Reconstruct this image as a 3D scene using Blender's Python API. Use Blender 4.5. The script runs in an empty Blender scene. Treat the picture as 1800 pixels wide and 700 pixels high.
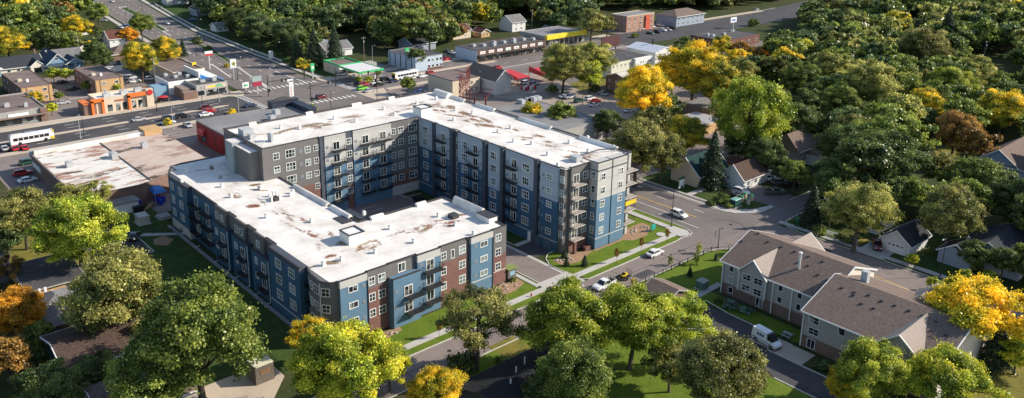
import bpy, math, random
import numpy as np
from mathutils import Vector, Matrix
R = math.radians
rnd = random.Random(7)
col = bpy.context.scene.collection
scene = bpy.context.scene
# ---------------- camera -----------------
F_PX, CY, PITCH, ROLL, YAW, CAMH = 1460.4, 222.2, R(16.327), R(0.974), R(47.72), 80.0
cp, sp, cr, sr = math.cos(PITCH), math.sin(PITCH), math.cos(ROLL), math.sin(ROLL)
Rz = Matrix.Rotation(YAW, 3, 'Z')
fw = Vector((0, cp, -sp)); rt = Vector((1, 0, 0)); up = rt.cross(fw)
r2 = Rz @ (cr*rt + sr*up); u2 = Rz @ (-sr*rt + cr*up); fw = Rz @ fw
cam_d = bpy.data.cameras.new('camera'); cam = bpy.data.objects.new('camera', cam_d); col.objects.link(cam)
m = Matrix((r2, u2, -fw)).transposed().to_4x4(); m.translation = Vector((0, 0, CAMH)); cam.matrix_world = m
cam_d.sensor_width = 36; cam_d.lens = F_PX/1800*36; cam_d.shift_y = -(350-CY)/1800; cam_d.clip_end = 6000; cam_d.clip_start = 1
scene.camera = cam
def g(x, y, z=0.0):
    """point of the photograph -> place on the level z"""
    d = fw + r2*((x-900)/F_PX) - u2*((y-CY)/F_PX)
    t = (CAMH-z)/-d.z
    return Vector((d.x*t, d.y*t, z))
def proj(w):
    d = Vector(w)-Vector((0, 0, CAMH)); k = d.dot(fw)
    return 900+F_PX*d.dot(r2)/k, CY-F_PX*d.dot(u2)/k, k
# ---------------- light -----------------
SUN_AZ, SUN_EL = R(55), R(30)
w = bpy.data.worlds.new('World'); scene.world = w; w.use_nodes = True
nt = w.node_tree; bg = nt.nodes['Background']
sky = nt.nodes.new('ShaderNodeTexSky'); sky.sky_type = 'NISHITA'; sky.sun_disc = False
sky.sun_elevation = SUN_EL; sky.sun_rotation = R(90)-SUN_AZ; sky.air_density = 1.0; sky.dust_density = 0.6
nt.links.new(sky.outputs[0], bg.inputs[0]); bg.inputs[1].default_value = 0.125
sd = bpy.data.lights.new('sun', 'SUN'); so = bpy.data.objects.new('sun', sd); col.objects.link(so)
sd.energy = 4.6; sd.angle = R(0.5); sd.color = (1.0, 0.91, 0.77)
sv = Vector((math.cos(SUN_AZ)*math.cos(SUN_EL), math.sin(SUN_AZ)*math.cos(SUN_EL), math.sin(SUN_EL)))
so.rotation_euler = sv.to_track_quat('Z', 'Y').to_euler()
scene.view_settings.view_transform = 'Standard'; scene.view_settings.look = 'None'
scene.view_settings.exposure = 0.58; scene.view_settings.gamma = 1.0; scene.view_settings.use_curve_mapping = False
scene.render.engine = 'CYCLES'
scene.cycles.max_bounces = 5; scene.cycles.diffuse_bounces = 2; scene.cycles.glossy_bounces = 2
scene.cycles.transmission_bounces = 3; scene.cycles.transparent_max_bounces = 8
# ---------------- helpers -----------------
def tag(o, label=None, cat=None, group=None, kind=None):
    if label: o['label'] = label
    if cat: o['category'] = cat
    if group: o['group'] = group
    if kind: o['kind'] = kind
    return o
ORG = {}
def empty(name, loc=(0, 0, 0), rz=0.0, label=None, cat=None, group=None):
    o = bpy.data.objects.new(name, None); col.objects.link(o); o.location = loc; o.rotation_euler.z = rz
    o.empty_display_size = .5; ORG[o.name] = Vector(loc)
    return tag(o, label, cat, group)
class MB:
    def __init__(s): s.v = []; s.f = []; s.m = []
    def quad(s, a, b, c, d, m=0):
        n = len(s.v); s.v += [tuple(a), tuple(b), tuple(c), tuple(d)]; s.f.append((n, n+1, n+2, n+3)); s.m.append(m); return s
    def poly(s, ps, m=0):
        n = len(s.v); s.v += [tuple(p) for p in ps]; s.f.append(tuple(range(n, n+len(ps)))); s.m.append(m); return s
    def hexa(s, c, m=0, mt=None):
        n = len(s.v); s.v += [tuple(p) for p in c]
        for k, q in enumerate(((3, 2, 1, 0), (4, 5, 6, 7), (0, 1, 5, 4), (1, 2, 6, 5), (2, 3, 7, 6), (3, 0, 4, 7))):
            s.f.append(tuple(n+i for i in q)); s.m.append(mt if (mt is not None and k == 1) else m)
        return s
    def box(s, x0, y0, z0, x1, y1, z1, m=0, mt=None):
        if x0 > x1: x0, x1 = x1, x0
        if y0 > y1: y0, y1 = y1, y0
        return s.hexa([(x0, y0, z0), (x1, y0, z0), (x1, y1, z0), (x0, y1, z0), (x0, y0, z1), (x1, y0, z1), (x1, y1, z1), (x0, y1, z1)], m, mt)
    def prism(s, ps, z0, z1, m=0, mt=None, bottom=False):
        """ps counter-clockwise"""
        n = len(s.v); k = len(ps); s.v += [(p[0], p[1], z0) for p in ps]+[(p[0], p[1], z1) for p in ps]
        for i in range(k):
            j = (i+1) % k; s.f.append((n+i, n+j, n+k+j, n+k+i)); s.m.append(m)
        s.f.append(tuple(range(n+k, n+2*k))); s.m.append(m if mt is None else mt)
        if bottom: s.f.append(tuple(range(n+k-1, n-1, -1))); s.m.append(m)
        return s
    def tube(s, p, q, r0, r1=None, n=6, m=0, cap=True):
        p = Vector(p); q = Vector(q); r1 = r0 if r1 is None else r1
        d = (q-p)
        if d.length < 1e-6: return s
        d.normalize(); a = d.orthogonal().normalized(); b = d.cross(a); k = len(s.v)
        for c, r in ((p, r0), (q, r1)):
            for i in range(n):
                t = 2*math.pi*i/n; s.v.append(tuple(c+a*(r*math.cos(t))+b*(r*math.sin(t))))
        for i in range(n):
            j = (i+1) % n; s.f.append((k+i, k+j, k+n+j, k+n+i)); s.m.append(m)
        if cap: s.f.append(tuple(k+n+i for i in range(n))); s.m.append(m); s.f.append(tuple(k+n-1-i for i in range(n))); s.m.append(m)
        return s
    def lathe(s, x, y, prof, n=10, m=0):
        """prof [(r,z)...] bottom to top"""
        k = len(s.v)
        for r, z in prof:
            for i in range(n):
                t = 2*math.pi*i/n; s.v.append((x+r*math.cos(t), y+r*math.sin(t), z))
        for a in range(len(prof)-1):
            for i in range(n):
                j = (i+1) % n; s.f.append((k+a*n+i, k+a*n+j, k+a*n+n+j, k+a*n+n+i)); s.m.append(m)
        e = k+(len(prof)-1)*n; s.f.append(tuple(e+i for i in range(n))); s.m.append(m)
        return s
    def build(s, name, mats, parent=None, label=None, smooth=False, kind=None):
        me = bpy.data.meshes.new(name); off = Vector((0, 0, 0))
        if parent is not None: off = ORG.get(parent.name, off)
        me.from_pydata([tuple(Vector(v)-off) for v in s.v] if off.length > 0 else s.v, [], s.f)
        if not isinstance(mats, (list, tuple)): mats = [mats]
        for k in mats: me.materials.append(k)
        me.polygons.foreach_set('material_index', s.m)
        if smooth: me.polygons.foreach_set('use_smooth', [True]*len(s.f))
        me.update()
        o = bpy.data.objects.new(name, me); col.objects.link(o)
        if parent is not None: o.parent = parent; ORG[o.name] = off
        if label: o['label'] = label
        if kind: o['kind'] = kind
        return o
def copy_tree(o, parent=None):
    c = o.copy(); col.objects.link(c); c.parent = parent
    for ch in o.children: copy_tree(ch, c)
    return c
# ---------------- materials -----------------
MATS = {}
def mat(name, rgb, rough=.85, var=.18, scale=.6, rgb2=None, spec=.3, metal=0.0, bump=0.0, bscale=8., det=5.0):
    """noise-mottled surface"""
    if name in MATS: return MATS[name]
    M = bpy.data.materials.new(name); M.use_nodes = True; t = M.node_tree; N = t.nodes; L = t.links; b = N['Principled BSDF']
    tc = N.new('ShaderNodeTexCoord'); no = N.new('ShaderNodeTexNoise'); no.inputs['Scale'].default_value = scale; no.inputs['Detail'].default_value = det
    no.inputs['Roughness'].default_value = .65
    L.new(tc.outputs['Object'], no.inputs['Vector'])
    ra = N.new('ShaderNodeValToRGB'); ra.color_ramp.elements[0].position = .3; ra.color_ramp.elements[1].position = .7
    c2 = rgb2 or tuple(min(1, c*(1+var)) for c in rgb); c1 = rgb if rgb2 else tuple(c*(1-var) for c in rgb)
    ra.color_ramp.elements[0].color = (*c1, 1); ra.color_ramp.elements[1].color = (*c2, 1)
    L.new(no.outputs[0], ra.inputs[0]); L.new(ra.outputs[0], b.inputs['Base Color'])
    b.inputs['Roughness'].default_value = rough; b.inputs['Specular IOR Level'].default_value = spec; b.inputs['Metallic'].default_value = metal
    if bump:
        n2 = N.new('ShaderNodeTexNoise'); n2.inputs['Scale'].default_value = bscale; n2.inputs['Detail'].default_value = 4
        L.new(tc.outputs['Object'], n2.inputs['Vector']); bp = N.new('ShaderNodeBump'); bp.inputs['Strength'].default_value = bump; bp.inputs['Distance'].default_value = .05
        L.new(n2.outputs[0], bp.inputs['Height']); L.new(bp.outputs[0], b.inputs['Normal'])
    MATS[name] = M; return M
def mat2(name, layers, rough=.9, spec=.2):
    """base colour plus noise layers: layers[0]=rgb, others (rgb, scale, lo, hi, amount, stretch)"""
    if name in MATS: return MATS[name]
    M = bpy.data.materials.new(name); M.use_nodes = True; t = M.node_tree; N = t.nodes; L = t.links; b = N['Principled BSDF']
    tc = N.new('ShaderNodeTexCoord'); rgbn = N.new('ShaderNodeRGB'); rgbn.outputs[0].default_value = (*layers[0], 1); cur = rgbn.outputs[0]
    for i, (rgb, sc, lo, hi, amt, st) in enumerate(layers[1:]):
        mp = N.new('ShaderNodeMapping'); mp.inputs['Scale'].default_value = st; mp.inputs['Location'].default_value = (i*13.7, i*5.1, i*3.3)
        no = N.new('ShaderNodeTexNoise'); no.inputs['Scale'].default_value = sc; no.inputs['Detail'].default_value = 6; no.inputs['Roughness'].default_value = .68
        L.new(tc.outputs['Object'], mp.inputs[0]); L.new(mp.outputs[0], no.inputs['Vector'])
        mr = N.new('ShaderNodeMapRange'); mr.inputs[1].default_value = lo; mr.inputs[2].default_value = hi; mr.inputs[3].default_value = 0; mr.inputs[4].default_value = amt
        L.new(no.outputs[0], mr.inputs[0]); mx = N.new('ShaderNodeMix'); mx.data_type = 'RGBA'
        L.new(mr.outputs[0], mx.inputs[0]); L.new(cur, mx.inputs[6]); mx.inputs[7].default_value = (*rgb, 1); cur = mx.outputs[2]
    L.new(cur, b.inputs['Base Color']); b.inputs['Roughness'].default_value = rough; b.inputs['Specular IOR Level'].default_value = spec
    MATS[name] = M; return M
def brickmat(name, c1, c2, mortar, sc=1.0, bw=.4, rh=.12, ms=.012):
    M = bpy.data.materials.new(name); M.use_nodes = True; t = M.node_tree; N = t.nodes; L = t.links; b = N['Principled BSDF']
    tc = N.new('ShaderNodeTexCoord'); sx = N.new('ShaderNodeSeparateXYZ'); L.new(tc.outputs['Object'], sx.inputs[0])
    ad = N.new('ShaderNodeMath'); ad.operation = 'ADD'; L.new(sx.outputs[0], ad.inputs[0]); L.new(sx.outputs[1], ad.inputs[1])
    cx = N.new('ShaderNodeCombineXYZ'); L.new(ad.outputs[0], cx.inputs[0]); L.new(sx.outputs[2], cx.inputs[1])
    br = N.new('ShaderNodeTexBrick'); L.new(cx.outputs[0], br.inputs['Vector']); br.inputs['Scale'].default_value = sc
    br.inputs['Color1'].default_value = (*c1, 1); br.inputs['Color2'].default_value = (*c2, 1); br.inputs['Mortar'].default_value = (*mortar, 1)
    br.inputs['Brick Width'].default_value = bw; br.inputs['Row Height'].default_value = rh; br.inputs['Mortar Size'].default_value = ms
    no = N.new('ShaderNodeTexNoise'); no.inputs['Scale'].default_value = .5; no.inputs['Detail'].default_value = 5; L.new(tc.outputs['Object'], no.inputs['Vector'])
    mr = N.new('ShaderNodeMapRange'); mr.inputs[3].default_value = .7; mr.inputs[4].default_value = 1.3; L.new(no.outputs[0], mr.inputs[0])
    vm = N.new('ShaderNodeVectorMath'); vm.operation = 'SCALE'; L.new(br.outputs[0], vm.inputs[0]); L.new(mr.outputs[0], vm.inputs['Scale'])
    L.new(vm.outputs[0], b.inputs['Base Color']); b.inputs['Roughness'].default_value = .9; b.inputs['Specular IOR Level'].default_value = .2
    MATS[name] = M; return M
def sidingmat(name, c, lap=.2, vertical=False, var=.1, depth=.35):
    """lap or board siding: thin darker line every lap metres"""
    M = bpy.data.materials.new(name); M.use_nodes = True; t = M.node_tree; N = t.nodes; L = t.links; b = N['Principled BSDF']
    tc = N.new('ShaderNodeTexCoord'); sx = N.new('ShaderNodeSeparateXYZ'); L.new(tc.outputs['Object'], sx.inputs[0])
    src = sx.outputs[2]
    if vertical:
        ad = N.new('ShaderNodeMath'); ad.operation = 'ADD'; L.new(sx.outputs[0], ad.inputs[0]); L.new(sx.outputs[1], ad.inputs[1]); src = ad.outputs[0]
    dv = N.new('ShaderNodeMath'); dv.operation = 'DIVIDE'; L.new(src, dv.inputs[0]); dv.inputs[1].default_value = lap
    fr = N.new('ShaderNodeMath'); fr.operation = 'FRACT'; L.new(dv.outputs[0], fr.inputs[0])
    gt = N.new('ShaderNodeMath'); gt.operation = 'LESS_THAN'; L.new(fr.outputs[0], gt.inputs[0]); gt.inputs[1].default_value = .14
    no = N.new('ShaderNodeTexNoise'); no.inputs['Scale'].default_value = .45; no.inputs['Detail'].default_value = 6; L.new(tc.outputs['Object'], no.inputs['Vector'])
    mr = N.new('ShaderNodeMapRange'); mr.inputs[3].default_value = 1-var*1.6; mr.inputs[4].default_value = 1+var*1.6; L.new(no.outputs[0], mr.inputs[0])
    m2 = N.new('ShaderNodeMath'); m2.operation = 'MULTIPLY_ADD'; L.new(gt.outputs[0], m2.inputs[0]); m2.inputs[1].default_value = -depth; L.new(mr.outputs[0], m2.inputs[2])
    vm = N.new('ShaderNodeVectorMath'); vm.operation = 'SCALE'; vm.inputs[0].default_value = c; L.new(m2.outputs[0], vm.inputs['Scale'])
    L.new(vm.outputs[0], b.inputs['Base Color']); b.inputs['Roughness'].default_value = .75; b.inputs['Specular IOR Level'].default_value = .25
    MATS[name] = M; return M
def glassmat(name, dark=(.012, .018, .024), pale=(.34, .38, .36), share=.4, cell=.55):
    M = bpy.data.materials.new(name); M.use_nodes = True; t = M.node_tree; N = t.nodes; L = t.links; b = N['Principled BSDF']
    tc = N.new('ShaderNodeTexCoord'); vo = N.new('ShaderNodeTexVoronoi'); vo.inputs['Scale'].default_value = cell; L.new(tc.outputs['Object'], vo.inputs['Vector'])
    sx = N.new('ShaderNodeSeparateColor'); L.new(vo.outputs['Color'], sx.inputs[0])
    ra = N.new('ShaderNodeValToRGB'); e = ra.color_ramp.elements; e[0].position = 1-share-.1; e[0].color = (*dark, 1); e[1].position = 1; e[1].color = (*pale, 1)
    L.new(sx.outputs[0], ra.inputs[0]); L.new(ra.outputs[0], b.inputs['Base Color']); b.inputs['Roughness'].default_value = .12; b.inputs['Specular IOR Level'].default_value = .7
    MATS[name] = M; return M
def paint(name, c, rough=.35, spec=.5, metal=0., coat=0.):
    M = mat(name, c, rough, .05, 1.5, spec=spec, metal=metal)
    if coat: M.node_tree.nodes['Principled BSDF'].inputs['Coat Weight'].default_value = coat
    return M
def leafmat(name, a, b_, c, sc=2.2, lo=.36):
    """a darkest tone, b_ main, c accent; mixed by clump noise and per leaf value"""
    M = bpy.data.materials.new(name); M.use_nodes = True; t = M.node_tree; N = t.nodes; L = t.links
    b = N['Principled BSDF']; out = N['Material Output']
    tc = N.new('ShaderNodeTexCoord'); oi = N.new('ShaderNodeObjectInfo'); ad = N.new('ShaderNodeVectorMath'); ad.operation = 'ADD'
    sc2 = N.new('ShaderNodeMath'); sc2.operation = 'MULTIPLY'; sc2.inputs[1].default_value = 50; L.new(oi.outputs['Random'], sc2.inputs[0])
    L.new(tc.outputs['Object'], ad.inputs[0]); L.new(sc2.outputs[0], ad.inputs[1])
    no = N.new('ShaderNodeTexNoise'); no.inputs['Scale'].default_value = sc; no.inputs['Detail'].default_value = 3; L.new(ad.outputs[0], no.inputs['Vector'])
    at = N.new('ShaderNodeAttribute'); at.attribute_name = 'rnd'
    sm = N.new('ShaderNodeMath'); sm.operation = 'MULTIPLY_ADD'; L.new(at.outputs['Fac'], sm.inputs[0]); sm.inputs[1].default_value = .32; L.new(no.outputs[0], sm.inputs[2])
    ra = N.new('ShaderNodeValToRGB'); e = ra.color_ramp.elements; e[0].position = lo; e[0].color = (*a, 1); e[1].position = .86; e[1].color = (*c, 1)
    k = e.new(.58); k.color = (*b_, 1); L.new(sm.outputs[0], ra.inputs[0])
    br = N.new('ShaderNodeMath'); br.operation = 'MULTIPLY_ADD'; L.new(oi.outputs['Random'], br.inputs[0]); br.inputs[1].default_value = .4; br.inputs[2].default_value = 1.0
    l2 = N.new('ShaderNodeMath'); l2.operation = 'MULTIPLY_ADD'; L.new(at.outputs['Fac'], l2.inputs[0]); l2.inputs[1].default_value = .9; l2.inputs[2].default_value = .6
    l3 = N.new('ShaderNodeMath'); l3.operation = 'MULTIPLY'; L.new(l2.outputs[0], l3.inputs[0]); L.new(br.outputs[0], l3.inputs[1])
    vm = N.new('ShaderNodeVectorMath'); vm.operation = 'SCALE'; L.new(ra.outputs[0], vm.inputs[0]); L.new(l3.outputs[0], vm.inputs['Scale'])
    L.new(vm.outputs[0], b.inputs['Base Color']); b.inputs['Roughness'].default_value = .42; b.inputs['Specular IOR Level'].default_value = .45
    tr = N.new('ShaderNodeBsdfTranslucent'); L.new(vm.outputs[0], tr.inputs[0]); mx = N.new('ShaderNodeMixShader'); mx.inputs[0].default_value = .38
    L.new(b.outputs[0], mx.inputs[1]); L.new(tr.outputs[0], mx.inputs[2]); L.new(mx.outputs[0], out.inputs[0])
    MATS[name] = M; return M

asphalt = mat2('asphalt', [(.155, .135, .128), ((.225, .195, .18), .06, .42, .7, .8, (1, 1, 1)), ((.1, .09, .095), .5, .55, .75, .5, (1, 1, 1)), ((.2, .19, .18), 6, .5, .8, .35, (1, 1, 1))])
asphalt_dark = mat2('asphalt_dark', [(.065, .063, .068), ((.105, .1, .1), .12, .42, .7, .8, (1, 1, 1)), ((.03, .03, .035), .6, .5, .75, .6, (1, 1, 1))])
asphalt_brown = mat2('asphalt_brown', [(.2, .165, .155), ((.27, .225, .2), .08, .4, .7, .8, (1, 1, 1)), ((.1, .085, .08), .35, .55, .75, .6, (1, 1, 1))])
concrete = mat2('concrete', [(.46, .44, .41), ((.36, .34, .31), .3, .45, .7, .7, (1, 1, 1)), ((.55, .52, .48), 3, .5, .8, .4, (1, 1, 1))])
kerbmat = mat('kerb_stone', (.5, .48, .43), .85, .12, 1.2)
tanwalk = mat2('tan_concrete', [(.5, .41, .32), ((.4, .33, .27), .3, .45, .7, .7, (1, 1, 1))])
grass = mat2('grass', [(.04, .07, .02), ((.08, .115, .028), .25, .42, .68, .8, (1, 1, 1)), ((.028, .045, .014), .9, .45, .7, .6, (1, 1, 1)), ((.12, .14, .05), 7, .55, .8, .35, (1, 1, 1))], .95, .1)  # colour lowered so lawns in the building's shade come out dark
grass_lit = mat2('grass_sunlit', [(.1, .155, .018), ((.165, .2, .028), .35, .42, .68, .8, (1, 1, 1)), ((.06, .1, .016), 1.2, .5, .72, .6, (1, 1, 1)), ((.17, .22, .05), 8, .55, .8, .35, (1, 1, 1))], .95, .1)  # brighter copy of grass, sunlight put into the colour of open lawns
grass_dry = mat2('dry_grass', [(.16, .15, .035), ((.27, .2, .05), .3, .42, .68, .8, (1, 1, 1)), ((.06, .09, .02), .8, .5, .72, .7, (1, 1, 1))], .95, .1)
earth = mat2('yard_ground', [(.045, .06, .02), ((.085, .07, .04), .07, .45, .62, .8, (1, 1, 1)), ((.03, .05, .015), .3, .45, .7, .7, (1, 1, 1)), ((.16, .12, .07), .5, .62, .8, .7, (1, 1, 1))], .95, .1)
mulch = mat2('mulch', [(.3, .19, .12), ((.42, .29, .19), 1.5, .42, .68, .8, (1, 1, 1)), ((.18, .1, .06), 4, .5, .72, .6, (1, 1, 1))], .95, .1)
white = paint('white_paint', (.78, .78, .76), .5)
offwhite = mat('off_white_trim', (.62, .6, .56), .6, .08)
dark = paint('black_metal', (.02, .02, .022), .45)
bronze = paint('dark_bronze_coping', (.045, .04, .042), .5)
steel = mat('galvanised_steel', (.42, .43, .44), .5, .15, 2)
glass = glassmat('window_glass', pale=(.3, .35, .34), share=.55)
glass_far = glassmat('window_glass_dark', share=.25)
roadwhite = mat('road_marking_white', (.68, .67, .63), .8, .2, 3)
roadyellow = mat('road_marking_yellow', (.62, .34, .05), .8, .15, 3)
rubber = mat('tyre_rubber', (.02, .02, .02), .9)
bark = mat2('bark', [(.09, .07, .055), ((.16, .13, .1), 2, .42, .7, .8, (1, 1, .3)), ((.04, .03, .025), 5, .5, .75, .7, (1, 1, .2))])
bark_pale = mat2('pale_bark', [(.2, .17, .14), ((.3, .26, .22), 2, .42, .7, .8, (1, 1, .3))])
# ================= GROUND, ROADS =================
def sheet(name, polys, z, mt):
    b = MB(); z -= .0015
    for p in polys:
        z += .0015
        if len(p) == 4 and not hasattr(p[0], '__len__'): x0, x1, y0, y1 = p; b.quad((x0, y0, z), (x1, y0, z), (x1, y1, z), (x0, y1, z))
        else: b.poly([(q[0], q[1], z) for q in p])
    o = b.build(name, mt); o['kind'] = 'structure'; return o
def slab(name, polys, z, mt, h=.12):
    b = MB()
    for p in polys:
        h += .002
        if len(p) == 4 and not hasattr(p[0], '__len__'): b.box(p[0], p[2], z, p[1], p[3], z+h)
        else: b.prism([(q[0], q[1]) for q in p], z, z+h)
    o = b.build(name, mt); o['kind'] = 'structure'; return o
def strip(name, lines, width, z0, z1, mt, kind='structure', closed=False):
    """kerb or line following points"""
    b = MB()
    for ln in lines:
        ps = [Vector((p[0], p[1], 0)) for p in ln]
        for a, c in zip(ps[:-1], ps[1:]):
            d = (c-a); L_ = d.length
            if L_ < .01: continue
            d /= L_; n = Vector((-d.y, d.x, 0))*(width/2); a2 = a-d*(width*.3); c2 = c+d*(width*.3)
            q = [a2-n, c2-n, c2+n, a2+n]
            if z1-z0 < .01: b.quad(*[(v.x, v.y, z0) for v in q])
            else: b.hexa([(v.x, v.y, z0) for v in q]+[(v.x, v.y, z1) for v in q])
    o = b.build(name, mt); o['kind'] = kind; return o
def arc(cx, cy, r, a0, a1, n=10): return [(cx+r*math.cos(R(a0+(a1-a0)*i/n)), cy+r*math.sin(R(a0+(a1-a0)*i/n))) for i in range(n+1)]
sheet('ground', [(-2500, 1800, -1500, 2600)], 0, earth)
# --- asphalt
hw_s = [(-640, 166), (-544, 156), (-480, 149.5), (-424, 144.5), (-360, 138), (-318, 134.2), (-300, 133)]
hw_n = [(-640, 196), (-573, 187), (-500, 177), (-448, 170), (-380, 167), (-320, 166), (-300, 166)]
sheet('highway', [hw_s+hw_n[::-1]], .02, asphalt)
sheet('highway_crossing', [[(-300, 130), (-274, 130), (-274, 166), (-300, 166)], (-274, -100, 155, 176.6), [(-274, 134), (-268, 134), (-215, 155), (-274, 155)], [(-108.5, 176.6), (-92, 176.6), (-97, 181), (-103, 181)]], .024, asphalt)
sheet('east_avenue', [[(-100, 157.5), (-92, 158.6), (-60, 158.4), (-20, 155), (60, 150), (60, 168), (-20, 174), (-50, 176.6), (-100, 176.6)]], .028, asphalt_brown)
sheet('main_street', [(-300, -275.5, -60, 130), (-300, -274, 166, 330), [(-300, 330), (-274, 330), (-270, 420), (-272, 520), (-290, 640), (-320, 640), (-304, 520), (-300, 420)]], .032, asphalt_dark)
sheet('far_street', [(-299.9, -274.1, 166.1, 330)], .036, asphalt)
sheet('side_street', [(-106.5, -98.7, 20, 157.5), [(-112.5, 157.5), (-106.5, 151), (-98.7, 151), (-92, 157.5)]], .036, asphalt_brown)
sheet('north_side_street', [[(-103.2, 178), (-96.6, 178), (-96.6, 226), (-103.2, 226)]], .032, asphalt)
sheet('building_driveway', [[(-175, 110.3), (-111.2, 110.3), (-111.2, 118), (-175, 118)], [(-173.6, 101.8), (-139, 101.8), (-139, 110.3), (-173.6, 110.3)], [(-170, 118), (-139, 118), (-141, 119.5), (-168, 119.5)]], .03, asphalt_brown)
sheet('garage_apron', [(-128, -121.4, 118, 125.4)], .032, asphalt_dark)
sheet('left_parking_lot', [[(-196, 42), (-178, 42), (-150, 46), (-150, 55), (-178.5, 55), (-192.6, 54.8), (-196, 52)], [(-200, 26), (-183, 26), (-180.3, 37), (-197, 37)]], .03, asphalt_dark)
sheet('townhouse_driveway', [[(-84.6, 121.5), (-84.6, 129.2), (-71, 129), (-66.8, 123.5), (-55, 123.4), (-30, 123.4), (-30, 116.8), (-61, 116.8), (-70, 121.5)], [(-98.7, 112), (-84.6, 121.5), (-84.6, 127), (-98.7, 118)]], .03, asphalt_dark)
sheet('neighbour_parking', [(-116, -103.2, 186.8, 198.5)], .03, asphalt)
# commercial lots
sheet('commercial_lot', [[(-352, 40), (-304.5, 40), (-304.5, 131), (-352, 131)], [(-345, 80), (-375, 80), (-375, 112), (-345, 112)]], .012, asphalt_brown)
sheet('forecourt', [[(-322, 170), (-300, 170), (-300, 205), (-322, 205)], (-312, -300, 205, 320)], .014, asphalt_brown)
sheet('rear_parking', [[(-274, 177), (-105, 177), (-120, 200), (-150, 245), (-200, 300), (-274, 330)]], .01, asphalt_brown)
sheet('corner_lot', [[(-274, 40), (-200, 40), (-200, 134), (-274, 134)]], .014, asphalt_brown)
sheet('apartment_lot', [(-318, -299.9, 352, 400)], .016, asphalt_brown)
sheet('shop_lots', [(-270, -205, 240, 345), (-262, -232, 345, 400)], .012, asphalt)
# --- pavements
slab('pavement', [(-110.2, -108.6, 60, 153), (-140, -112, 154, 155.8), (-121.3, -111, 108.5, 109.6), (-112, -106.6, 109.4, 118.4),
     [(-112.8, 153.6), (-109.6, 152.2), (-107.8, 152.4), (-106.9, 153.8), (-107.2, 155.6), (-108.6, 156.6), (-112.6, 156.2)],
     (-174, -165, 100, 101.8), (-129.6, -128.3, 118.9, 125)], .02, concrete)
slab('north_pavement', [[(-268, 174.8), (-115, 174.8), (-108.5, 177.4), (-106, 181.5), (-104.6, 187), (-103.4, 187), (-103.4, 181), (-107.5, 175), (-111, 174.1), (-268, 174.1)], [(-140, 176.2), (-116, 176.2), (-116, 177), (-140, 177)],
     [(-97.2, 178.2), (-60, 178.2), (60, 170), (60, 171.6), (-60, 179.8), (-97.2, 179.8)], (-76.6, -70.2, 177, 189), (-124, -122.4, 177, 184)], .02, concrete)
sheet('kerb_brick_strip', [(-140, -110.5, 173.5, 174.1)], .05, mulch)
slab('main_street_pavement', [(-304.5, -300.2, -60, 128), (-304.5, -300.2, 172, 345), (-275.3, -272.5, -60, 125), (-273.8, -271, 180, 240), (-304.5, -300.2, 400, 500)], .02, tanwalk)
slab('highway_pavement', [[(-640, 198), (-573, 189), (-500, 179), (-448, 172), (-380, 169), (-320, 168), (-304, 168), (-304, 170), (-320, 170), (-380, 171), (-448, 174.3), (-500, 181), (-573, 191.5), (-640, 200.5)][::-1],
     [(-640, 164), (-544, 154), (-480, 147.5), (-424, 142.5), (-360, 136), (-318, 132), (-318, 129.8), (-360, 133.6), (-424, 140), (-480, 145.2), (-544, 151.5), (-640, 161.5)][::-1]], .02, concrete)
# corner with warm paving at the crossing
slab('corner_paving', [[(-306, 130), (-300.5, 126), (-298, 128), (-298, 131.5), (-301, 133), (-306, 133.5)], [(-306, 166.5), (-300, 166.5), (-298.5, 168), (-300, 174), (-306, 174)], [(-275, 125), (-268, 128), (-268, 133), (-274, 133)], [(-274, 167), (-262, 167), (-262, 174), (-275, 180)]], .024, tanwalk)
# --- medians
med1 = [(-424, 158.2), (-387, 155.8), (-350, 150.6), (-340, 149.6), (-304, 143.2), (-303.6, 144.2), (-340, 150.7), (-350, 153), (-387, 158.4), (-424, 160.8)]
slab('median', [med1], .02, concrete)
med2 = [(-560, 168), (-500, 163), (-455, 158), (-455, 161.8), (-500, 167), (-560, 173.5)]
slab('far_median', [med2], .02, concrete)
sheet('median_planting', [[(-423, 158.5), (-387, 156.0), (-348, 150.8), (-348, 152.5), (-387, 158.2), (-423, 160.5)], [(-556, 168.5), (-500, 163.4), (-457, 158.6), (-457, 161.2), (-500, 166.5), (-556, 172.8)]], .16, grass)
slab('street_median', [[(-288.6, -20), (-286.6, -20), (-286.6, 118), (-287.6, 121), (-288.6, 118)], [(-300+11, 176), (-287.2, 172), (-286, 176), (-286, 250), (-289, 250)]], .03, tanwalk)
slab('avenue_island', [[(-54.8, 166.2), (-53.5, 165.2), (-48, 165.0), (-20, 162), (-20, 164), (-48, 167.2), (-53.5, 167.4)]], .03, concrete)
sheet('island_planting', [[(-53.6, 166.2), (-52.5, 165.6), (-48, 165.5), (-48, 166.7), (-52.5, 166.9)]], .155, grass_dry)
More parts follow.
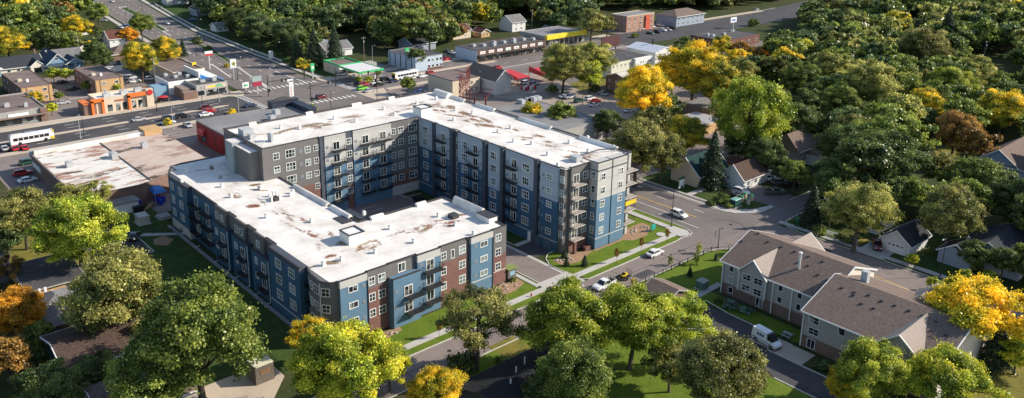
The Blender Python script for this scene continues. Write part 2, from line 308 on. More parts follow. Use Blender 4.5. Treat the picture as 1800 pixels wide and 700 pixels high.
# --- kerbs
strip('kerb', [[(-106.6, 40), (-106.6, 108.6), (-107.6, 109.3)], [(-107.6, 118.5), (-106.6, 119.4), (-106.6, 149.5), (-106.9, 152.6), (-106.4, 154.5), (-107.3, 156.6), (-109.5, 157.6), (-140, 157.6)],
     [(-98.6, 40), (-98.6, 110)], [(-98.6, 118.6), (-98.6, 149), (-97.8, 153), (-95, 156.6), (-91, 158.6), (-60, 158.4)],
     [(-111.2, 118.1), (-114.2, 117.9), (-116.6, 117.9), (-119.4, 119.4), (-121, 121.6), (-121.3, 124)], [(-124.9, 110.2), (-111.3, 110.2)],
     [(-268, 173.4), (-112, 173.4), (-109.6, 174), (-106.2, 178.3), (-104.6, 182), (-104.2, 187.1)], [(-103.4, 194.5), (-103.4, 226)], [(-96.5, 226), (-96.5, 181), (-94, 177.5), (-90.5, 176.9), (-77, 177)], [(-70, 177), (-50, 176.4), (40, 169.5)],
     [(-129.6, 118.9), (-139, 118.9)], [(-173.6, 101.6), (-173.6, 117), (-170.2, 117.2), (-169.8, 122)], [(-178.4, 42), (-178.4, 55.2), (-187, 55.2), (-192.6, 54.9), (-195.8, 53), (-196.6, 50)],
     [(-84.8, 130.6), (-79, 129.6), (-71, 129.3), (-68.4, 126.6), (-66.6, 123.7), (-62, 123.6), (-30, 123.6)], [(-61, 116.6), (-30, 116.6)], [(-91, 108), (-84.4, 114), (-78, 121.6), (-71.2, 121.4)],
     [(-300.3, -60), (-300.3, 126)], [(-275.4, -60), (-275.4, 124), (-274, 131)], hw_s[:-1], hw_n[:-1], [(-300.1, 174), (-300.1, 345)], [(-274.0, 180), (-274.0, 330)], [(-300, 400), (-304, 520)]], .22, .02, .15, kerbmat)
strip('driveway_gutter', [[(-139, 118.3), (-132, 117.6), (-111.3, 117.5)]], .9, .045, .045, concrete)
# --- lawns
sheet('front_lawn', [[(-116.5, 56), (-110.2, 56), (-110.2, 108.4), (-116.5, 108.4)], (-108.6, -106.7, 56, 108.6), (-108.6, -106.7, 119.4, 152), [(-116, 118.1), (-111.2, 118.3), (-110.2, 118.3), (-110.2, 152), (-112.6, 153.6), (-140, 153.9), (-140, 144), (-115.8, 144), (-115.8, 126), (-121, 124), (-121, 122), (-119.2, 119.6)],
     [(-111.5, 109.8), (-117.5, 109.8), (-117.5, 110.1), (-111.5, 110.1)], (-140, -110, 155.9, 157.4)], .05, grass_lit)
sheet('court_lawn', [[(-173, 84), (-138, 84), (-138, 101.7), (-164, 101.7), (-164, 100), (-173, 100)], (-173, -129.7, 119.6, 124)], .05, grass)
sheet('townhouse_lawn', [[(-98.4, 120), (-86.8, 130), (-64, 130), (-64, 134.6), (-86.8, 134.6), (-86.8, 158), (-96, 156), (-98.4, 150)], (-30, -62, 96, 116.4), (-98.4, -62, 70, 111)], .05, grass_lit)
sheet('north_lawn', [[(-140, 177.1), (-112, 177.6), (-108, 179.5), (-105.4, 184), (-105.2, 187), (-116, 186.7), (-116, 190), (-140, 190)], [(-96.3, 180), (-77, 180), (-77, 200), (-96.3, 200)], [(-96, 177.1), (-77, 177.3), (-77, 178.1), (-96, 178.1)], [(-70, 177.1), (20, 171), (20, 172.3), (-70, 178.1)], [(-70, 180), (10, 173), (10, 215), (-70, 210)], (-104.8, -103.5, 198.6, 226)], .05, grass)
sheet('west_lawn', [[(-194, 55.4), (-116, 55.4), (-116, 63.8), (-196, 63.8)], (-178, -116, 30, 55.3), [(-212, 52.5), (-196.4, 52.5), (-194, 55.4), (-196, 64), (-212, 64)]], .05, grass)
sheet('dry_lawn', [[(-180, 30), (-178.4, 47), (-196, 41.8), (-210, 30)], (-215, -201, 20, 40), (-100, -92, 86, 92), (-30, -37, 118, 160), (-78, -70.5, 195, 200), (-77.5, -84, 180.3, 186)], .054, grass_dry)
sheet('highway_verge', [[(-420, 175), (-304, 171), (-304, 178), (-325, 178), (-325, 200), (-420, 205)], [(-640, 202), (-430, 176), (-430, 200), (-640, 230)], [(-324, 120), (-420, 132), (-420, 139), (-360, 133), (-324, 129.6)], (-318, -313, 205, 225), (-299, -318, 400, 440)], .04, grass)
sheet('planting_bed', [[(-116.4, 66.5), (-114.6, 67), (-114.2, 74), (-114.8, 77.8), (-116.4, 78)], [(-116.4, 97), (-113.2, 98), (-112.6, 104), (-114, 108), (-116.6, 108.2)], [(-117.5, 119.8), (-114.6, 120), (-113.6, 124), (-115.7, 130.8), (-118.5, 125)], [(-115.8, 131), (-115.1, 131), (-115.1, 143), (-115.8, 143)], [(-115.8, 140), (-113.4, 142), (-113.2, 147), (-116.5, 152), (-119, 152), (-119, 145)],
     (-93.5, -91.6, 70, 100), [(-185, 57.5), (-182, 56.5), (-179.5, 58.5), (-182, 61), (-185.5, 60)]], .066, mulch)
sheet('terrace_paving', [[(-121, 42), (-112, 42), (-110.6, 50), (-115.2, 54.2), (-121, 54.2)], (-71, -64.6, 124.2, 128.8), (-65.2, -60, 123.8, 128.6)], .07, tanwalk)
sheet('dusty_lot', [[g(*p)[:2] for p in ((840, 140), (930, 128), (1010, 150), (1100, 172), (1130, 205), (1010, 222), (960, 180), (870, 172))]], .022, mat2('dusty_ground', [(.3, .25, .21), ((.4, .33, .27), .1, .42, .7, .8, (1, 1, 1)), ((.2, .16, .13), .4, .55, .75, .6, (1, 1, 1))]))
sheet('dry_lawn', [[g(*p)[:2] for p in ((1095, 215), (1130, 188), (1300, 165), (1335, 185), (1235, 205), (1180, 225))], [g(*p)[:2] for p in ((1000, 148), (1060, 130), (1075, 150), (1020, 160))], [g(*p)[:2] for p in ((1640, 262), (1680, 255), (1690, 275), (1650, 282))]], .05, grass_dry)
sheet('south_parking', [[g(*p)[:2] for p in ((1735, 705), (1768, 662), (1850, 700), (1850, 760), (1720, 760))]], .02, asphalt)
strip('parking_line', [[g(a, b)[:2], g(c, d)[:2]] for a, b, c, d in ((1770, 671, 1800, 684), (1762, 680, 1800, 698), (1749, 690, 1775, 703), (1784, 664, 1810, 676))], .15, .04, .04, roadwhite)
sheet('garden_path', [[(-87.9, 129.9), (-86.4, 131), (-86.6, 138.8), (-88, 139.2)], [(-190, 57), (-188.8, 55.5), (-183, 64), (-184.5, 64)]], .07, concrete)
# --- markings
def dash(name, y, x0, x1, L_, gap, wd, mt, z):
    ls = []; x = x0
    while x < x1: ls.append([(x, y), (min(x+L_, x1), y)]); x += L_+gap
    return strip(name, ls, wd, z, z, mt)
strip('centre_line', [[(-230, 165.5), (-112.5, 165.5)], [(-230, 162.3), (-150, 162.3)], [(-68, 167.8), (-57, 167)], [(-68, 165.2), (-57, 164.8)], [(-68, 167.8), (-110+25, 168)], ], .28, .045, .045, roadyellow)
dash('lane_line', 169.4, -200, -112, 3, 9, .2, roadwhite, .046); dash('lane_line', 160, -180, -112, 3, 9, .2, roadwhite, .046)
strip('edge_line', [[(-150, 162.3), (-117, 162.3)], [(-108, 160.2), (-118, 160.2)]], .2, .047, .047, roadwhite)
# highway lane dashes, two per carriageway, following the bend
def along(pts, t):
    for a, c in zip(pts[:-1], pts[1:]):
        if a[0] <= t <= c[0]: k = (t-a[0])/(c[0]-a[0]); return a[1]+(c[1]-a[1])*k
ls = []
for t in range(-600, -306, 12):
    for k in (.22, .36, .66, .82):
        y0 = along(hw_s, t); y1 = along(hw_n, t); y2 = along(hw_s, t+3); y3 = along(hw_n, t+3); ls.append([(t, y0+(y1-y0)*k), (t+3, y2+(y3-y2)*k)])
strip('lane_line', ls, .3, .05, .05, roadwhite)
strip('turn_lane_line', [[(-332, 149), (-304, 144.8)], [(-330, 160.5), (-304, 160.5)], [(-360, 145), (-330, 140.6)], [(-470, 160), (-440, 157)], [(-500, 156), (-470, 153.4)], [(-440, 153.8), (-425, 152)], [(-400, 148), (-388, 147)]], .55, .05, .05, roadwhite)
ls = []
for y in range(136, 165, 2): ls.append([(-303.5, y), (-300.6, y)]); ls.append([(-273.2, y), (-270.4, y)])
for x in range(-298, -275, 2): ls.append([(x, 128.4), (x, 131)]); ls.append([(x, 168.2), (x, 171)])
strip('crosswalk', ls, .75, .052, .052, roadwhite)
ls = []
for y in range(-40, 124, 12):
    for x in (-296.4, -292.6, -284, -279.8): ls.append([(x, y), (x, y+3.2)])
for y in range(178, 330, 12):
    for x in (-293.5, -281): ls.append([(x, y), (x, y+3.2)])
strip('lane_line', ls, .22, .053, .053, roadwhite)
ls = [[(-173+i*2.8, 103), (-173+i*2.8, 108)] for i in range(12)]+[[(-164, 112), (-150, 112)], [(-170, 117.6), (-140, 117.6)]]
ls += [[(-346, 82+i*3), (-341, 82+i*3)] for i in range(8)]+[[(-265+i*2.8, 66+24), (-265+i*2.8, 95)] for i in range(6)]+[[(-36+i*2.8, 118), (-36+i*2.8, 123)] for i in range(8)]
ls += [[(-212+i*2.8, 222), (-212+i*2.8, 227)] for i in range(18)]
strip('parking_line', ls, .14, .06, .06, roadwhite)
strip('lot_kerb', [[(-305, 40), (-305, 79)], [(-305, 101), (-305, 112)], [(-352, 79), (-332, 79), (-332, 101)], [(-313, 108), (-327, 104), (-330, 108), (-330, 113)], [(-318, 171), (-300.5, 171)], [(-311, 205), (-311, 238)], [(-312, 225), (-301, 225)], [(-214, 200), (-150, 200)], [(-207, 222), (-160, 222)]], .2, .02, .16, kerbmat)
strip('tar_seam', [[(-102.6, y0), (-102.5+.1*math.sin(y0), y0+16)] for y0 in (60, 78, 96, 120, 138)]+[[(x0, 165.4+math.sin(x0)*.2), (x0+14, 165.3)] for x0 in (-92, -76, -60)]+[[(x, 158), (x+.8, 173)] for x in (-126, -140)]+[[(-106, y), (-99, y+.5)] for y in (70, 92, 126, 141)]+[arc(-104, 166, 4.5, 20, 170, 14), arc(-103.4, 166.4, 6.2, -40, 60, 10), arc(-99, 163, 5, 120, 230, 10)], .16, .049, .049, asphalt_dark)
sheet('road_patch', [(-105.4, -103, 84, 90), (-101.6, -99.4, 128, 133), (-130, -124, 170, 172.6), (-88, -80, 170, 173)], .047, asphalt_dark)
for i, (x, y) in enumerate(((-103.5, 80), (-102, 112), (-102.8, 146), (-118, 162), (-104, 168), (-88, 165), (-70, 170), (-150, 115), (-290, 145), (-284, 152))):
    b = MB(); b.lathe(x, y, [(.42, .05), (.4, .062)], 14); o = b.build('manhole_cover', dark); o['kind'] = 'structure'
# ================= WINDOWS, FACES =================
class Face:
    """a wall plane: a runs along the wall, o outward, z up"""
    def __init__(s, kind, c, p0=None, ang=None):
        s.k = kind; s.c = c
    def pt(s, a, o, z):
        k = s.k
        if k == 'u+': return (s.c+o, a, z)
        if k == 'u-': return (s.c-o, a, z)
        if k == 'v-': return (a, s.c-o, z)
        if k == 'v+': return (a, s.c+o, z)
    def box(s, b, a0, a1, o0, o1, z0, z1, m=0):
        P = [s.pt(a0, o0, z0), s.pt(a1, o0, z0), s.pt(a1, o1, z0), s.pt(a0, o1, z0), s.pt(a0, o0, z1), s.pt(a1, o0, z1), s.pt(a1, o1, z1), s.pt(a0, o1, z1)]
        if s.k in ('u+', 'v-'): pass
        if s.k in ('v-', 'u+'): P = [P[1], P[0], P[3], P[2], P[5], P[4], P[7], P[6]] if s.k == 'v-' else P
        b.hexa(P, m)
class Slant(Face):
    def __init__(s, p, q):
        s.p = Vector((p[0], p[1], 0)); d = Vector((q[0]-p[0], q[1]-p[1], 0)); s.L = d.length; s.d = d/s.L; s.n = Vector((s.d.y, -s.d.x, 0)); s.k = 's'
    def pt(s, a, o, z):
        v = s.p+s.d*a+s.n*o; return (v.x, v.y, z)
def win_mesh(bf, bp, F, a, z, w_, h, nx=2, ny=2, fr=.1, m=0, mp=0):
    """frame with mullions into bf, pane into bp; a and z are the centre"""
    x0, x1, z0, z1 = a-w_/2, a+w_/2, z-h/2, z+h/2
    F.box(bf, x0, x0+fr, .0, .07, z0, z1, m); F.box(bf, x1-fr, x1, .0, .07, z0, z1, m)
    F.box(bf, x0+fr, x1-fr, .0, .07, z0, z0+fr, m); F.box(bf, x0+fr, x1-fr, .0, .07, z1-fr, z1, m)
    for i in range(1, nx): c = x0+w_*i/nx; F.box(bf, c-fr*.32, c+fr*.32, .0, .06, z0+fr, z1-fr, m)
    for i in range(1, ny): c = z0+h*i/ny; F.box(bf, x0+fr, x1-fr, .0, .055, c-fr*.3, c+fr*.3, m)
    F.box(bp, x0+fr, x1-fr, -.01, .02, z0+fr, z1-fr, mp)
def window(par, F, a, z, w_, h, nx=2, ny=2, fr=.1, name='window', fm=None, gm=None):
    if par.name == 'apartment_building' and name == 'window': w_ *= 1.14; h *= 1.12; fr *= 1.2
    bf, bp = MB(), MB(); win_mesh(bf, bp, F, a, z, w_, h, nx, ny, fr)
    o = bf.build(name, fm or white, par); p = bp.build('pane', gm or glass, par); p.parent = o; return o
def railing(b, F, a0, a1, d, z, h=1.05, m=0, pick=.22):
    r = .03
    for (p, q) in (((a0, d), (a1, d)), ((a0, .05), (a0, d)), ((a1, .05), (a1, d))):
        for zz in (z+.1, z+h):
            b.tube(F.pt(p[0], p[1], zz), F.pt(q[0], q[1], zz), r, n=4, m=m, cap=False)
        L_ = math.hypot(q[0]-p[0], q[1]-p[1]); n = max(2, int(L_/pick))
        for i in range(n+1):
            t = i/n; x, y = p[0]+(q[0]-p[0])*t, p[1]+(q[1]-p[1])*t
            b.tube(F.pt(x, y, z+.05), F.pt(x, y, z+h), .016 if 0 < i < n else .035, n=3, m=m, cap=False)
def balcony(par, F, a0, a1, z, depth=1.5, slabmat=None, door=None, dh=2.15, dw=1.9):
    b = MB(); F.box(b, a0, a1, 0, depth, z-.2, z)
    o = b.build('balcony', slabmat or dark, par)
    r = MB(); railing(r, F, a0+.06, a1-.06, depth-.06, z); q = r.build('railing', dark, par); q.parent = o
    if door is not None:
        d = window(par, F, door, z+.08+dh/2, dw, dh, 2, 1, .13, 'balcony_door', gm=glass_door); 
    return o
glass_door = glassmat('door_glass', pale=(.25, .24, .19), share=.6, cell=.45)
# ================= APARTMENT BUILDING =================
gsid = sidingmat('charcoal_siding', (.16, .152, .148), .35, True, .08)
gsid_dark = mat('dark_grey_panel', (.07, .082, .105), .8, .1, .8)
lpan = sidingmat('light_grey_panel', (.47, .46, .44), 3.25, False, .05, .12)
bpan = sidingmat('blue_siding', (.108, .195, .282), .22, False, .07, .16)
bpan_d = sidingmat('blue_siding_shaded', (.046, .112, .185), .22, False, .08, .16)  # darker copy of the blue siding, shade put into the colour
brick = brickmat('red_brown_brick', (.2, .085, .065), (.15, .065, .055), (.24, .19, .17))
stone_w = mat('pale_stone_band', (.5, .48, .45), .7, .06)
mem = bpy.data.materials.new('white_roof_membrane'); mem.use_nodes = True
_t = mem.node_tree; _N = _t.nodes; _L = _t.links; _b = _N['Principled BSDF']
_tc = _N.new('ShaderNodeTexCoord'); _at = _N.new('ShaderNodeAttribute'); _at.attribute_name = 'stain'
_n1 = _N.new('ShaderNodeTexNoise'); _n1.inputs['Scale'].default_value = 1.5; _n1.inputs['Detail'].default_value = 7; _n1.inputs['Roughness'].default_value = .72
_L.new(_tc.outputs['Object'], _n1.inputs['Vector'])
_ma = _N.new('ShaderNodeMath'); _ma.operation = 'MULTIPLY_ADD'; _L.new(_at.outputs['Fac'], _ma.inputs[0]); _ma.inputs[1].default_value = .62; _L.new(_n1.outputs[0], _ma.inputs[2])
_mr = _N.new('ShaderNodeMapRange'); _mr.inputs[1].default_value = .74; _mr.inputs[2].default_value = .95; _L.new(_ma.outputs[0], _mr.inputs[0])
_n2 = _N.new('ShaderNodeTexNoise'); _n2.inputs['Scale'].default_value = .25; _n2.inputs['Detail'].default_value = 3; _L.new(_tc.outputs['Object'], _n2.inputs['Vector'])
_rc = _N.new('ShaderNodeValToRGB'); _e = _rc.color_ramp.elements; _e[0].position = .42; _e[0].color = (.24, .18, .11, 1); _e[1].position = .62; _e[1].color = (.22, .085, .05, 1); _L.new(_n2.outputs[0], _rc.inputs[0])
_n3 = _N.new('ShaderNodeTexNoise'); _n3.inputs['Scale'].default_value = .15; _n3.inputs['Detail'].default_value = 8; _n3.inputs['Roughness'].default_value = .7; _L.new(_tc.outputs['Object'], _n3.inputs['Vector'])
_wr = _N.new('ShaderNodeValToRGB'); _e = _wr.color_ramp.elements; _e[0].position = .35; _e[0].color = (.56, .51, .46, 1); _e[1].position = .6; _e[1].color = (.8, .765, .715, 1); _L.new(_n3.outputs[0], _wr.inputs[0])
_mx = _N.new('ShaderNodeMix'); _mx.data_type = 'RGBA'; _L.new(_mr.outputs[0], _mx.inputs[0]); _L.new(_wr.outputs[0], _mx.inputs[6]); _L.new(_rc.outputs[0], _mx.inputs[7]); 
_sx = _N.new('ShaderNodeSeparateXYZ'); _L.new(_tc.outputs['Object'], _sx.inputs[0]); _m1 = _N.new('ShaderNodeMath'); _m1.operation = 'FRACT'; _m0 = _N.new('ShaderNodeMath'); _m0.operation = 'DIVIDE'; _m0.inputs[1].default_value = 3.05
_L.new(_sx.outputs[0], _m0.inputs[0]); _L.new(_m0.outputs[0], _m1.inputs[0]); _m2 = _N.new('ShaderNodeMath'); _m2.operation = 'LESS_THAN'; _m2.inputs[1].default_value = .05; _L.new(_m1.outputs[0], _m2.inputs[0])
_m3 = _N.new('ShaderNodeMath'); _m3.operation = 'MULTIPLY_ADD'; _m3.inputs[1].default_value = -.14; _m3.inputs[2].default_value = 1; _L.new(_m2.outputs[0], _m3.inputs[0])
_vm = _N.new('ShaderNodeVectorMath'); _vm.operation = 'SCALE'; _L.new(_mx.outputs[2], _vm.inputs[0]); _L.new(_m3.outputs[0], _vm.inputs['Scale']); _L.new(_vm.outputs[0], _b.inputs['Base Color'])
_b.inputs['Roughness'].default_value = .7; _b.inputs['Specular IOR Level'].default_value = .2
def inpoly(x, y, P):
    c = False; n = len(P)
    for i in range(n):
        a, b = P[i], P[i-1]
        if (a[1] > y) != (b[1] > y) and x < (b[0]-a[0])*(y-a[1])/(b[1]-a[1])+a[0]: c = not c
    return c
def flat_roof(name, rects, z, parent, mt, stains, step=.5):
    """gridded roof made of rectangles; stains: (x, y, rx, ry, angle, strength)"""
    vs, fs, at = [], [], []
    for (x0, x1, y0, y1) in rects:
        nx = max(2, int(round((x1-x0)/step))); ny = max(2, int(round((y1-y0)/step))); k = len(vs)
        for j in range(ny+1):
            for i in range(nx+1):
                x = x0+(x1-x0)*i/nx; y = y0+(y1-y0)*j/ny; vs.append((x, y, z)); s = 0
                for (cx, cy_, rx, ry, an, st) in stains:
                    ca, sa = math.cos(R(an)), math.sin(R(an)); dx, dy = x-cx, y-cy_; u, v = (dx*ca+dy*sa)/rx, (-dx*sa+dy*ca)/ry; d = u*u+v*v
                    if d < 6: s = max(s, st*math.exp(-d))
                at.append(s)
        for j in range(ny):
            for i in range(nx): a = k+j*(nx+1)+i; fs.append((a, a+1, a+nx+2, a+nx+1))
    off = ORG[parent.name]; me = bpy.data.meshes.new(name); me.from_pydata([(v[0]-off.x, v[1]-off.y, v[2]-off.z) for v in vs], [], fs); me.materials.append(mt)
    A = me.attributes.new('stain', 'FLOAT', 'POINT'); A.data.foreach_set('value', at)
    o = bpy.data.objects.new(name, me); col.objects.link(o); o.parent = parent; ORG[o.name] = off; return o
ZT, ZL = 20.3, 12.7
apt = empty('apartment_building', (-150, 100, 0), label='large blue, grey and brick apartment building with white roofs around a courtyard', cat='building')
W = MB()  # wall materials: 0 gsid 1 lpan 2 bpan 3 brick 4 gsid_dark 5 stone 6 bpan_d
WM = [gsid, lpan, bpan, brick, gsid_dark, stone_w, bpan_d, sidingmat('grey_panel_shaded', (.36, .41, .47), 3.25, False, .05, .12)]  # last one: light grey panel tinted blue for the shaded court wall
# tall block shell
W.prism([(-193.5, 79.5), (-173, 79.5), (-173, 124), (-119, 124), (-119, 125.5), (-118.5, 125.5), (-118.5, 131.6), (-118.5, 144), (-193.5, 144)], 0, ZT-.25, 0)
# low wings shell, chamfered at the left end and at the front corner
W.prism([(-193, 65.2), (-126, 65.2), (-126, 65.4), (-123.9, 64.2), (-119.6, 63.9), (-117.9, 65.2), (-117.6, 66.5), (-117.6, 105.4), (-138, 105.4), (-138, 83.6), (-173, 83.6), (-173, 79.4), (-193.5, 79.4), (-193.5, 83.6), (-197, 83.6), (-197.6, 70), (-196.8, 67)], 0, ZL-.25, 0)
walls_sections = []
def sect(F, a0, a1, o, zs, z1, back=.0):
    """a proud bay: zs list of (z_top, material) from the ground up"""
    z = 0
    for zt, m_ in zs:
        F.box(W, a0, a1, -.05, o, z, zt-.006, m_); z = zt
def pilaster(F, a0, a1, o, z): F.box(W, a0, a1, -.05, o, 0, z, 4)
FN = Face('u+', -117.6); FL = Face('v-', 65.2); FB = Face('u+', -173); FR = Face('v-', 124); FE = Face('u+', -118.44)
# --- front wing, facing the side street
sect(FN, 66.4, 72, .6, [(2.4, 3), (11.3, 2), (ZL+.05, 1)], 0)
sect(FN, 72.02, 76.55, .25, [(9.2, 3), (ZL-.05, 0)], 0)
sect(FN, 76.6, 83, 1.5, [(10.0, 2)], 0)
sect(FN, 83.02, 88.4, .6, [(11.2, 2), (ZL+.05, 1)], 0)
sect(FN, 88.42, 95.1, .25, [(9.2, 3), (ZL-.02, 0)], 0)
sect(FN, 95.9, 101.6, .75, [(2.7, 2), (2.95, 5), (11.3, 2), (ZL+.05, 1)], 0)
sect(FN, 101.62, 105.4, .5, [(3.0, 3), (3.2, 5), (6.6, 3), (ZL+.0, 0)], 0)
# --- left side, facing the lawn
sect(FL, -190.5, -179.4, 1.2, [(2.2, 5), (11.9, 6), (ZL+.05, 4)], 0)
sect(FL, -179.3, -165.4, .25, [(11.8, 6), (ZL, 4)], 0)
for a0, a1, b0, b1 in ((-165.3, -158, -165.3, -159.8), (-156.2, -148.6, -156.2, -150.8), (-147.0, -139.4, -147.0, -142.5)):
    F2 = FL; sect(F2, b0, b1, .7, [(ZL, 0)], 0); sect(F2, a0, a1, 1.25, [(9.0, 6), (9.25, 4)], 0)
sect(FL, -138.4, -126.4, 1.6, [(2.2, 6), (11.9, 6), (ZL+.05, 4)], 0)
# --- court side of the back wing
sect(FB, 79.6, 94.2, .12, [(8.9, 3), (ZT, 0)], 0)
pilaster(FB, 94.3, 95.4, .35, ZT)
sect(FB, 95.5, 101.4, .5, [(12.6, 2), (19.3, 1), (ZT+.05, 1)], 0)
sect(FB, 101.45, 103.4, .3, [(6.3, 3), (ZT, 4)], 0)
sect(FB, 103.5, 114.8, .5, [(12.6, 2), (19.3, 1), (ZT+.05, 1)], 0)
sect(FB, 114.85, 124.0, .12, [(2.6, 5), (6.4, 3), (ZT, 0)], 0)
# --- court side of the long wing: proud blue and grey bays between dark strips
for a0, a1, top in ((-172.2, -166.2, 12.6), (-164.7, -158.8, 12.0), (-155.6, -146.0, 12.6), (-143.9, -139.5, 9.2), (-137.6, -127.9, 12.6), (-125.9, -120.4, 12.2)):
    sect(FR, a0, a1, .7, [(2.5, 6), (2.7, 5), (top, 6), (ZT+.05, 7)], 0)
for a0, a1 in ((-166.1, -164.8), (-158.7, -157.5), (-145.9, -144.7), (-139.4, -138.3), (-127.8, -126.7)):
    pilaster(FR, a0, a1, .95, ZT+.15)
# --- street end of the long wing
sect(Face('u+', -118.5), 125.6, 131.5, .06, [(3.0, 3), (ZT-.02, 0)], 0)
W.box(-118.5, 131.6, 0, -116, 136.2, 2.4, 2); W.box(-118.5, 136.6, 0, -116, 141.4, 2.4, 2)
W.box(-118.5, 131.55, 2.4, -115.97, 141.45, 2.6, 5)
for y0, y1 in ((131.6, 136.2), (136.6, 141.4)):
    W.box(-118.5, y0, 2.6, -116, y1, 11.9, 2); W.box(-118.5, y0, 11.9, -116, y1, 18.7, 1); W.box(-118.5, y0, 18.7, -115.9, y1, 18.95, 4); W.box(-118.5, y0, 18.95, -116, y1, ZT+.3, 1)
W.box(-118.5, 136.15, 2.6, -116.2, 136.65, ZT+.2, 4)
W.box(-118.5, 143.2, 0, -117, 144, ZT, 1)
wl = W.build('wall', WM, apt)
# ---- roofs
st_t = []
rr = random.Random(3)
for i in range(46): st_t.append((-121-rr.random()*66, 134+rr.gauss(0, 1.6), 1+rr.random()*3.5, .35+rr.random()*.9, rr.gauss(0, 14), .5+.5*rr.random()))
for i in range(30): st_t.append((-183+rr.gauss(0, 1.5), 84+rr.random()*56, .4+rr.random()*.8, 1+rr.random()*3.5, rr.gauss(0, 14), .5+.5*rr.random()))
st_t += [(-124, 131, 2.5, 1.3, 30, 1), (-182, 133, 3, 2, 20, 1), (-176, 137, 3, 1.6, -20, 1), (-168, 136, 4, 1, -15, 1), (-156, 133, 4, 1.6, 20, .95), (-184, 92, .8, 6, 12, 1), (-182, 100, .7, 5, -15, 1)]
st_l = []
for i in range(34): st_l.append((-186+rr.random()*62, 73.5+rr.gauss(0, 1.3), 1+rr.random()*3, .3+rr.random()*.6, rr.gauss(0, 16), .5+.5*rr.random()))
for i in range(26): st_l.append((-128+rr.gauss(0, 1.4), 70+rr.random()*32, .3+rr.random()*.6, 1+rr.random()*2.6, rr.gauss(0, 16), .5+.5*rr.random()))
P_ = lambda x, y: g(x, y, 12.4)
for x, y, a, b_, an, s in ((448, 326, 1.6, .9, 80, 1.25), (446, 363, 1.7, 1.2, 60, 1.25), (410, 345, 2.6, .8, 0, 1.0), (455, 335, 3, .6, 40, .9), (606, 428, 2.5, 1.3, 70, 1.0), (582, 463, 1.6, .9, 50, 1.25), (372, 296, 3.2, .7, -20, .9), (745, 405, 2.2, .6, 90, .9), (790, 398, 1.8, .8, 60, .9), (700, 410, 4, .5, 90, .8), (640, 430, 3, .4, 90, .8), (355, 300, 2, .5, 70, .8)):
    v = P_(x, y); st_l.append((v.x, v.y, a, b_, an, s))
flat_roof('roof', [(-193.3, -173.2, 79.7, 124), (-193.3, -118.7, 124, 143.8)], ZT-.2, apt, mem, st_t)
flat_roof('roof', [(-196.6, -126, 67.2, 83.4), (-193, -126, 65.4, 67.2), (-126, -117.8, 66.6, 83.4), (-137.8, -117.8, 83.4, 105.2), (-125.5, -118.2, 65.2, 66.6)], ZL-.2, apt, mem, st_l)
# ---- copings and parapets
cop = MB()
def coping(pts, z, wd=.34, h=.16, b=cop, m=0):
    for a, c in zip(pts[:-1], pts[1:]):
        a = Vector((a[0], a[1], 0)); c = Vector((c[0], c[1], 0)); d = (c-a); d.normalize(); n = Vector((-d.y, d.x, 0))*wd/2; a2 = a-d*wd*.4; c2 = c+d*wd*.4
        q = [a2-n, c2-n, c2+n, a2+n]; b.hexa([(v.x, v.y, z) for v in q]+[(v.x, v.y, z+h) for v in q], m)
def bay_line(F, spans, base, z):
    pts = []
    for a0, a1, o in spans: pts += [F.pt(a0, o-.12, 0)[:2], F.pt(a1, o-.12, 0)[:2]]
    coping(pts, z)
bay_line(FB, [(79.6, 94.2, .12), (94.2, 95.4, .38), (95.5, 101.4, .5), (101.4, 103.4, .3), (103.5, 114.8, .5), (114.8, 123.4, .14)], 0, ZT)
bay_line(FR, [(-172.2, -166.2, .72), (-166.1, -164.8, 1.1), (-164.7, -158.8, .72), (-158.7, -157.5, 1.1), (-157.4, -155.7, .1), (-155.6, -146, .72), (-145.9, -144.7, 1.1), (-143.9, -139.5, .72), (-139.4, -138.3, 1.1), (-137.6, -127.9, .72), (-127.8, -126.7, 1.1), (-125.9, -120.4, .72), (-120.3, -119.1, .1)], 0, ZT+.02)
coping([(-119, 125.5), (-118.5, 125.6), (-118.5, 131.4)], ZT); coping([(-118.5, 131.6), (-116.1, 131.7), (-116.1, 141.3), (-117.2, 143.9)], ZT+.34)
coping([(-118.6, 131.6), (-122.6, 131.6), (-122.6, 139), (-120, 143.9)], ZT+.34, .3)
coping([(-117.2, 143.9), (-193.4, 143.9), (-193.4, 79.6), (-173, 79.6)], ZT-.02, .4, .3)
bay_line(FN, [(66.4, 72, .6), (72, 76.5, .25), (76.7, 83, .02), (83, 88.4, .6), (88.4, 95.1, .25), (95.2, 95.8, .5), (95.9, 101.6, .75), (101.6, 105.4, .5)], 0, ZL)
coping([FN.pt(76.6, 1.4, 0)[:2], FN.pt(83, 1.4, 0)[:2]], 10.0); coping([FN.pt(76.6, 0, 0)[:2], FN.pt(76.6, 1.4, 0)[:2]], 10.0)
bay_line(FL, [(-190.5, -179.4, 1.2), (-179.3, -165.4, .25), (-165.3, -159.8, .7), (-159.7, -156.4, .0), (-156.2, -150.8, .7), (-150.7, -147.2, 0), (-147, -142.5, .7), (-142.4, -138.6, 0), (-138.4, -126.4, 1.6)], 0, ZL)
for a0, a1 in ((-165.3, -158), (-156.2, -148.6), (-147.0, -139.4)): coping([FL.pt(a0, 1.15, 0)[:2], FL.pt(a1, 1.15, 0)[:2], FL.pt(a1, 0, 0)[:2]], 9.25, .25, .12)
coping([(-126.2, 65.2), (-123.9, 64.3), (-119.6, 64), (-117.9, 65.2), (-117.6, 66.4)], ZL-.2)
coping([(-190.4, 64.2), (-193.5, 65.4), (-196.7, 67.1), (-197.4, 70), (-196.9, 83.4), (-193.5, 83.5)], ZL-.2)
coping([(-173, 83.4), (-138.1, 83.4), (-138.1, 105.2), (-117.8, 105.2)], ZL-.22, .35, .3)
cop.build('coping', bronze, apt)
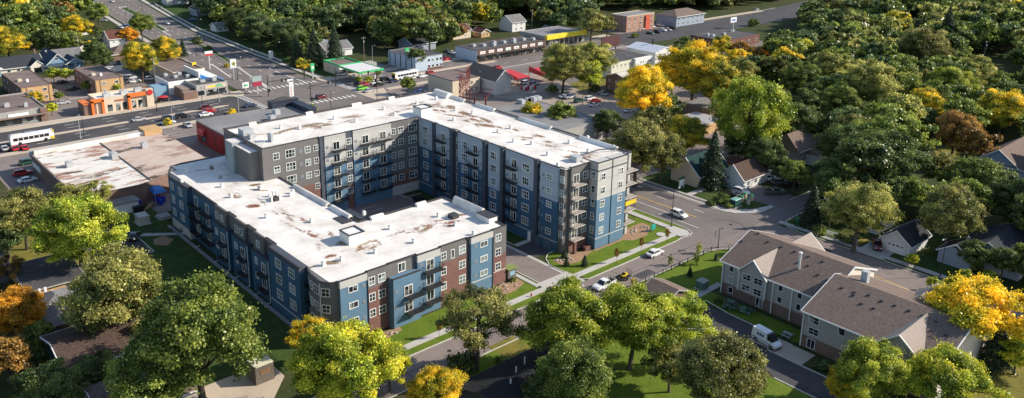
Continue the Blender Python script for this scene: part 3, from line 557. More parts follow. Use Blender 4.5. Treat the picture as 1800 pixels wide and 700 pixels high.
# white bulged parapets
par = MB()
def bulge(x0, x1, y0, y1, z, h):
    """half round parapet over the roof membrane"""
    par = MB(); along_x = (x1-x0) > (y1-y0); n = 6; prev = None
    for i in range(n+1):
        t = math.pi*i/n
        if along_x: c = (y0+y1)/2-(y1-y0)/2*math.cos(t); cur = ((x0, c, z+h*math.sin(t)), (x1, c, z+h*math.sin(t)))
        else: c = (x0+x1)/2-(x1-x0)/2*math.cos(t); cur = ((c, y1, z+h*math.sin(t)), (c, y0, z+h*math.sin(t)))
        if prev: par.quad(prev[0], prev[1], cur[1], cur[0])
        else: first = cur
        prev = cur
    for e in (0, 1):
        ring = []
        for i in range(n+1):
            t = math.pi*i/n
            if along_x: ring.append(((x0, x1)[e], (y0+y1)/2-(y1-y0)/2*math.cos(t), z+h*math.sin(t)))
            else: ring.append(((x0+x1)/2-(x1-x0)/2*math.cos(t), (y1, y0)[e], z+h*math.sin(t)))
        par.poly(ring)
    return par.build('parapet', mem, apt)
for x0, x1 in ((-188, -178), (-173, -165), (-155, -143), (-133, -126), (-126, -121)): bulge(x0, x1, 143.0, 144.2, ZT-.2, .9)
bulge(-190.6, -184, 141.5, 144.2, ZT-.2, 1.6)
for y0, y1 in ((86, 88), (102, 104), (116, 119), (128, 130)): bulge(-194, -192.9, y0, y1, ZT-.2, .8)
for x0, x1 in ((-165, -150), (-148.5, -141)): bulge(x0, x1, 82.6, 83.8, ZL-.2, .8)
for y0, y1 in ((86, 89), (97.5, 100)): bulge(-138.3, -137, y0, y1, ZL-.2, .8)
bulge(-134, -124.5, 104.6, 106.2, ZL-.2, 1.7); par = MB(); par.box(-124.3, 103.4, ZL-.2, -120.2, 105.6, ZL+1.0); 
par.build('parapet', mem, apt)
dk = MB(); dk.box(-124.35, 103.3, ZL+1.0, -120.1, 105.7, ZL+1.15); dk.build('coping', bronze, apt); dk = MB(); dk.box(-143.2, 80.4, ZL-.19, -139.2, 83.2, ZL-.05); dk.build('roof_recess', bronze, apt)
# ---- lift and stair boxes at the west corner
sb = MB(); sb.box(-182, 77.2, 12.5, -174.6, 79.5, ZT-.8, 0, 1); sb.build('stair_tower', [gsid, mem], apt); sb = MB(); sb.box(-186, 76.6, 12.5, -182.2, 79.5, ZT-.2, 0, 1); sb.build('stair_tower', [mat('blue_grey_render', (.3, .34, .36), .8, .08), mem], apt)  # charcoal on the first tower stands for the shade on it
for q in ((-187, 80.4, ZT-.2, -184, 83, ZT+1.7), (-183.2, 81, ZT-.2, -181.8, 82.6, ZT+1.1), (-178.8, 84, ZT-.2, -176.9, 84.6, ZT+1.8)): ub = MB(); ub.box(*q); ub.build('roof_unit', steel, apt)
rl = MB()
for a, b_ in (((-176.6, 79.9), (-173.4, 79.9)), ((-173.4, 79.9), (-173.4, 82.2)), ((-176.6, 79.9), (-176.6, 82.2))):
    for z in (ZT+.5, ZT+1): rl.tube((*a, z), (*b_, z), .03, n=4, cap=False)
    for q in (a, b_): rl.tube((*q, ZT-.2), (*q, ZT+1), .03, n=4, cap=False)
rl.build('roof_railing', white, apt)
# ---- roof vents
def vent(x, y, z, w_=.62, h=.95):
    v = g(x, y, z); b = MB(); b.box(v.x-w_/2, v.y-w_/2, z, v.x+w_/2, v.y+w_/2, z+h*.72)
    b.box(v.x-w_/2-.07, v.y-w_/2-.07, z+h*.72, v.x+w_/2+.07, v.y+w_/2+.07, z+h*.78); b.lathe(v.x, v.y, [(.2, z+h*.78), (.2, z+h*.9), (.3, z+h*.92), (.28, z+h)], 8); b.build('roof_vent', ventm, apt)
ventm = mat('vent_white', (.72, .71, .68), .6, .06)
for x, y in ((494, 226), (527, 227), (588, 210), (626, 215), (675, 193), (694, 203), (733, 183), (767, 175), (801, 195), (831, 200), (798, 212), (876, 233), (898, 226), (935, 254), (903, 250), (963, 273), (1001, 252), (1034, 268), (1079, 262), (981, 293), (1033, 245)): vent(x, y, ZT-.2)
for x, y in ((328, 303), (320, 322), (391, 329), (407, 347), (459, 334), (515, 340), (469, 383), (548, 391), (511, 345), (686, 403), (601, 458), (569, 467), (660, 445), (728, 427), (771, 381), (801, 397), (833, 413), (640, 378), (456, 333)): vent(x, y, ZL-.2)
# hatches and fans
def roofbox(name, x, y, z, wx, wy, h, mt, rim=None):
    v = g(x, y, z); b = MB(); b.box(v.x-wx/2, v.y-wy/2, z, v.x+wx/2, v.y+wy/2, z+h); o = b.build(name, mt, apt)
    if rim:
        q = MB(); x0, x1, y0, y1 = v.x-wx/2-.1, v.x+wx/2+.1, v.y-wy/2-.1, v.y+wy/2+.1
        for s in ((x0, y0, x1, y0+.3), (x0, y1-.3, x1, y1), (x0, y0+.3, x0+.3, y1-.3), (x1-.3, y0+.3, x1, y1-.3)): q.box(s[0], s[1], z+h, s[2], s[3], z+h+.18)
        p = q.build('coping', rim, apt); p.parent = o
    return o
roofbox('lift_overrun', 619, 423, ZL-.2, 3.6, 3.4, 2.0, ventm, bronze); roofbox('lift_overrun', 743, 202, ZT-.2, 3.8, 3.6, 2.2, ventm, bronze)
roofbox('roof_fan', 797, 383, ZL-.2, 1.7, 1.7, .9, bronze); roofbox('roof_fan', 484, 352, ZL-.2, 1.6, 1.2, .8, bronze); roofbox('roof_fan', 1012, 283, ZT-.2, 2.2, 1.8, 1.3, steel)
for dx, dy in ((474, 350), (480, 345), (492, 351), (486, 346), (478, 355)): vent(dx, dy, ZL-.2, .3, 1.3)
# ---- windows and balconies
rowsT = [17.6, 14.35, 11.1, 7.85, 4.6]; rowsL = [10.6, 7.4, 4.2]; slabL = [8.95, 5.75, 2.5]
fN1 = Face('u+', -117.0); fN2 = Face('u+', -117.35); fN3 = Face('u+', -116.1); fN4 = Face('u+', -116.85); fN5 = Face('u+', -117.1)
for z in rowsL:
    window(apt, fN1, 69, z, 1.7, 1.15, 2, 1); window(apt, fN2, 73.1, z, 1.2, 1.5, 2, 2); window(apt, fN2, 75.2, z, 1.4, 1.5, 2, 2)
    window(apt, fN2, 89.4, z, 1.2, 1.5, 2, 2); window(apt, fN2, 94.0, z, 1.5, 1.55, 2, 2)
    window(apt, fN4, 99.2, z-.1, 1.7, 1.15, 2, 1); window(apt, fN5, 103.2, z, 1.35, 1.5, 2, 2)
window(apt, fN2, 91.6, 10.4, .8, 1.7, 1, 1)
window(apt, FN, 79.8, 11.2, 1.5, 1.7, 2, 1, .13)
for z in slabL[1:]: balcony(apt, fN3, 79.4, 82.8, z, 1.5, dark, 80.2)
for z in slabL: balcony(apt, fN1, 84.2, 88.2, z, 1.5, dark, 85.9)
# left side: FL offsets
fL1 = Face('v-', 64.0); fL2 = Face('v-', 64.95); fL3 = Face('v-', 64.5); fL4 = Face('v-', 63.95); fL5 = Face('v-', 63.6)
for z in rowsL:
    window(apt, fL1, -188.2, z, 1.6, 1.6, 2, 2); window(apt, fL1, -183.4, z, 1.9, 1.6, 3, 2)
    window(apt, fL5, -134.6, z, 2.0, 1.7, 3, 2); window(apt, fL5, -129.4, z, 2.0, 1.7, 3, 2)
for z in slabL: balcony(apt, fL2, -178.9, -174.4, z, 1.4, dark, -176.6); balcony(apt, fL2, -172.6, -168, z, 1.4, dark, -170.6)
for a, b_ in ((-164.2, -161.8), (-154.6, -152.4), (-144.8, None)):
    window(apt, fL3, a, 10.8, 1.3, 1.3, 2, 2)
    if b_: window(apt, fL3, b_, 10.8, 1.3, 1.3, 2, 2)
for a in (-160.6, -151.0, -141.8):
    for z in slabL[1:]: balcony(apt, fL4, a-1.2, a+2.2, z, 1.2, dark, a)
    for z in rowsL[1:]: window(apt, fL4, a-3.2, z, 1.1, 1.3, 2, 2)
for z in slabL: balcony(apt, FL, -126.2, -123.9, z, .9, dark, -125.2, 2.1, 1.4)
s1 = Slant((-123.9, 64.2), (-119.6, 63.9)); s2 = Slant((-119.6, 63.9), (-117.9, 65.2))
for z in rowsL: window(apt, s1, .9, z, .9, 1.5, 1, 2); window(apt, s1, 2.9, z, 1.6, 1.5, 2, 2); window(apt, s2, 1.05, z, 1.4, 1.5, 2, 2)
s3 = Slant((-196.8, 67), (-193, 65.2))
for z in rowsL: window(apt, s3, 2.1, z, 1.1, 1.4, 2, 2)
# end wall
fE = Face('u+', -116); fEn = Face('v-', 131.6)
for z in rowsT:
    window(apt, FE, 130.2, z+.1, 1.5, 1.55, 2, 2); window(apt, fE, 133.4, z-.4, 1.35, 1.5, 2, 2); window(apt, fE, 139.4, z-.4, 1.35, 1.5, 2, 2)
    window(apt, fEn, -117.2, z-.1, 1.0, 1.6, 1, 2); window(apt, FR, -119.9+.3, z+.0, 1.1, 1.5, 2, 2)
palebal = mat('pale_balcony_concrete', (.52, .46, .4), .8, .1)
for z in rowsT: balcony(apt, FE, 125.7, 129.2, z-1.4, 1.4, palebal, 127.2, 2.2, 1.9)
for i, z in enumerate(rowsT):
    b = MB(); b.box(-118.4, 141.5, z-1.6, -116.0, 145.6, z-1.4); o = b.build('balcony', palebal, apt)
    r = MB(); f_ = Face('u+', -118.4); railing(r, f_, 141.6, 145.5, 2.35, z-1.4); q = r.build('railing', dark, apt); q.parent = o
    window(apt, Face('u+', -118.5), 142.4, z-.25, 1.6, 2.2, 2, 1, .13, 'balcony_door', gm=glass_door)
ban = MB(); ban.box(-116.0, 141.6, 8.0, -115.9, 145.5, 9.0); ban.build('balcony_banner', mat('yellow_cloth', (.75, .5, .02), .7), apt)
# court balconies
FBb = Face('u+', -172.5); FRb = Face('v-', 123.3)
for z in rowsT:
    balcony(apt, FBb, 97.2, 101.0, z-1.25, 1.4, dark, 98.7); balcony(apt, FBb, 105.4, 109.2, z-1.25, 1.4, dark, 107.0); balcony(apt, FBb, 110.2, 114.2, z-1.25, 1.4, dark, 112.2)
    balcony(apt, FRb, -163.9, -160.2, z-1.25, 1.4, dark, -161.6); balcony(apt, FRb, -151.3, -147.4, z-1.25, 1.4, dark, -148.7); balcony(apt, FRb, -137.2, -133.4, z-1.25, 1.4, dark, -134.6)
# court windows: past the hundred largest, the rest as one part
def cwin(F, a, z, w_, h, nx, ny, fr, m, mp): win_mesh(bf, bf, F, a, z, w_*1.14, h*1.12, nx, ny, .12, m, mp)
bf = MB(); FBw = Face('u+', -172.88); FBp = Face('u+', -172.7)
for i, z in enumerate(rowsT):
    for a, w_, nx in ((83, 1.4, 2), (86.6, 2.2, 3), (91.1, 1.3, 2)):
        if z > 10.5: cwin(FBw, a, z+.3, w_, 1.5 if nx < 3 else 1.8, nx, 2, .1, 0, 1)
    if z > 7: win_mesh(bf, bf, FBw, 93.3, z+.3, 1.3, 1.5, 2, 2, .1, 0, 1)
    cwin(FBp, 102.4, z+.2, 1.3, 1.5, 2, 2, .1, 0, 1)
    for a, w_, nx in ((115.7, 1.1, 2), (118, 1.5, 2), (121.8, 2.3, 3)): cwin(FBw, a, z+.2, w_, 1.5 if nx < 3 else 1.9, nx, 2, .1, 0, 1)
    for a, w_, nx, F_ in ((-169.2, 1.9, 3, FRb), (-152.9, 2.0, 3, FRb), (-142, 2.0, 3, FRb), (-130.6, 2.0, 3, FRb), (-122.9, 1.5, 2, FRb)): cwin(F_, a, z-.1 if a > -124 else z, w_, 1.7 if nx == 3 else 1.3, nx, 2, .1, 0, 1)
    for a, w_ in ((-156.5, .9), (-144.3, .5), (-137.95, .5), (-126.3, .7)): cwin(FR, a, z, w_, 1.5, 1, 2, .1, 0, 1)
bf.build('window', [white, glass], apt, kind='stuff', label='white framed courtyard windows of the five storey wings')
# wall grilles, downpipes, doors, string lines
def grille(F, a0, a1, z0, z1):
    b = MB(); F.box(b, a0, a1, 0, .05, z0, z1); b.build('wall_grille', grille_m, apt)
grille_m = mat('grille_grey', (.2, .22, .25), .6, .1)
for z in rowsT:
    for a in (89.3,):
        if z > 10: grille(FBw, a-.45, a+.45, z-.15, z+.75)
    for a in (96.2, 104.3, 114.3): grille(FBb, a-.35, a+.35, z-.5, z+.2)
    for a in (-162.9, -159.5, -146.8, -136.9, -124.9): grille(FRb, a-.3, a+.3, z-.4, z+.2)
for z in rowsL:
    for a, F_ in ((71.2, fN1), (83.8, fN1), (97, fN4), (77.6, fN3)): grille(F_, a-.35, a+.35, z-.4, z+.25) if z < 10 or a != 77.6 else None
def pipe(mt, *segs):
    b = MB()
    for p, q in segs: b.tube(p, q, .075, n=5)
    b.build('downpipe', mt, apt)
for a in (-158.1, -148.7, -139.5): pipe(white, (fL4.pt(a, .12, .4), fL4.pt(a, .12, 9.1)), (fL4.pt(a, .12, .4), fL4.pt(a-.2, 1.3, .15)))
pipe(white, (s2.pt(.05, .1, .3), s2.pt(.05, .1, 12.3)))
for a in (-174, -164, -154, -144.5): pipe(white, (fL4.pt(a, .1, .5), fL4.pt(a, 1.2, .3)))
pipe(dark, (fN3.pt(76.75, .1, .1), fN3.pt(76.75, .1, 10.2))); pipe(dark, (fN1.pt(72, .1, .1), fN1.pt(72, .1, 11.3))); pipe(dark, (fN4.pt(101.6, .1, .1), fN4.pt(101.6, .1, 11.3)))
d = MB(); FRb.box(d, -129.5, -128.5, 0, .07, .1, 2.3); d.build('service_door', white, apt)
for a in (-126.6, -122.9): d = MB(); FR.box(d, a-1.3, a+1.3, .0, .9, .05, 2.35); d.build('garage_door', mat('garage_door_blue', (.07, .12, .16), .6), apt)
for q in ((-117.55, 66.4, 2.4, -116.95, 72, 2.55), (-138.4, 63.5, 2.0, -126.4, 63.6, 2.2)): ml = MB(); ml.box(*q); ml.build('string_course', stone_w, apt)
wl2 = MB()
wl2.box(-117.6, 126, 0, -117, 126.6, 3); wl2.box(-117.4, 129.2, .0, -116.6, 131.4, .9); wl2.build('patio_wall', brick, apt)
# foundation strip on the left
fd = MB(); fd.box(-190.4, 62.6, .05, -126.5, 63.3, .32); fd.build('foundation_kerb', mat('foundation_grey', (.25, .25, .26), .9, .1), apt)
# ================= OTHER BUILDINGS =================
def shingle(name, c1, c2):
    return mat2(name, [c1, (c2, 2.5, .42, .62, .8, (1, 1, 1)), (tuple(k*.6 for k in c1), 7, .52, .7, .6, (1, 1, 1)), (tuple(min(1, k*1.5) for k in c2), .35, .55, .8, .3, (1, 1, 1))], .95, .1)
sh_brown = shingle('brown_grey_shingle', (.15, .112, .094), (.235, .183, .155))
sh_grey = shingle('grey_shingle', (.15, .145, .15), (.24, .23, .23))
sh_slate = shingle('dark_slate_shingle', (.035, .04, .048), (.07, .075, .08))
sh_green = shingle('dark_green_shingle', (.02, .045, .045), (.04, .075, .07))
sh_rust = shingle('rust_brown_shingle', (.1, .045, .035), (.17, .075, .055))
sh_dk = shingle('dark_brown_shingle', (.07, .048, .04), (.125, .085, .07))
sh_blue = shingle('blue_slate_shingle', (.045, .07, .1), (.075, .11, .15))
flat_grey = mat2('grey_flat_roof', [(.2, .195, .2), ((.29, .28, .275), .12, .42, .7, .8, (1, 1, 1)), ((.12, .115, .12), .5, .55, .8, .6, (1, 1, 1))])
flat_brown = mat2('brown_flat_roof', [(.17, .13, .12), ((.25, .19, .165), .2, .42, .65, .8, (1, .3, 1)), ((.09, .07, .07), .4, .52, .72, .8, (1, .3, 1))])
flat_dark = mat2('dark_flat_roof', [(.075, .072, .075), ((.13, .12, .12), .2, .42, .7, .8, (1, 1, 1)), ((.04, .04, .04), .6, .55, .8, .6, (1, 1, 1))])
rusty_white = mat2('stained_white_roof', [(.68, .65, .6), ((.34, .19, .14), .16, .52, .57, .95, (1, .4, 1)), ((.1, .065, .045), .22, .56, .6, .95, (1, .3, 1)), ((.5, .4, .3), .7, .5, .7, .6, (1, .5, 1))])
rusty_pink = mat2('stained_tan_roof', [(.5, .4, .34), ((.33, .2, .16), .2, .5, .62, .8, (1, .5, 1)), ((.08, .055, .035), .2, .56, .6, .95, (1, .35, 1)), ((.62, .55, .48), .5, .5, .7, .6, (1, .5, 1))])
tan = mat('tan_brick', (.52, .33, .16), .85, .1, 1.2); tan_pale = mat('cream_stucco', (.6, .5, .38), .85, .08)
brick2 = brickmat('dark_red_brick', (.2, .07, .05), (.14, .055, .045), (.22, .17, .15)); brick3 = brickmat('brown_brick', (.22, .13, .1), (.17, .1, .08), (.25, .2, .17))
wsid = sidingmat('white_siding', (.7, .7, .68), .25, False, .05, .15); bsid = sidingmat('light_blue_siding', (.2, .33, .44), .22, False, .06, .15)
gpan = sidingmat('pale_blue_panel', (.42, .5, .58), 1.2, True, .06, .15); gsid2 = sidingmat('blue_grey_siding', (.3, .35, .42), .25, False, .06, .15)
taupe = sidingmat('taupe_siding', (.4, .365, .335), .22, False, .05, .12); cream = sidingmat('cream_siding', (.66, .6, .52), .22, False, .04, .1)
creamw = mat('cream_plaster', (.62, .6, .48), .85, .08); greyb = mat('grey_block', (.36, .35, .33), .9, .1); redp = paint('red_paint', (.5, .03, .03), .5)
orange = paint('orange_panel', (.72, .17, .03), .6); yellow = paint('yellow_fascia', (.78, .6, .03), .5); green = paint('green_fascia', (.05, .45, .16), .5)
bluep = paint('blue_awning', (.02, .18, .5), .6); redwall = mat('red_rendered_wall', (.24, .035, .035), .85, .15, .8)
def thing_b(name, label, x0, x1, y0, y1, cat='building', group=None): return empty(name, ((x0+x1)/2, (y0+y1)/2, 0), 0, label, cat, group)
FACES = {'N': ('u+', 1), 'L': ('v-', 2), 'B': ('u-', 0), 'A': ('v+', 3)}   # N faces the near side, L the left side
def bface(k, x0, x1, y0, y1):
    return {'N': Face('u+', x1), 'L': Face('v-', y0), 'B': Face('u-', x0), 'A': Face('v+', y1)}[k]
def wins(t, k, box_, al, zs, w_=1.2, h=1.3, nx=2, ny=1, fm=None, name='window', gm=None, one=False):
    F = bface(k, *box_)
    for a in al:
        for z in zs:
            if one:
                b = MB(); win_mesh(b, b, F, a, z, w_, h, nx, ny, .09, 0, 1); b.build(name, [fm or white, gm or glass_far], t)
            else: window(t, F, a, z, w_, h, nx, ny, .09, name, fm, gm or glass_far)
def hvac(t, x, y, z, wx=1.6, wy=1.2, h=1.1, mt=None):
    b = MB(); b.box(x-wx/2, y-wy/2, z, x+wx/2, y+wy/2, z+h); b.lathe(x, y, [(min(wx, wy)*.36, z+h), (min(wx, wy)*.36, z+h+.15), (.1, z+h+.17)], 8); return b.build('roof_unit', mt or steel, t)
def flatb(name, label, x0, x1, y0, y1, h, wm, rm, cap=None, par_h=.4, cat='building', group=None, units=0, seed=0, tag_=True):
    t = thing_b(name, label, x0, x1, y0, y1, cat, group)
    b = MB(); b.prism([(x0, y0), (x1, y0), (x1, y1), (x0, y1)], 0, h-.15); b.build('wall', wm, t)
    p = MB(); e = .3
    for q in ((x0, y0, x1, y0+e), (x0, y1-e, x1, y1), (x0, y0+e, x0+e, y1-e), (x1-e, y0+e, x1, y1-e)): p.box(q[0], q[1], h-.15, q[2], q[3], h-.15+par_h)
    p.build('parapet', cap or wm, t)
    r = MB(); r.box(x0+e, y0+e, h-.15, x1-e, y1-e, h-.02); r.build('roof', rm, t)
    q = random.Random(seed)
    for i in range(units): hvac(t, x0+(x1-x0)*(.2+.6*q.random()), y0+(y1-y0)*(.15+.7*q.random()), h-.02, 1.2+q.random()*1.2, 1+q.random(), .8+q.random()*.6)
    return t
def gableb(name, label, x0, x1, y0, y1, h, rh, axis, wm, rm, over=.5, trim=None, cat='house', group=None, chim=None, hip=0., base=None):
    """gable or hip roof; axis 'x' or 'y' is the ridge direction"""
    t = thing_b(name, label, x0, x1, y0, y1, cat, group)
    b = MB(); b.prism([(x0, y0), (x1, y0), (x1, y1), (x0, y1)], 0, h)
    if hip == 0:
        if axis == 'x':
            ym = (y0+y1)/2
            for x in (x0, x1): b.poly([(x, y0, h), (x, y1, h), (x, ym, h+rh)])
        else:
            xm = (x0+x1)/2
            for y in (y0, y1): b.poly([(x0, y, h), (x1, y, h), (xm, y, h+rh)])
    b.build('wall', wm, t)
    if base: q = MB(); q.box(x0-.05, y0-.05, 0, x1+.05, y1+.05, base[0]); q.build('foundation', base[1], t)
    gable_roof(t, x0, x1, y0, y1, h, rh, axis, rm, over, trim or white, hip)
    if chim: cx, cy_, ch = chim; q = MB(); q.box(cx-.45, cy_-.35, h, cx+.45, cy_+.35, ch); q.box(cx-.52, cy_-.42, ch, cx+.52, cy_+.42, ch+.15); q.build('chimney', brick3, t)
    return t
def gable_roof(t, x0, x1, y0, y1, h, rh, axis, rm, over=.5, trim=None, hip=0., name='roof'):
    th = .18; b = MB(); tr = MB(); sl = rh/((y1-y0)/2 if axis == 'x' else (x1-x0)/2); dz = over*sl
    if axis == 'x': A, B, c0, c1 = x0-over, x1+over, y0-over, y1+over; f = lambda a, c, z: (a, c, z)
    else: A, B, c0, c1 = y0-over, y1+over, x0-over, x1+over; f = lambda a, c, z: (c, a, z)
    cm = (c0+c1)/2; zl = h-dz+.02; zr = h+rh+.02; hp = hip*(c1-c0)/2
    flip = axis != 'x'
    def hexs(lo, hi):
        P = [*lo, *hi]; b.hexa(P if not flip else [P[1], P[0], P[3], P[2], P[5], P[4], P[7], P[6]])
    for s, c in ((1, c0), (-1, c1)):
        q = [(A, c, zl), (B, c, zl), (B-hp, cm, zr), (A+hp, cm, zr)]
        lo = [f(x, y, z) for x, y, z in q]; hi = [f(x, y, z+th) for x, y, z in q]
        if s < 0: lo = [lo[1], lo[0], lo[3], lo[2]]; hi = [hi[1], hi[0], hi[3], hi[2]]
        hexs(lo, hi)
        tr.hexa([f(A, c-.06*s-.05, zl-.1), f(B, c-.06*s-.05, zl-.1), f(B, c-.06*s+.05, zl-.1), f(A, c-.06*s+.05, zl-.1), f(A, c-.06*s-.05, zl+th-.02), f(B, c-.06*s-.05, zl+th-.02), f(B, c-.06*s+.05, zl+th-.02), f(A, c-.06*s+.05, zl+th-.02)])
    if hip:
        for s, a in ((1, A), (-1, B)):
            b.poly([f(a, c0, zl+th+.003), f(a, c1, zl+th+.003), f(a+hp*s, cm, zr+th+.003)][::s])
    else:
        for a in (A, B):
            for c in (c0, c1):
                e = .07; tr.hexa([f(a-e, c, zl-.08), f(a+e, c, zl-.08), f(a+e, cm, zr-.08), f(a-e, cm, zr-.08), f(a-e, c, zl+th+.03), f(a+e, c, zl+th+.03), f(a+e, cm, zr+th+.03), f(a-e, cm, zr+th+.03)])
    o = b.build(name, rm, t); q = tr.build('roof_trim', trim or white, t); q.parent = o; return o
def sign_panel(t, F, a0, a1, z0, z1, o=.12, m_=None, marks=None, seed=0, name='sign'):
    b = MB(); F.box(b, a0, a1, 0, o, z0, z1, 0)
    if marks:
        q = random.Random(seed); a = a0+.25*(z1-z0)+.1
        while a < a1-.4: s = (z1-z0)*(.25+.25*q.random()); F.box(b, a, a+s*.55, o, o+.02, z0+(z1-z0)*.28, z0+(z1-z0)*(.5+.22*q.random()), 1); a += s*.95
    return b.build(name, [m_ or white, marks or dark], t)
# --- stained warehouse left of the apartment building
x0, x1, y0, y1 = -252, -208.5, 48.4, 84.6
t = thing_b('warehouse', 'low brick warehouse with a rust streaked white flat roof left of the apartment building', x0, x1, y0, y1)
b = MB(); b.prism([(-252, 48.4), (-208.5, 48.4), (-208.5, 63.6), (-219, 84.6), (-247, 84.6), (-247, 83.5), (-252, 83.5)], 0, 5.2); b.build('wall', [brick3], t)
b = MB(); b.prism([(-251.6, 48.8), (-232, 48.8), (-232, 66.2), (-251.6, 66.2)], 5.2, 5.3); b.prism([(-232, 48.8), (-208.9, 48.8), (-208.9, 63.6), (-210.4, 66.2), (-232, 66.2)], 5.2, 5.3); b.build('roof', rusty_white, t)
b = MB(); b.prism([(-251.6, 66.3), (-210.5, 66.3), (-219.4, 84.2), (-246.8, 84.2), (-246.8, 83), (-251.6, 83)], 5.2, 5.32); b.build('roof', rusty_pink, t, 'tan stained half of the warehouse roof')
b = MB(); coping([(-252, 48.5), (-208.6, 48.5), (-208.6, 63.6), (-219, 84.5)], 5.2, .4, .22, b); b.build('coping', flat_brown, t)
b = MB(); b.box(-251.6, 66.15, 5.3, -210.5, 66.4, 5.5); b.build('parapet', flat_dark, t)
b = MB(); b.hexa([(-255.2, 48.4, 4.0), (-252.0, 48.4, 4.0), (-252.0, 83.5, 4.0), (-255.2, 83.5, 4.0), (-253, 48.4, 6.1), (-251.8, 48.4, 6.3), (-251.8, 83.5, 6.3), (-253, 83.5, 6.1)]); b.build('sloped_fascia', mat('blue_grey_metal_roof', (.3, .37, .44), .5, .08, 1), t)
b = MB(); b.box(-251.7, 49, 5.3, -250.9, 84, 6.35); b.build('parapet', mem, t)
b = MB(); b.box(-255.5, 78.6, 0, -250, 83.6, 6.9); b.build('entrance_block', tan, t)
for x, y, s in ((122, 293, 1.6), (200, 277, 3.0), (254, 259, 1.6)): v = g(x, y, 5.4); hvac(t, v.x, v.y, 5.3, s, 1.6, 1.5)
b = MB(); b.box(-250.9, 48.25, 2.2, -243, 48.4, 3.6); b.build('sign', [white], t)
b = MB(); b.prism([(-208.4, 54.6), (-204.6, 54.6), (-204.6, 61), (-208.4, 61)], 0, 2.9) ; o = b.build('rear_store', [white], t)
b = MB(); b.box(-208.4, 54.4, 2.9, -204.2, 61.3, 3.15); b.build('roof', flat_grey, t, 'grey roof of the rear store')
# --- dark roofed building with red arches
x0, x1, y0, y1 = -252, -204, 95, 129
t = flatb('red_arched_building', 'dark flat roofed building with red arched side wall behind the apartments', x0, x1, y0, y1, 6.6, redwall, flat_grey, flat_grey, .5)
F = Face('v-', y0)
for k in range(7):
    a = -247+k*6.0; b = MB(); pts = [(a-2, 1.0), (a+2, 1.0)]+[(a+2*math.cos(R(q)), 3.6+2*math.sin(R(q))*.8) for q in range(0, 181, 30)]
    b.poly([F.pt(p[0], .06, p[1]) for p in pts]); b.build('arched_panel', mat('arch_red', (.33, .03, .03), .8, .1) if k else glass_far, t)
b = MB(); F.box(b, -249.4, -244.6, 0, 1.2, 4.1, 4.3); b.hexa([F.pt(-249.4, 1.2, 3.6), F.pt(-244.6, 1.2, 3.6), F.pt(-244.6, 0, 3.6), F.pt(-249.4, 0, 3.6), F.pt(-249, .7, 5.1), F.pt(-245, .7, 5.1), F.pt(-245, 0, 5.4), F.pt(-249, 0, 5.4)]); b.build('awning', redp, t)
b = MB(); b.box(-253.6, 120, 4, -250.6, 129.6, 8.6); b.box(-253.8, 119.8, 8.6, -250.4, 129.8, 8.8); b.box(-250, 126.6, 5, -238, 129.6, 8.2); b.build('dark_parapet', paint('navy_fascia', (.02, .03, .05), .6), t)
pts = [(-252.4, 120.4+8.8*i/8, 8.8+1.0*math.sin(math.pi*i/8)) for i in range(9)]
b = MB(); b.poly([(p[0], p[1], p[2]) for p in pts][::-1]); b.poly([(p[0]+1.2, p[1], p[2]) for p in pts])
for p, q in zip(pts[:-1], pts[1:]): b.quad(p, q, (q[0]+1.2, q[1], q[2]), (p[0]+1.2, p[1], p[2]))
b.build('arched_sign_top', flat_dark, t)
for x, y in ((478, 210), (486, 200)): v = g(x, y, 6.8); hvac(t, v.x, v.y, 6.5, 2.2, 1.8, 1.6)
for k in range(4): v = g(375+k*2, 215, 6.8); 
hvac(t, -236, 102, 6.5, 1, 1, .8)
# --- left commercial buildings
t = flatb('shop_building', 'low brown roofed shop at the left edge by the bus road', -333, -306.5, 40, 65.5, 4.4, greyb, flat_brown, greyb, .5, units=3, seed=2)
F = Face('u+', -306.5); sign_panel(t, F, 54, 60, 2.9, 3.9, .15, white); b = MB(); F.box(b, 51, 64, 0, .05, .3, 2.5); b.build('shop_window', glass_far, t)
b = MB(); b.box(-306.5, 63.5, 0, -305.8, 65.6, 4.8); b.box(-306.4, 40, 2.7, -304.8, 65.5, 3.0); b.build('canopy', brick3, t)
for nm, xa, xb, ya, yb, lb in (('apartment_block', -364, -334.5, 64.2, 74.4, 'tan brick two storey block nearest the left edge'), ('apartment_block', -358, -331, 88.2, 98.4, 'tan brick two storey block right of its twin')):
    t = flatb(nm, lb, xa, xb, ya, yb, 6.0, [brick3, tan][1], flat_brown, brick3, .3, 'apartment block', 'twin tan brick blocks')
    wins(t, 'N', (xa, xb, ya, yb), (ya+3.2, yb-2.4), (1.7, 4.5), 1.3, 1.2); b = MB(); F = Face('u+', xb)
    for a in (ya+.05, ya+1.7, yb-1.3): F.box(b, a, a+.3, 0, .08, .1, 5.9)
    b.build('pilaster', brick3, t); b = MB(); Face('v-', ya).box(b, xa, xb, 0, .06, .1, 5.8); b.build('side_wall', brick3, t)
    wins(t, 'L', (xa, xb, ya-.07, yb), (xa+4, xa+9, xb-5), (1.7, 4.4), 1.2, 1.1); hvac(t, xa+17, ya+2.4, 6, 2.4, 1.4, .7, tan_pale); hvac(t, xa+20, ya+4.4, 6, .8, .8, 1, white)
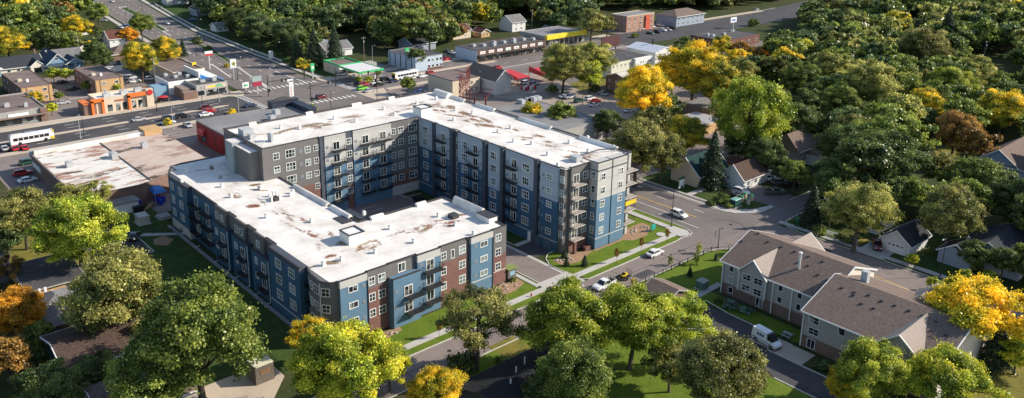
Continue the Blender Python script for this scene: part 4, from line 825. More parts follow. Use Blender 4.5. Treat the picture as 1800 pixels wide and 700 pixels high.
# blue house, cream house
t = gableb('blue_house', 'blue gabled house with white garage door and porch', -402, -384, 84.5, 93.5, 3.4, 4.2, 'x', bsid, sh_blue, .6, chim=None)
wins(t, 'N', (-402, -384, 84.5, 93.5), (88.6,), (5.6,), 1.3, 1.2, 2, 1); b = MB(); Face('u+', -384).box(b, 85.2, 90.3, 0, .08, .1, 2.5); b.build('garage_door', white, t)
b = MB(); b.hexa([(-384, 84.3, 2.7), (-382.3, 84.3, 2.6), (-382.3, 93.6, 2.6), (-384, 93.6, 2.7), (-384, 84.3, 3.8), (-382.3, 84.3, 2.8), (-382.3, 93.6, 2.8), (-384, 93.6, 3.8)]); b.build('porch_roof', sh_blue, t)
b = MB(); b.prism([(-391, 91.5), (-381.5, 91.5), (-381.5, 98.5), (-391, 98.5)], 0, .7); b.build('porch', white, t)
for q in ((-381.7, 91.8), (-381.7, 95), (-381.7, 98.2)): b = MB(); b.box(q[0]-.15, q[1]-.15, .7, q[0]+.15, q[1]+.15, 3.3); b.build('porch_post', white, t)
b = MB(); b.prism([(-391, 91.5), (-384.5, 91.5), (-384.5, 98.5), (-391, 98.5)], .7, 3.3); b.poly([(-381.6, 91.5, 3.3), (-381.6, 98.5, 3.3), (-381.6, 95, 5.4)]); b.build('porch_wall', bsid, t)
gable_roof(t, -394, -381.7, 91.5, 98.5, 3.3, 2.1, 'x', sh_blue, .4, white, name='porch_gable'); gable_roof(t, -402, -391, 88, 101, 4.2, 3.0, 'y', sh_grey, .4, white, name='rear_roof')
t = gableb('cream_house', 'cream bungalow with dark grey roof beside the blue house', -403, -389, 60, 84.5, 3.0, 3.3, 'y', cream, sh_slate, .6, chim=(-397, 83.5, 8.2))
wins(t, 'N', (-403, -389, 60, 84.5), (71.5, 75), (1.7,), 1.3, 1.1)
b = MB(); b.prism([(-391, 79), (-386.2, 79), (-386.2, 84.3), (-391, 84.3)], 0, 3.1); b.poly([(-386.2, 79, 3.1), (-386.2, 84.3, 3.1), (-386.2, 81.6, 5.3)]); b.build('porch_wall', cream, t); gable_roof(t, -395, -386.3, 79, 84.3, 3.1, 2.2, 'x', sh_slate, .35, white, name='porch_gable')
b = MB(); Face('u+', -386.2).box(b, 80.2, 83, 0, .05, .2, 2.4); b.build('window', glass_far, t)
b = MB(); b.box(-390, 60, 3.2, -386.5, 69, 3.5); b.build('porch_roof', white, t)
b = MB(); b.box(-389, 60.5, 0, -388.6, 68.5, 2.8); b.build('front_wall', bsid, t)
t = gableb('red_roof_house', 'white house with brown red roof by the dark car park', -431, -421, 121, 130, 5, 3.2, 'y', wsid, sh_rust, .5); wins(t, 'N', (-431, -421, 121, 130), (123, 126, 128.6), (3.4,), .9, 1.2)
t = gableb('ranch_house', 'long low brown roofed house behind the yellow green trees', -404, -392, 113, 140, 3.1, 2.6, 'y', brick3, sh_brown, .6, hip=.9, chim=(-397, 121, 6.8))
t = gableb('white_cottage', 'small white cottage among trees near the left highway edge', -477, -469, 117, 125, 4, 2.6, 'x', wsid, sh_slate, .5)
t = gableb('grey_cottage', 'small dark roofed cottage under the big yellow tree', -420, -411, 103, 111, 3, 2.6, 'x', tan_pale, sh_brown, .5)
t = gableb('brown_cottage', 'small brown cottage deep in the upper left wood', -470, -461, 88, 96, 4, 3, 'x', brick3, sh_rust, .5)
t = gableb('white_garage', 'small white garage behind the tan twin blocks', -375, -370, 103, 110, 2.6, 1.4, 'y', white, sh_slate, .3, cat='garage')
# restaurant with blue awning
x0, x1, y0, y1 = -358, -330, 117, 130
t = flatb('white_restaurant', 'tan and white restaurant with blue awning beside the highway', x0, x1, y0, y1, 5, tan_pale, flat_brown, tan_pale, .6, units=0, seed=4)
b = MB(); b.box(-330, 110, 0, -316, 129, 5.0); b.build('kitchen_wing', white, t); b = MB(); b.box(-329.6, 110.4, 5.0, -316.4, 122, 5.1); b.build('roof', flat_dark, t)
for q in ((-327, 113), (-322, 115), (-326, 118), (-320, 119)): hvac(t, q[0], q[1], 5.1, 1.6, 1.4, .9)
b = MB(); b.box(-331, 121.8, 4, -316, 122.4, 7.4); b.build('signboard_wall', wsid, t); b = MB(); b.hexa([(-330, 122.5, 4.2), (-316, 122.5, 4.2), (-315.4, 131.5, 3.2), (-330, 131.5, 3.2), (-330, 122.5, 5.6), (-316, 122.5, 5.6), (-315.4, 131.5, 3.4), (-330, 131.5, 3.4)]); b.build('awning', bluep, t)
b = MB(); Face('u+', -316).box(b, 124, 130, 0, .06, .3, 2.9); b.build('shop_window', glass_far, t)
b = MB(); b.box(-322, 104.6, 0, -316.5, 109.8, 3.6); b.build('side_annex', bsid, t); b = MB(); b.box(-325, 101.5, 0, -319, 104.5, 2.2); b.build('timber_enclosure', mat('orange_timber', (.45, .17, .06), .8), t)
b = MB(); b.box(-340, 128.6, 5, -339.6, 130.4, 6.2); b.build('sign', yellow, t)
# shop with yellow and green sign
t = flatb('sandwich_shop', 'small grey brown shop with yellow and green sign near the crossing', -317, -305, 116.2, 128.4, 4.4, greyb, flat_dark, greyb, .6, units=2, seed=9)
F = Face('u+', -305); b = MB(); F.box(b, 119.5, 127.6, 0, .15, 3.0, 4.3, 0); F.box(b, 121, 123.5, .15, .17, 3.35, 4.0, 1); F.box(b, 123.6, 126.4, .15, .17, 3.35, 4.0, 2); b.build('sign', [tan_pale, yellow, green], t)
b = MB(); F.box(b, 116.8, 119.2, 0, .06, .8, 2.5); F.box(b, 120, 127.8, 0, .06, .3, 2.5); b.build('shop_window', glass_far, t)
b = MB(); b.box(-315, 111.6, 0, -306.5, 116, 3.6); b.box(-307, 111, 0, -304, 116.2, 3.0); b.build('side_annex', brick3, t)
# orange restaurant
x0, x1, y0, y1 = -308.5, -297.5+2.5-5.6, 0, 0
x0, x1, y0, y1 = -313, -304, 80.5, 98.6
t = flatb('orange_restaurant', 'fast food restaurant with orange frames and round red sign', x0, x1, y0, y1, 4.8, tan_pale, mem, tan_pale, .9, units=0)
for q in ((-308.5, 85.5), (-309, 91.5), (-309.5, 96.5)): hvac(t, q[0], q[1], 4.8, 2, 2.4, 1.3)
b = MB()
for q in ((-304, 78.8, 0, -303.2, 79.6, 5.0), (-304, 82.2, 0, -303.2, 83, 5.0), (-304, 78.8, 4.4, -303.2, 83, 5.6)): b.box(*q)
b.build('orange_frame', orange, t)
b = MB()
for q in ((-304, 91, 0, -303.1, 91.8, 5.2), (-304, 91.0, 4.5, -303.1, 97.2, 5.9)): b.box(*q)
b.build('orange_frame', orange, t)
b = MB(); b.box(-311, 76.5, 0, -304, 80.4, 4.0); b.build('side_wing', brick3, t); b = MB(); b.box(-310.8, 76.4, 4.0, -303.8, 80.5, 4.3); b.build('coping', orange, t)
b = MB(); Face('u+', -304).box(b, 84.2, 85.8, 0, .06, .4, 2.8); b.build('shop_window', glass_far, t)
for a in (87, 89.3, 92.4, 94.6, 97.2): b = MB(); Face('u+', -304).box(b, a, a+1.4, 0, .06, .3, 3.0); b.build('shop_window', glass_far, t)
b = MB(); b.box(-305, 97.4, 0, -303, 99.8, 6.6); b.build('sign_tower', tan_pale, t)
b = MB(); b.tube((-303, 98.6, 5.4), (-302.8, 98.6, 5.4), 1.05, n=20); b.build('round_sign', redp, t)
b = MB(); b.box(-304, 86.8, 3.7, -303.85, 89.8, 4.2); b.build('sign', mat('sign_brown', (.35, .1, .05), .7), t)
# petrol station
t = flatb('petrol_station_shop', 'petrol station shop with green and white fascia', -318, -305, 177.5, 188.5, 4.2, tan_pale, flat_brown, green, .7); b = MB(); b.box(-305, 177.5, 2.6, -304.8, 188.5, 3.5); b.build('fascia', white, t)
b = MB(); Face('u+', -305).box(b, 179, 187, 0, .05, .3, 2.4); b.build('shop_window', glass_far, t); b = MB(); b.box(-311, 190, 0, -306, 197, 3.2); b.build('side_store', greyb, t)
t = empty('petrol_station_canopy', (-294, 181, 0), 0, 'white petrol station canopy with green edge over the pumps', 'canopy')
b = MB(); b.box(-302, 175.8, 4.6, -286.5, 187.6, 5.0); b.build('canopy_roof', mat('canopy_white', (.62, .6, .6), .7, .1, .8), t); b = MB()
for q in ((-302.1, 175.6, -286.4, 175.8), (-302.1, 187.6, -286.4, 187.8), (-302.2, 175.6, -302, 187.8), (-286.5, 175.6, -286.3, 187.8)): b.box(q[0], q[1], 4.4, q[2], q[3], 5.2)
b.build('fascia', green, t)
for x in (-300, -289):
    for y in (178.5, 185): b = MB(); b.box(x-.2, y-.2, 0, x+.2, y+.2, 4.6); b.build('post', white, t)
for x in (-298, -291):
    for y in (180.3, 183.4): b = MB(); b.box(x-.4, y-.3, .1, x+.4, y+.3, 1.7); b.build('fuel_pump', white, t)
# white panel block
x0, x1, y0, y1 = -312, -291, 207.2, 221.8
t = flatb('panel_block', 'pale panelled two storey block with dark roof behind the bus', x0, x1, y0, y1, 6.2, gpan, flat_dark, flat_grey, .4, units=4, seed=5)
wins(t, 'N', (x0, x1, y0, y1), (214.5, 216.6, 219, 221), (1.7, 4.4), 1.3, 1.3, 1, 1); b = MB(); Face('u+', x1).box(b, 213.6, 221.8, 0, .08, .1, 1.0); b.build('brick_base', brick2, t)
b = MB()
for k in range(5): Face('v-', y0).box(b, x0+1+k*4.2, x0+1.5+k*4.2, 0, .1, .3, 5.9)
b.build('dark_fin', sh_slate, t)
# strip mall
x0, x1, y0, y1 = -306.5, -290.5, 241.5, 286
t = flatb('strip_mall', 'long brown fronted shopping parade with a row of white signs', x0, x1, y0, y1, 5.2, mat('brown_shop_front', (.1, .065, .05), .8, .15), flat_dark, mat('brown_fascia', (.09, .06, .05), .7), .5, units=0)
b = MB(); Face('v-', y0).box(b, x0, x1, 0, .1, .1, 5.3); b.build('side_wall', gpan, t); F = Face('u+', x1)
for k in range(8): a = 243.2+k*5.3; sign_panel(t, F, a, a+3.3, 3.5, 4.8, .2, white, [redp, redp, redp, green, dark, redp, redp, dark][k], k); q = MB(); F.box(q, a-.5, a+3.8, .0, .06, .3, 2.8); q.build('shop_window', glass_far, t)
for k in range(9): hvac(t, -301+(k % 3)*2.4, 248+k*4.3, 5.05, 2, 1.6, 1.2)
b = MB(); F.box(b, 241.5, 286, 0, 1.6, 2.95, 3.2); b.build('walkway_canopy', mat('brown_fascia', (.09, .06, .05)), t)
# yellow fascia building
x0, x1, y0, y1 = -316, -297.5, 292, 321
t = flatb('yellow_fascia_shop', 'tyre shop with a bright yellow fascia and open bays', x0, x1, y0, y1, 5.6, greyb, flat_grey, greyb, .4)
b = MB(); b.box(-297.5, 292, 4.0, -295.8, 321, 6.3); b.build('fascia', yellow, t)
for k in range(8): q = MB(); Face('u+', x1).box(q, 293+k*3.4, 295.6+k*3.4, 0, .06, .2, 3.4); q.build('shop_window', glass_far, t)
b = MB(); b.box(-297.4, 301, 4.4, -295.7, 309, 5.9); b.build('sign', yellow, t)
# tan block behind the long wing and its neighbour with gable roof
x0, x1, y0, y1 = -262, -246, 192.4, 206.2
t = flatb('tan_block', 'tan two storey block with brown flat roof behind the apartment building', x0, x1, y0, y1, 6.4, tan_pale, flat_brown, flat_dark, .3, units=0); wins(t, 'N', (x0, x1, y0, y1), (196, 199, 202, 204.5), (4.6, 1.8), .9, 1.4, 1, 1); hvac(t, -248.6, 200, 6.3, 1.8, 1.8, 1.4)
t = gableb('steep_roof_hall', 'building with a steep weathered brown gable roof beside the tan block', -256, -238, 207.5, 215.5, 6, 3.6, 'x', offwhite, sh_brown, .7)
t = flatb('grey_roof_building', 'wide grey flat roofed building tucked behind the long white roofed wing', -205, -172, 171, 196.5, 6.8, greyb, flat_grey, flat_grey, .25)
for x, y in ((900, 168), (918, 173), (925, 166), (905, 164), (866, 163)): v = g(x, y, 7.6); v.x = max(-204, min(-174, v.x)); hvac(t, v.x, v.y, 6.8, 2.6, 1.8, 1.3)
# steel billboard frame
t = empty('steel_billboard', (-216, 178, 0), 0, 'rust red steel billboard frame rising behind the long white roof', 'billboard')
rust = mat('rust_red_steel', (.16, .035, .03), .7, .2, 1)
for k, (yy) in enumerate((176, 181, 186)):
    b = MB(); b.tube((-214, yy-4, 0), (-214, yy-4, 9), .28, n=6); b.build('post', rust, t)
bA, bB = Vector((-215, 171, 11)), Vector((-224, 183, 11)); 
b = MB()
for z in (10, 12.4, 15.2, 17.6): b.tube((bA.x, bA.y, z), (bB.x, bB.y, z), .12, n=4)
for k in range(10): p = bA.lerp(bB, k/9); b.tube((p.x, p.y, 10), (p.x, p.y, 17.6), .09, n=4); 
for k in range(9): p = bA.lerp(bB, k/9); q = bA.lerp(bB, (k+1)/9); b.tube((p.x, p.y, 10 if k % 2 else 17.6), (q.x, q.y, 17.6 if k % 2 else 10), .07, n=4)
b.build('sign_truss', rust, t)
b = MB()
for k in range(4): p = bA.lerp(bB, k/3); b.tube((p.x, p.y, 0), (p.x, p.y, 10), .22, n=5); b.tube((p.x, p.y, 10), (p.x+7, p.y+5, 9.2), .14, n=4)
b.tube((bA.x+7, bA.y+5, 9.2), (bB.x+7, bB.y+5, 9.2), .1, n=4); b.build('support_frame', rust, t)
# red canopies of the yard
for i, (xx, yy, lb) in enumerate(((-250, 228, 'bright red lean-to canopy nearer the steep brown roof'), (-246, 241, 'bright red lean-to canopy nearer the big olive tree'))):
    t = empty('red_canopy', (xx, yy, 0), 0, lb, 'canopy', 'red canopies in the yard'); b = MB()
    b.hexa([(xx-6, yy-3.5, 3.9), (xx+6, yy-3.5, 3.0), (xx+6, yy+3.5, 3.0), (xx-6, yy+3.5, 3.9), (xx-6, yy-3.5, 4.1), (xx+6, yy-3.5, 3.2), (xx+6, yy+3.5, 3.2), (xx-6, yy+3.5, 4.1)], 0)
    b.hexa([(xx-5, yy-3.6, 3.2), (xx+6.1, yy-3.6, 2.2), (xx+6.1, yy-3.5, 2.2), (xx-5, yy-3.5, 3.2), (xx-5, yy-3.6, 5.6), (xx+6.1, yy-3.6, 3.6), (xx+6.1, yy-3.5, 3.6), (xx-5, yy-3.5, 5.6)], 0); b.build('canopy_roof', redp, t)
    for q in ((xx-5.5, yy-3), (xx+5.5, yy-3), (xx-5.5, yy+3), (xx+5.5, yy+3)): b = MB(); b.box(q[0]-.1, q[1]-.1, 0, q[0]+.1, q[1]+.1, 3.2); b.build('post', redp, t)
# far buildings
def aptwins(t, bx, face, n, zs, w_=1.1):
    lo, hi = (bx[2], bx[3]) if face in 'NB' else (bx[0], bx[1]); wins(t, face, bx, [lo+(hi-lo)*(k+.5)/n for k in range(n)], zs, w_, 1.2, 2, 1, one=True)
x0, x1, y0, y1 = -313, -301.5, 360, 384.5
t = flatb('brick_apartment_block', 'orange pink brick three storey apartments across the far street', x0, x1, y0, y1, 9, brickmat('salmon_brick', (.4, .22, .15), (.33, .18, .13), (.4, .3, .24)), flat_grey, tan_pale, .4, 'apartment block')
aptwins(t, (x0, x1, y0, y1), 'N', 5, (1.8, 4.6, 7.4), 1.6); aptwins(t, (x0, x1, y0, y1), 'L', 3, (1.8, 4.6, 7.4)); b = MB(); Face('u+', x1).box(b, 376, 380, 0, .8, .1, 8.3); b.build('stair_bay', mat('red_orange_panel', (.5, .1, .06), .8), t)
x0, x1, y0, y1 = -311, -296, 398.5, 426
t = gableb('grey_apartment_block', 'blue grey two storey apartments with a brown hip roof at the far street', x0, x1, y0, y1, 6, 2.8, 'y', gsid2, sh_brown, .7, hip=1., cat='apartment block'); aptwins(t, (x0, x1, y0, y1), 'N', 6, (1.8, 4.5), 1.4); aptwins(t, (x0, x1, y0, y1), 'L', 5, (1.8, 4.5))
x0, x1, y0, y1 = -249, -229, 265, 291
t = flatb('white_fronted_shop', 'two storey white and cream building with dark flat roof', x0, x1, y0, y1, 7, creamw, flat_dark, flat_dark, .2, units=1, seed=4)
aptwins(t, (x0, x1, y0, 278), 'N', 5, (2, 5.2), .9); b = MB(); Face('u+', x1).box(b, 279, 291, 0, 1.5, .1, 7.2); b.build('front_bay', wsid, t); wins(t, 'N', (x0, x1+1.5, y0, y1), (283, 284.5, 288, 289.3), (5.4,), .7, 1.1, 1, 1, one=True); wins(t, 'N', (x0, x1+1.5, y0, y1), (280.6, 284, 287), (1.6,), 1.6, 1.4, 1, 1, one=True)
x0, x1, y0, y1 = -251, -234, 301, 316
t = gableb('white_workshop', 'white workshop with pale low gabled roof and black flue', x0, x1, y0, y1, 6.2, 1.6, 'x', wsid, mat('pale_metal_roof', (.5, .54, .6), .5, .08), .3); wins(t, 'N', (x0, x1, y0, y1), (304, 311, 314), (3.6,), 1.2, 1.3, one=True); b = MB(); b.tube((-243, 310, 6), (-243, 310, 10.5), .4, n=8); b.build('flue', dark, t)
x0, x1, y0, y1 = -216, -205, 247, 276
t = gableb('brick_gable_building', 'brown brick building with long pale roof behind the yellow trees', x0, x1, y0, y1, 6.6, 1.6, 'y', brick3, mat('cream_membrane_roof', (.55, .52, .46), .7, .1), .3, cat='building'); aptwins(t, (x0, x1, y0, y1), 'L', 3, (1.9, 4.8), .9); aptwins(t, (x0, x1, y0, y1), 'N', 6, (4.8,), .9)
x0, x1, y0, y1 = -258, -237, 360, 393
t = flatb('low_brick_store', 'long low brick store with dark roof and air units near the far street', x0, x1, y0, y1, 4.8, brick2, flat_dark, flat_dark, .3, units=5, seed=8); aptwins(t, (x0, x1, y0, y1), 'N', 5, (2.4,), 1.8)
for nm, lb, q, h, rh, ax, wm, rm in (
 ('white_gabled_house', 'white gabled house with grey roof above the shopping parade', (-352, -341, 309, 319), 5.4, 3.2, 'y', wsid, sh_grey),
 ('white_shed', 'tiny white shed right below the white gabled house', (-330, -326, 322, 327), 2.4, 1.4, 'x', wsid, sh_grey),
 ('brown_house', 'brown roofed house with cream wall behind the shopping parade', (-352, -342, 268, 280), 4.4, 2.6, 'y', tan_pale, sh_rust),
 ('tan_garage', 'tan walled garage beside the brown roofed house', (-345, -338, 284, 290), 2.8, 1.6, 'x', tan, sh_rust),
 ('slate_house', 'dark slate roofed house behind the pale panelled block', (-340, -328, 232, 246), 3.6, 2.8, 'y', gsid2, sh_slate),
 ('red_roof_shed', 'low rust roofed shed between slate house and car park', (-325, -318, 222, 230), 2.6, 1.6, 'y', tan_pale, sh_rust),
 ('pale_house', 'pale house half hidden behind trees at the petrol station', (-352, -341, 192, 206), 3.4, 2.8, 'y', wsid, sh_grey),
 ('blue_grey_house', 'blue grey house among trees beside the highway lawn', (-388, -374, 196, 214), 3.6, 3, 'y', gsid2, sh_slate),
 ('white_highway_garage', 'white garage with a drive beside the highway', (-444, -436, 180, 187), 2.8, 1.8, 'y', white, sh_grey),
 ('brown_highway_house', 'brown house behind the white highway garage', (-446, -434, 189, 201), 3.4, 2.6, 'y', brick3, sh_rust),
 ('slate_highway_house', 'grey house with dark gables near the top of the highway', (-505, -494, 193, 204), 4, 3, 'x', gsid2, sh_slate),
 ('top_house', 'small pale house at the top edge beside the highway', (-560, -550, 196, 210), 3.4, 2.6, 'y', wsid, sh_grey)):
    t = gableb(nm, lb, *q, h, rh, ax, wm, rm, .5); wins(t, 'N', q, (q[2]+(q[3]-q[2])*.3, q[2]+(q[3]-q[2])*.7), (1.7,) if h < 5 else (1.6, 4), 1.2, 1.2, one=True)
# --- right side houses
t = gableb('green_roof_house', 'clinic like brick house with dark green roof and white dormer', -134, -124.5, 183, 196.5, 3.6, 4.2, 'y', tan_pale, sh_green, .5, chim=None)
wins(t, 'N', (-134, -124.5, 183, 196.5), (185.2, 192.6), (1.8,), 1.6, 1.5); b = MB(); Face('u+', -124.5).box(b, 188, 189.2, 0, .08, .2, 2.4); b.build('door', mat('maroon_door', (.12, .02, .02), .6), t)
for xx, yy in ((-127, 187.6), (-127.4, 194)):
    b = MB(); b.prism([(xx-1.5, yy-.9), (xx+.8, yy-.9), (xx+.8, yy+.9), (xx-1.5, yy+.9)], 4.6, 6); b.poly([(xx+.8, yy-.9, 6), (xx+.8, yy+.9, 6), (xx+.8, yy, 6.9)]); o = b.build('dormer', white, t); gable_roof(t, xx-1.6, xx+.8, yy-.9, yy+.9, 6, .9, 'x', sh_green, .2, white, name='dormer_roof').parent = o
b = MB(); b.prism([(-127, 196.5), (-122.5, 196.5), (-122.5, 203), (-127, 203)], 0, 4.2); b.build('side_wing', tan, t); b = MB(); b.prism([(-127.4, 196.6), (-122.1, 196.6), (-122.1, 203.4), (-127.4, 203.4)], 4.2, 4.5); b.build('wing_roof', sh_rust, t)
t = gableb('white_gable_house', 'house with dark brown roof and white gable end beside the small car park', -122.5, -115.5, 191, 203.5, 3.2, 3.4, 'y', wsid, sh_dk, .5)
t2 = t; wins(t, 'N', (-122.5, -115.5, 191, 203.5), (193.5, 197), (1.6,), 1.2, 1.2)
t = gableb('grey_gabled_house', 'grey sided house with brown hipped roof among the right hand trees', -127, -116.5, 221, 234.5, 5, 3.6, 'y', taupe, sh_brown, .6, hip=.4, chim=(-121.5, 231.4, 9.8)); wins(t, 'L', (-127, -116.5, 221, 234.5), (-120,), (3.4,), 1.4, 1.3); wins(t, 'N', (-127, -116.5, 221, 234.5), (224, 231), (1.8,), 1.4, 1.2)
b = MB(); b.prism([(-117, 226), (-112.6, 226), (-112.6, 231), (-117, 231)], 0, 3.2); b.poly([(-112.6, 226, 3.2), (-112.6, 231, 3.2), (-112.6, 228.5, 5.2)]); b.build('porch_wall', wsid, t); gable_roof(t, -119, -112.7, 226, 231, 3.2, 2, 'x', sh_brown, .35, white, name='porch_gable')
t = flatb('grey_low_building', 'low tan building with pale grey roof among trees behind the long wing', -166, -153.5, 226.5, 238.5, 3.6, tan, mat('pale_grey_roof', (.34, .34, .36), .8, .08), tan_pale, .15)
t = flatb('purple_roof_building', 'low building with plain mauve grey roof at the big green willow', -178, -165, 246, 262, 3.2, brick3, flat_grey, brick3, .1)
t = gableb('white_double_garage', 'white garage with dark roof behind the white saloon', -73.5, -67, 183, 193, 2.9, 2.6, 'y', wsid, sh_slate, .5, cat='garage')
b = MB(); Face('v-', 183).box(b, -72.2, -68.2, 0, .08, .1, 2.3); b.build('garage_door', white, t); b = MB()
for k in range(4): Face('v-', 183).box(b, -71.9+k*.95, -71.3+k*.95, .08, .1, 1.75, 2.1)
b.build('door_window', glass_far, t); wins(t, 'N', (-73.5, -67, 183, 193), (188,), (1.6,), .9, .8)
t = gableb('white_bungalow', 'small white bungalow in the shade behind the picket fence', -84, -77.5, 190, 199, 3.2, 2.6, 'x', wsid, sh_grey, .5); wins(t, 'N', (-84, -77.5, 190, 199), (192.6, 195.6), (1.8,), 1.2, 1.3)
t = gableb('dark_roof_house', 'large dark roofed house with small front gable at the right edge', -60, -46.5, 189, 205, 3.2, 3.6, 'y', gsid2, sh_slate, .7, trim=greyb); wins(t, 'N', (-60, -46.5, 189, 205), (192, 200), (1.7,), 1.5, 1.3)  # blue grey siding darkens these walls in place of tree shade
b = MB(); b.prism([(-62, 186), (-55, 186), (-55, 189.2), (-62, 189.2)], 0, 3.0); b.poly([(-62, 186, 3.0), (-55, 186, 3.0), (-58.5, 186, 5.3)]); b.build('porch_wall', gsid2, t); gable_roof(t, -62, -55, 186, 192, 3.0, 2.3, 'y', sh_slate, .4, white, name='porch_gable')  # white porch gable given darker siding to imitate the shade on it
t = gableb('edge_house', 'slate roofed house cut by the right edge of the view', -44, -34, 204, 216, 3.4, 3, 'y', gsid2, sh_slate, .5, trim=greyb)  # wall colour darkened to stand for shade under the trees
t = gableb('blue_gabled_house', 'slate blue house with brown roof at the right edge', -80, -69, 258, 278, 4.4, 4, 'y', gsid2, sh_brown, .6)
b = MB(); b.prism([(-70, 258), (-65.5, 258), (-65.5, 265), (-70, 265)], 0, 4.2); b.poly([(-65.5, 258, 4.2), (-65.5, 265, 4.2), (-65.5, 261.5, 7)]); b.build('front_gable_wall', gsid2, t); gable_roof(t, -74, -65.6, 258, 265, 4.2, 2.8, 'x', sh_brown, .4, white, name='front_gable'); wins(t, 'N', (-80, -65.5, 258, 265), (261.5,), (4.2,), .8, 1.0)
for lb, q, rm, wm in (
 ('tan roofed house with white porch behind the red brown tree', (-114, -104, 258, 268), sh_brown, tan_pale), ('white house glimpsed left of the yellow orange tree', (-124, -115, 276, 286), sh_grey, wsid),
 ('long low grey house deep in the right hand wood', (-135, -124, 382, 398), sh_grey, wsid), ('rust roofed cottage beside the long low grey house', (-141, -133, 366, 376), sh_rust, tan_pale),
 ('turquoise roofed cottage far up in the right hand wood', (-205, -196, 432, 440), sh_blue, wsid), ('brown cottage at the clearing of the right hand wood', (-150, -141, 300, 310), sh_brown, brick3),
 ('pale cottage under the dark trees right of the willow', (-130, -121, 256, 265), sh_grey, tan_pale)):
    t = gableb('hidden_house', lb, *q, 3.2, 2.8, 'y', wm, rm, .5); wins(t, 'N', q, (q[2]+3, q[3]-3), (1.7,), 1.2, 1.2, one=True)
# --- foreground left
t = gableb('grey_hip_house', 'bungalow with pale grey hip roof beside the orange maple', -166, -152, 24, 37.5, 3, 2.8, 'x', brick3, sh_grey, .6, hip=.9, chim=(-156.5, 36, 6.2))
for x, y in ((70, 515), (80, 512), (93, 517), (84, 531)): v = g(x, y, 4.2); b = MB(); b.box(v.x-.2, v.y-.2, 3.8, v.x+.2, v.y+.2, 5.0); b.build('roof_vent', white, t)
t = gableb('flat_garage', 'flat dark roofed garage with yellow lit wall left of the big maple', -184, -169.5, 28.5, 38.5, 2.6, .5, 'y', tan, asphalt_dark, .4, cat='garage', trim=greyb)
t = gableb('dark_timber_house', 'dark two storey house with dark brown roof under the big trees', -144.5, -131, 25.5, 41, 5.2, 1.9, 'y', mat('dark_teal_siding', (.03, .06, .06), .7, .1), sh_dk, .5); wins(t, 'N', (-144.5, -131, 25.5, 41), (27.6, 33.6), (4.0,), .9, .9)
t = gableb('weathered_house', 'grey weathered roof at the bottom left corner under big trees', -128.5, -116, 26.5, 40, 3.6, 1.8, 'y', taupe, sh_brown, .5)
t = flatb('timber_shed', 'small shed with pale flat roof on the brick terrace', -122.5, -115.6, 49.4, 52.6, 3.4, mat('weathered_timber', (.13, .11, .09), .85, .3, 2), mat('pale_felt', (.6, .56, .42), .8, .06), mat('pale_felt', (.6, .56, .42)), .12, 'shed')
b = MB(); Face('u+', -115.6).box(b, 50.2, 51.9, 0, .06, 1.7, 2.7); b.build('window', mat('warm_window', (.2, .12, .07), .4), t)
t = gableb('shelter', 'small grey brown gable roof between the street fence and big green trees', -93, -87, 120, 127.4, 2.4, 1.5, 'x', brick3, sh_brown, .4, cat='shelter', trim=greyb)
t = gableb('black_roof_house', 'black roofed house with white vent pipes at the bottom edge', -91, -78, 72, 94, 2.6, 1.9, 'y', gsid_dark, mat('black_shingle', (.018, .018, .022), .9, .3, 2), .5, trim=bronze)
for q in ((-86, 80), (-87.2, 83), (-85.4, 86), (-84, 77), (-86.6, 90)): b = MB(); b.tube((q[0], q[1], 3.5), (q[0], q[1], 5.3), .12, n=6); b.build('roof_vent', white, t)
# ================= TOWNHOUSES =================
t = empty('townhouse_block', (-63, 140, 0), 0, 'long taupe townhouse row with brown shingle roofs and cream gable ends', 'townhouses')
W = MB(); W.prism([(-85, 136), (-63, 136), (-63, 155.6), (-85, 155.6)], 2.5, 7.2); W.poly([(-85, 136, 7.2), (-85, 155.6, 7.2), (-85, 145.8, 10.8)]); W.build('wall', taupe, t)
b = MB(); b.prism([(-84.95, 136.1), (-63.5, 136.1), (-63.5, 155.5), (-84.95, 155.5)], 0, 2.5); b.build('brick_base', brick3, t)
W = MB(); W.prism([(-63.6, 129.6), (-40, 129.6), (-40, 151.4), (-63.6, 151.4)], 2.5, 7.2); W.poly([(-63.6, 129.6, 7.2), (-63.6, 151.4, 7.2), (-63.6, 140.5, 10.6)]); W.build('wall', taupe, t)
b = MB(); b.prism([(-63.5, 129.7), (-40.1, 129.7), (-40.1, 151.3), (-63.5, 151.3)], 0, 2.5); b.build('brick_base', brick3, t)
b = MB(); b.poly([(-62.95, 136.2, 7.2), (-62.95, 155.6, 7.2), (-62.95, 145.8, 10.75)]); b.quad((-62.95, 151.6, 0), (-62.95, 155.6, 0), (-62.95, 155.6, 7.2), (-62.95, 151.6, 7.2)); b.build('gable_end', cream, t)
b = MB(); b.poly([(-39.95, 129.6, 7.2), (-39.95, 151.4, 7.2), (-39.95, 140.5, 10.6)]); b.quad((-39.95, 129.6, 0), (-39.95, 151.4, 0), (-39.95, 151.4, 7.2), (-39.95, 129.6, 7.2)); b.build('gable_end', cream, t)
gable_roof(t, -85, -63.2, 136, 155.6, 7.2, 3.6, 'x', sh_brown, .55, white); gable_roof(t, -63.4, -40, 129.6, 151.4, 7.2, 3.4, 'x', sh_brown, .55, white)
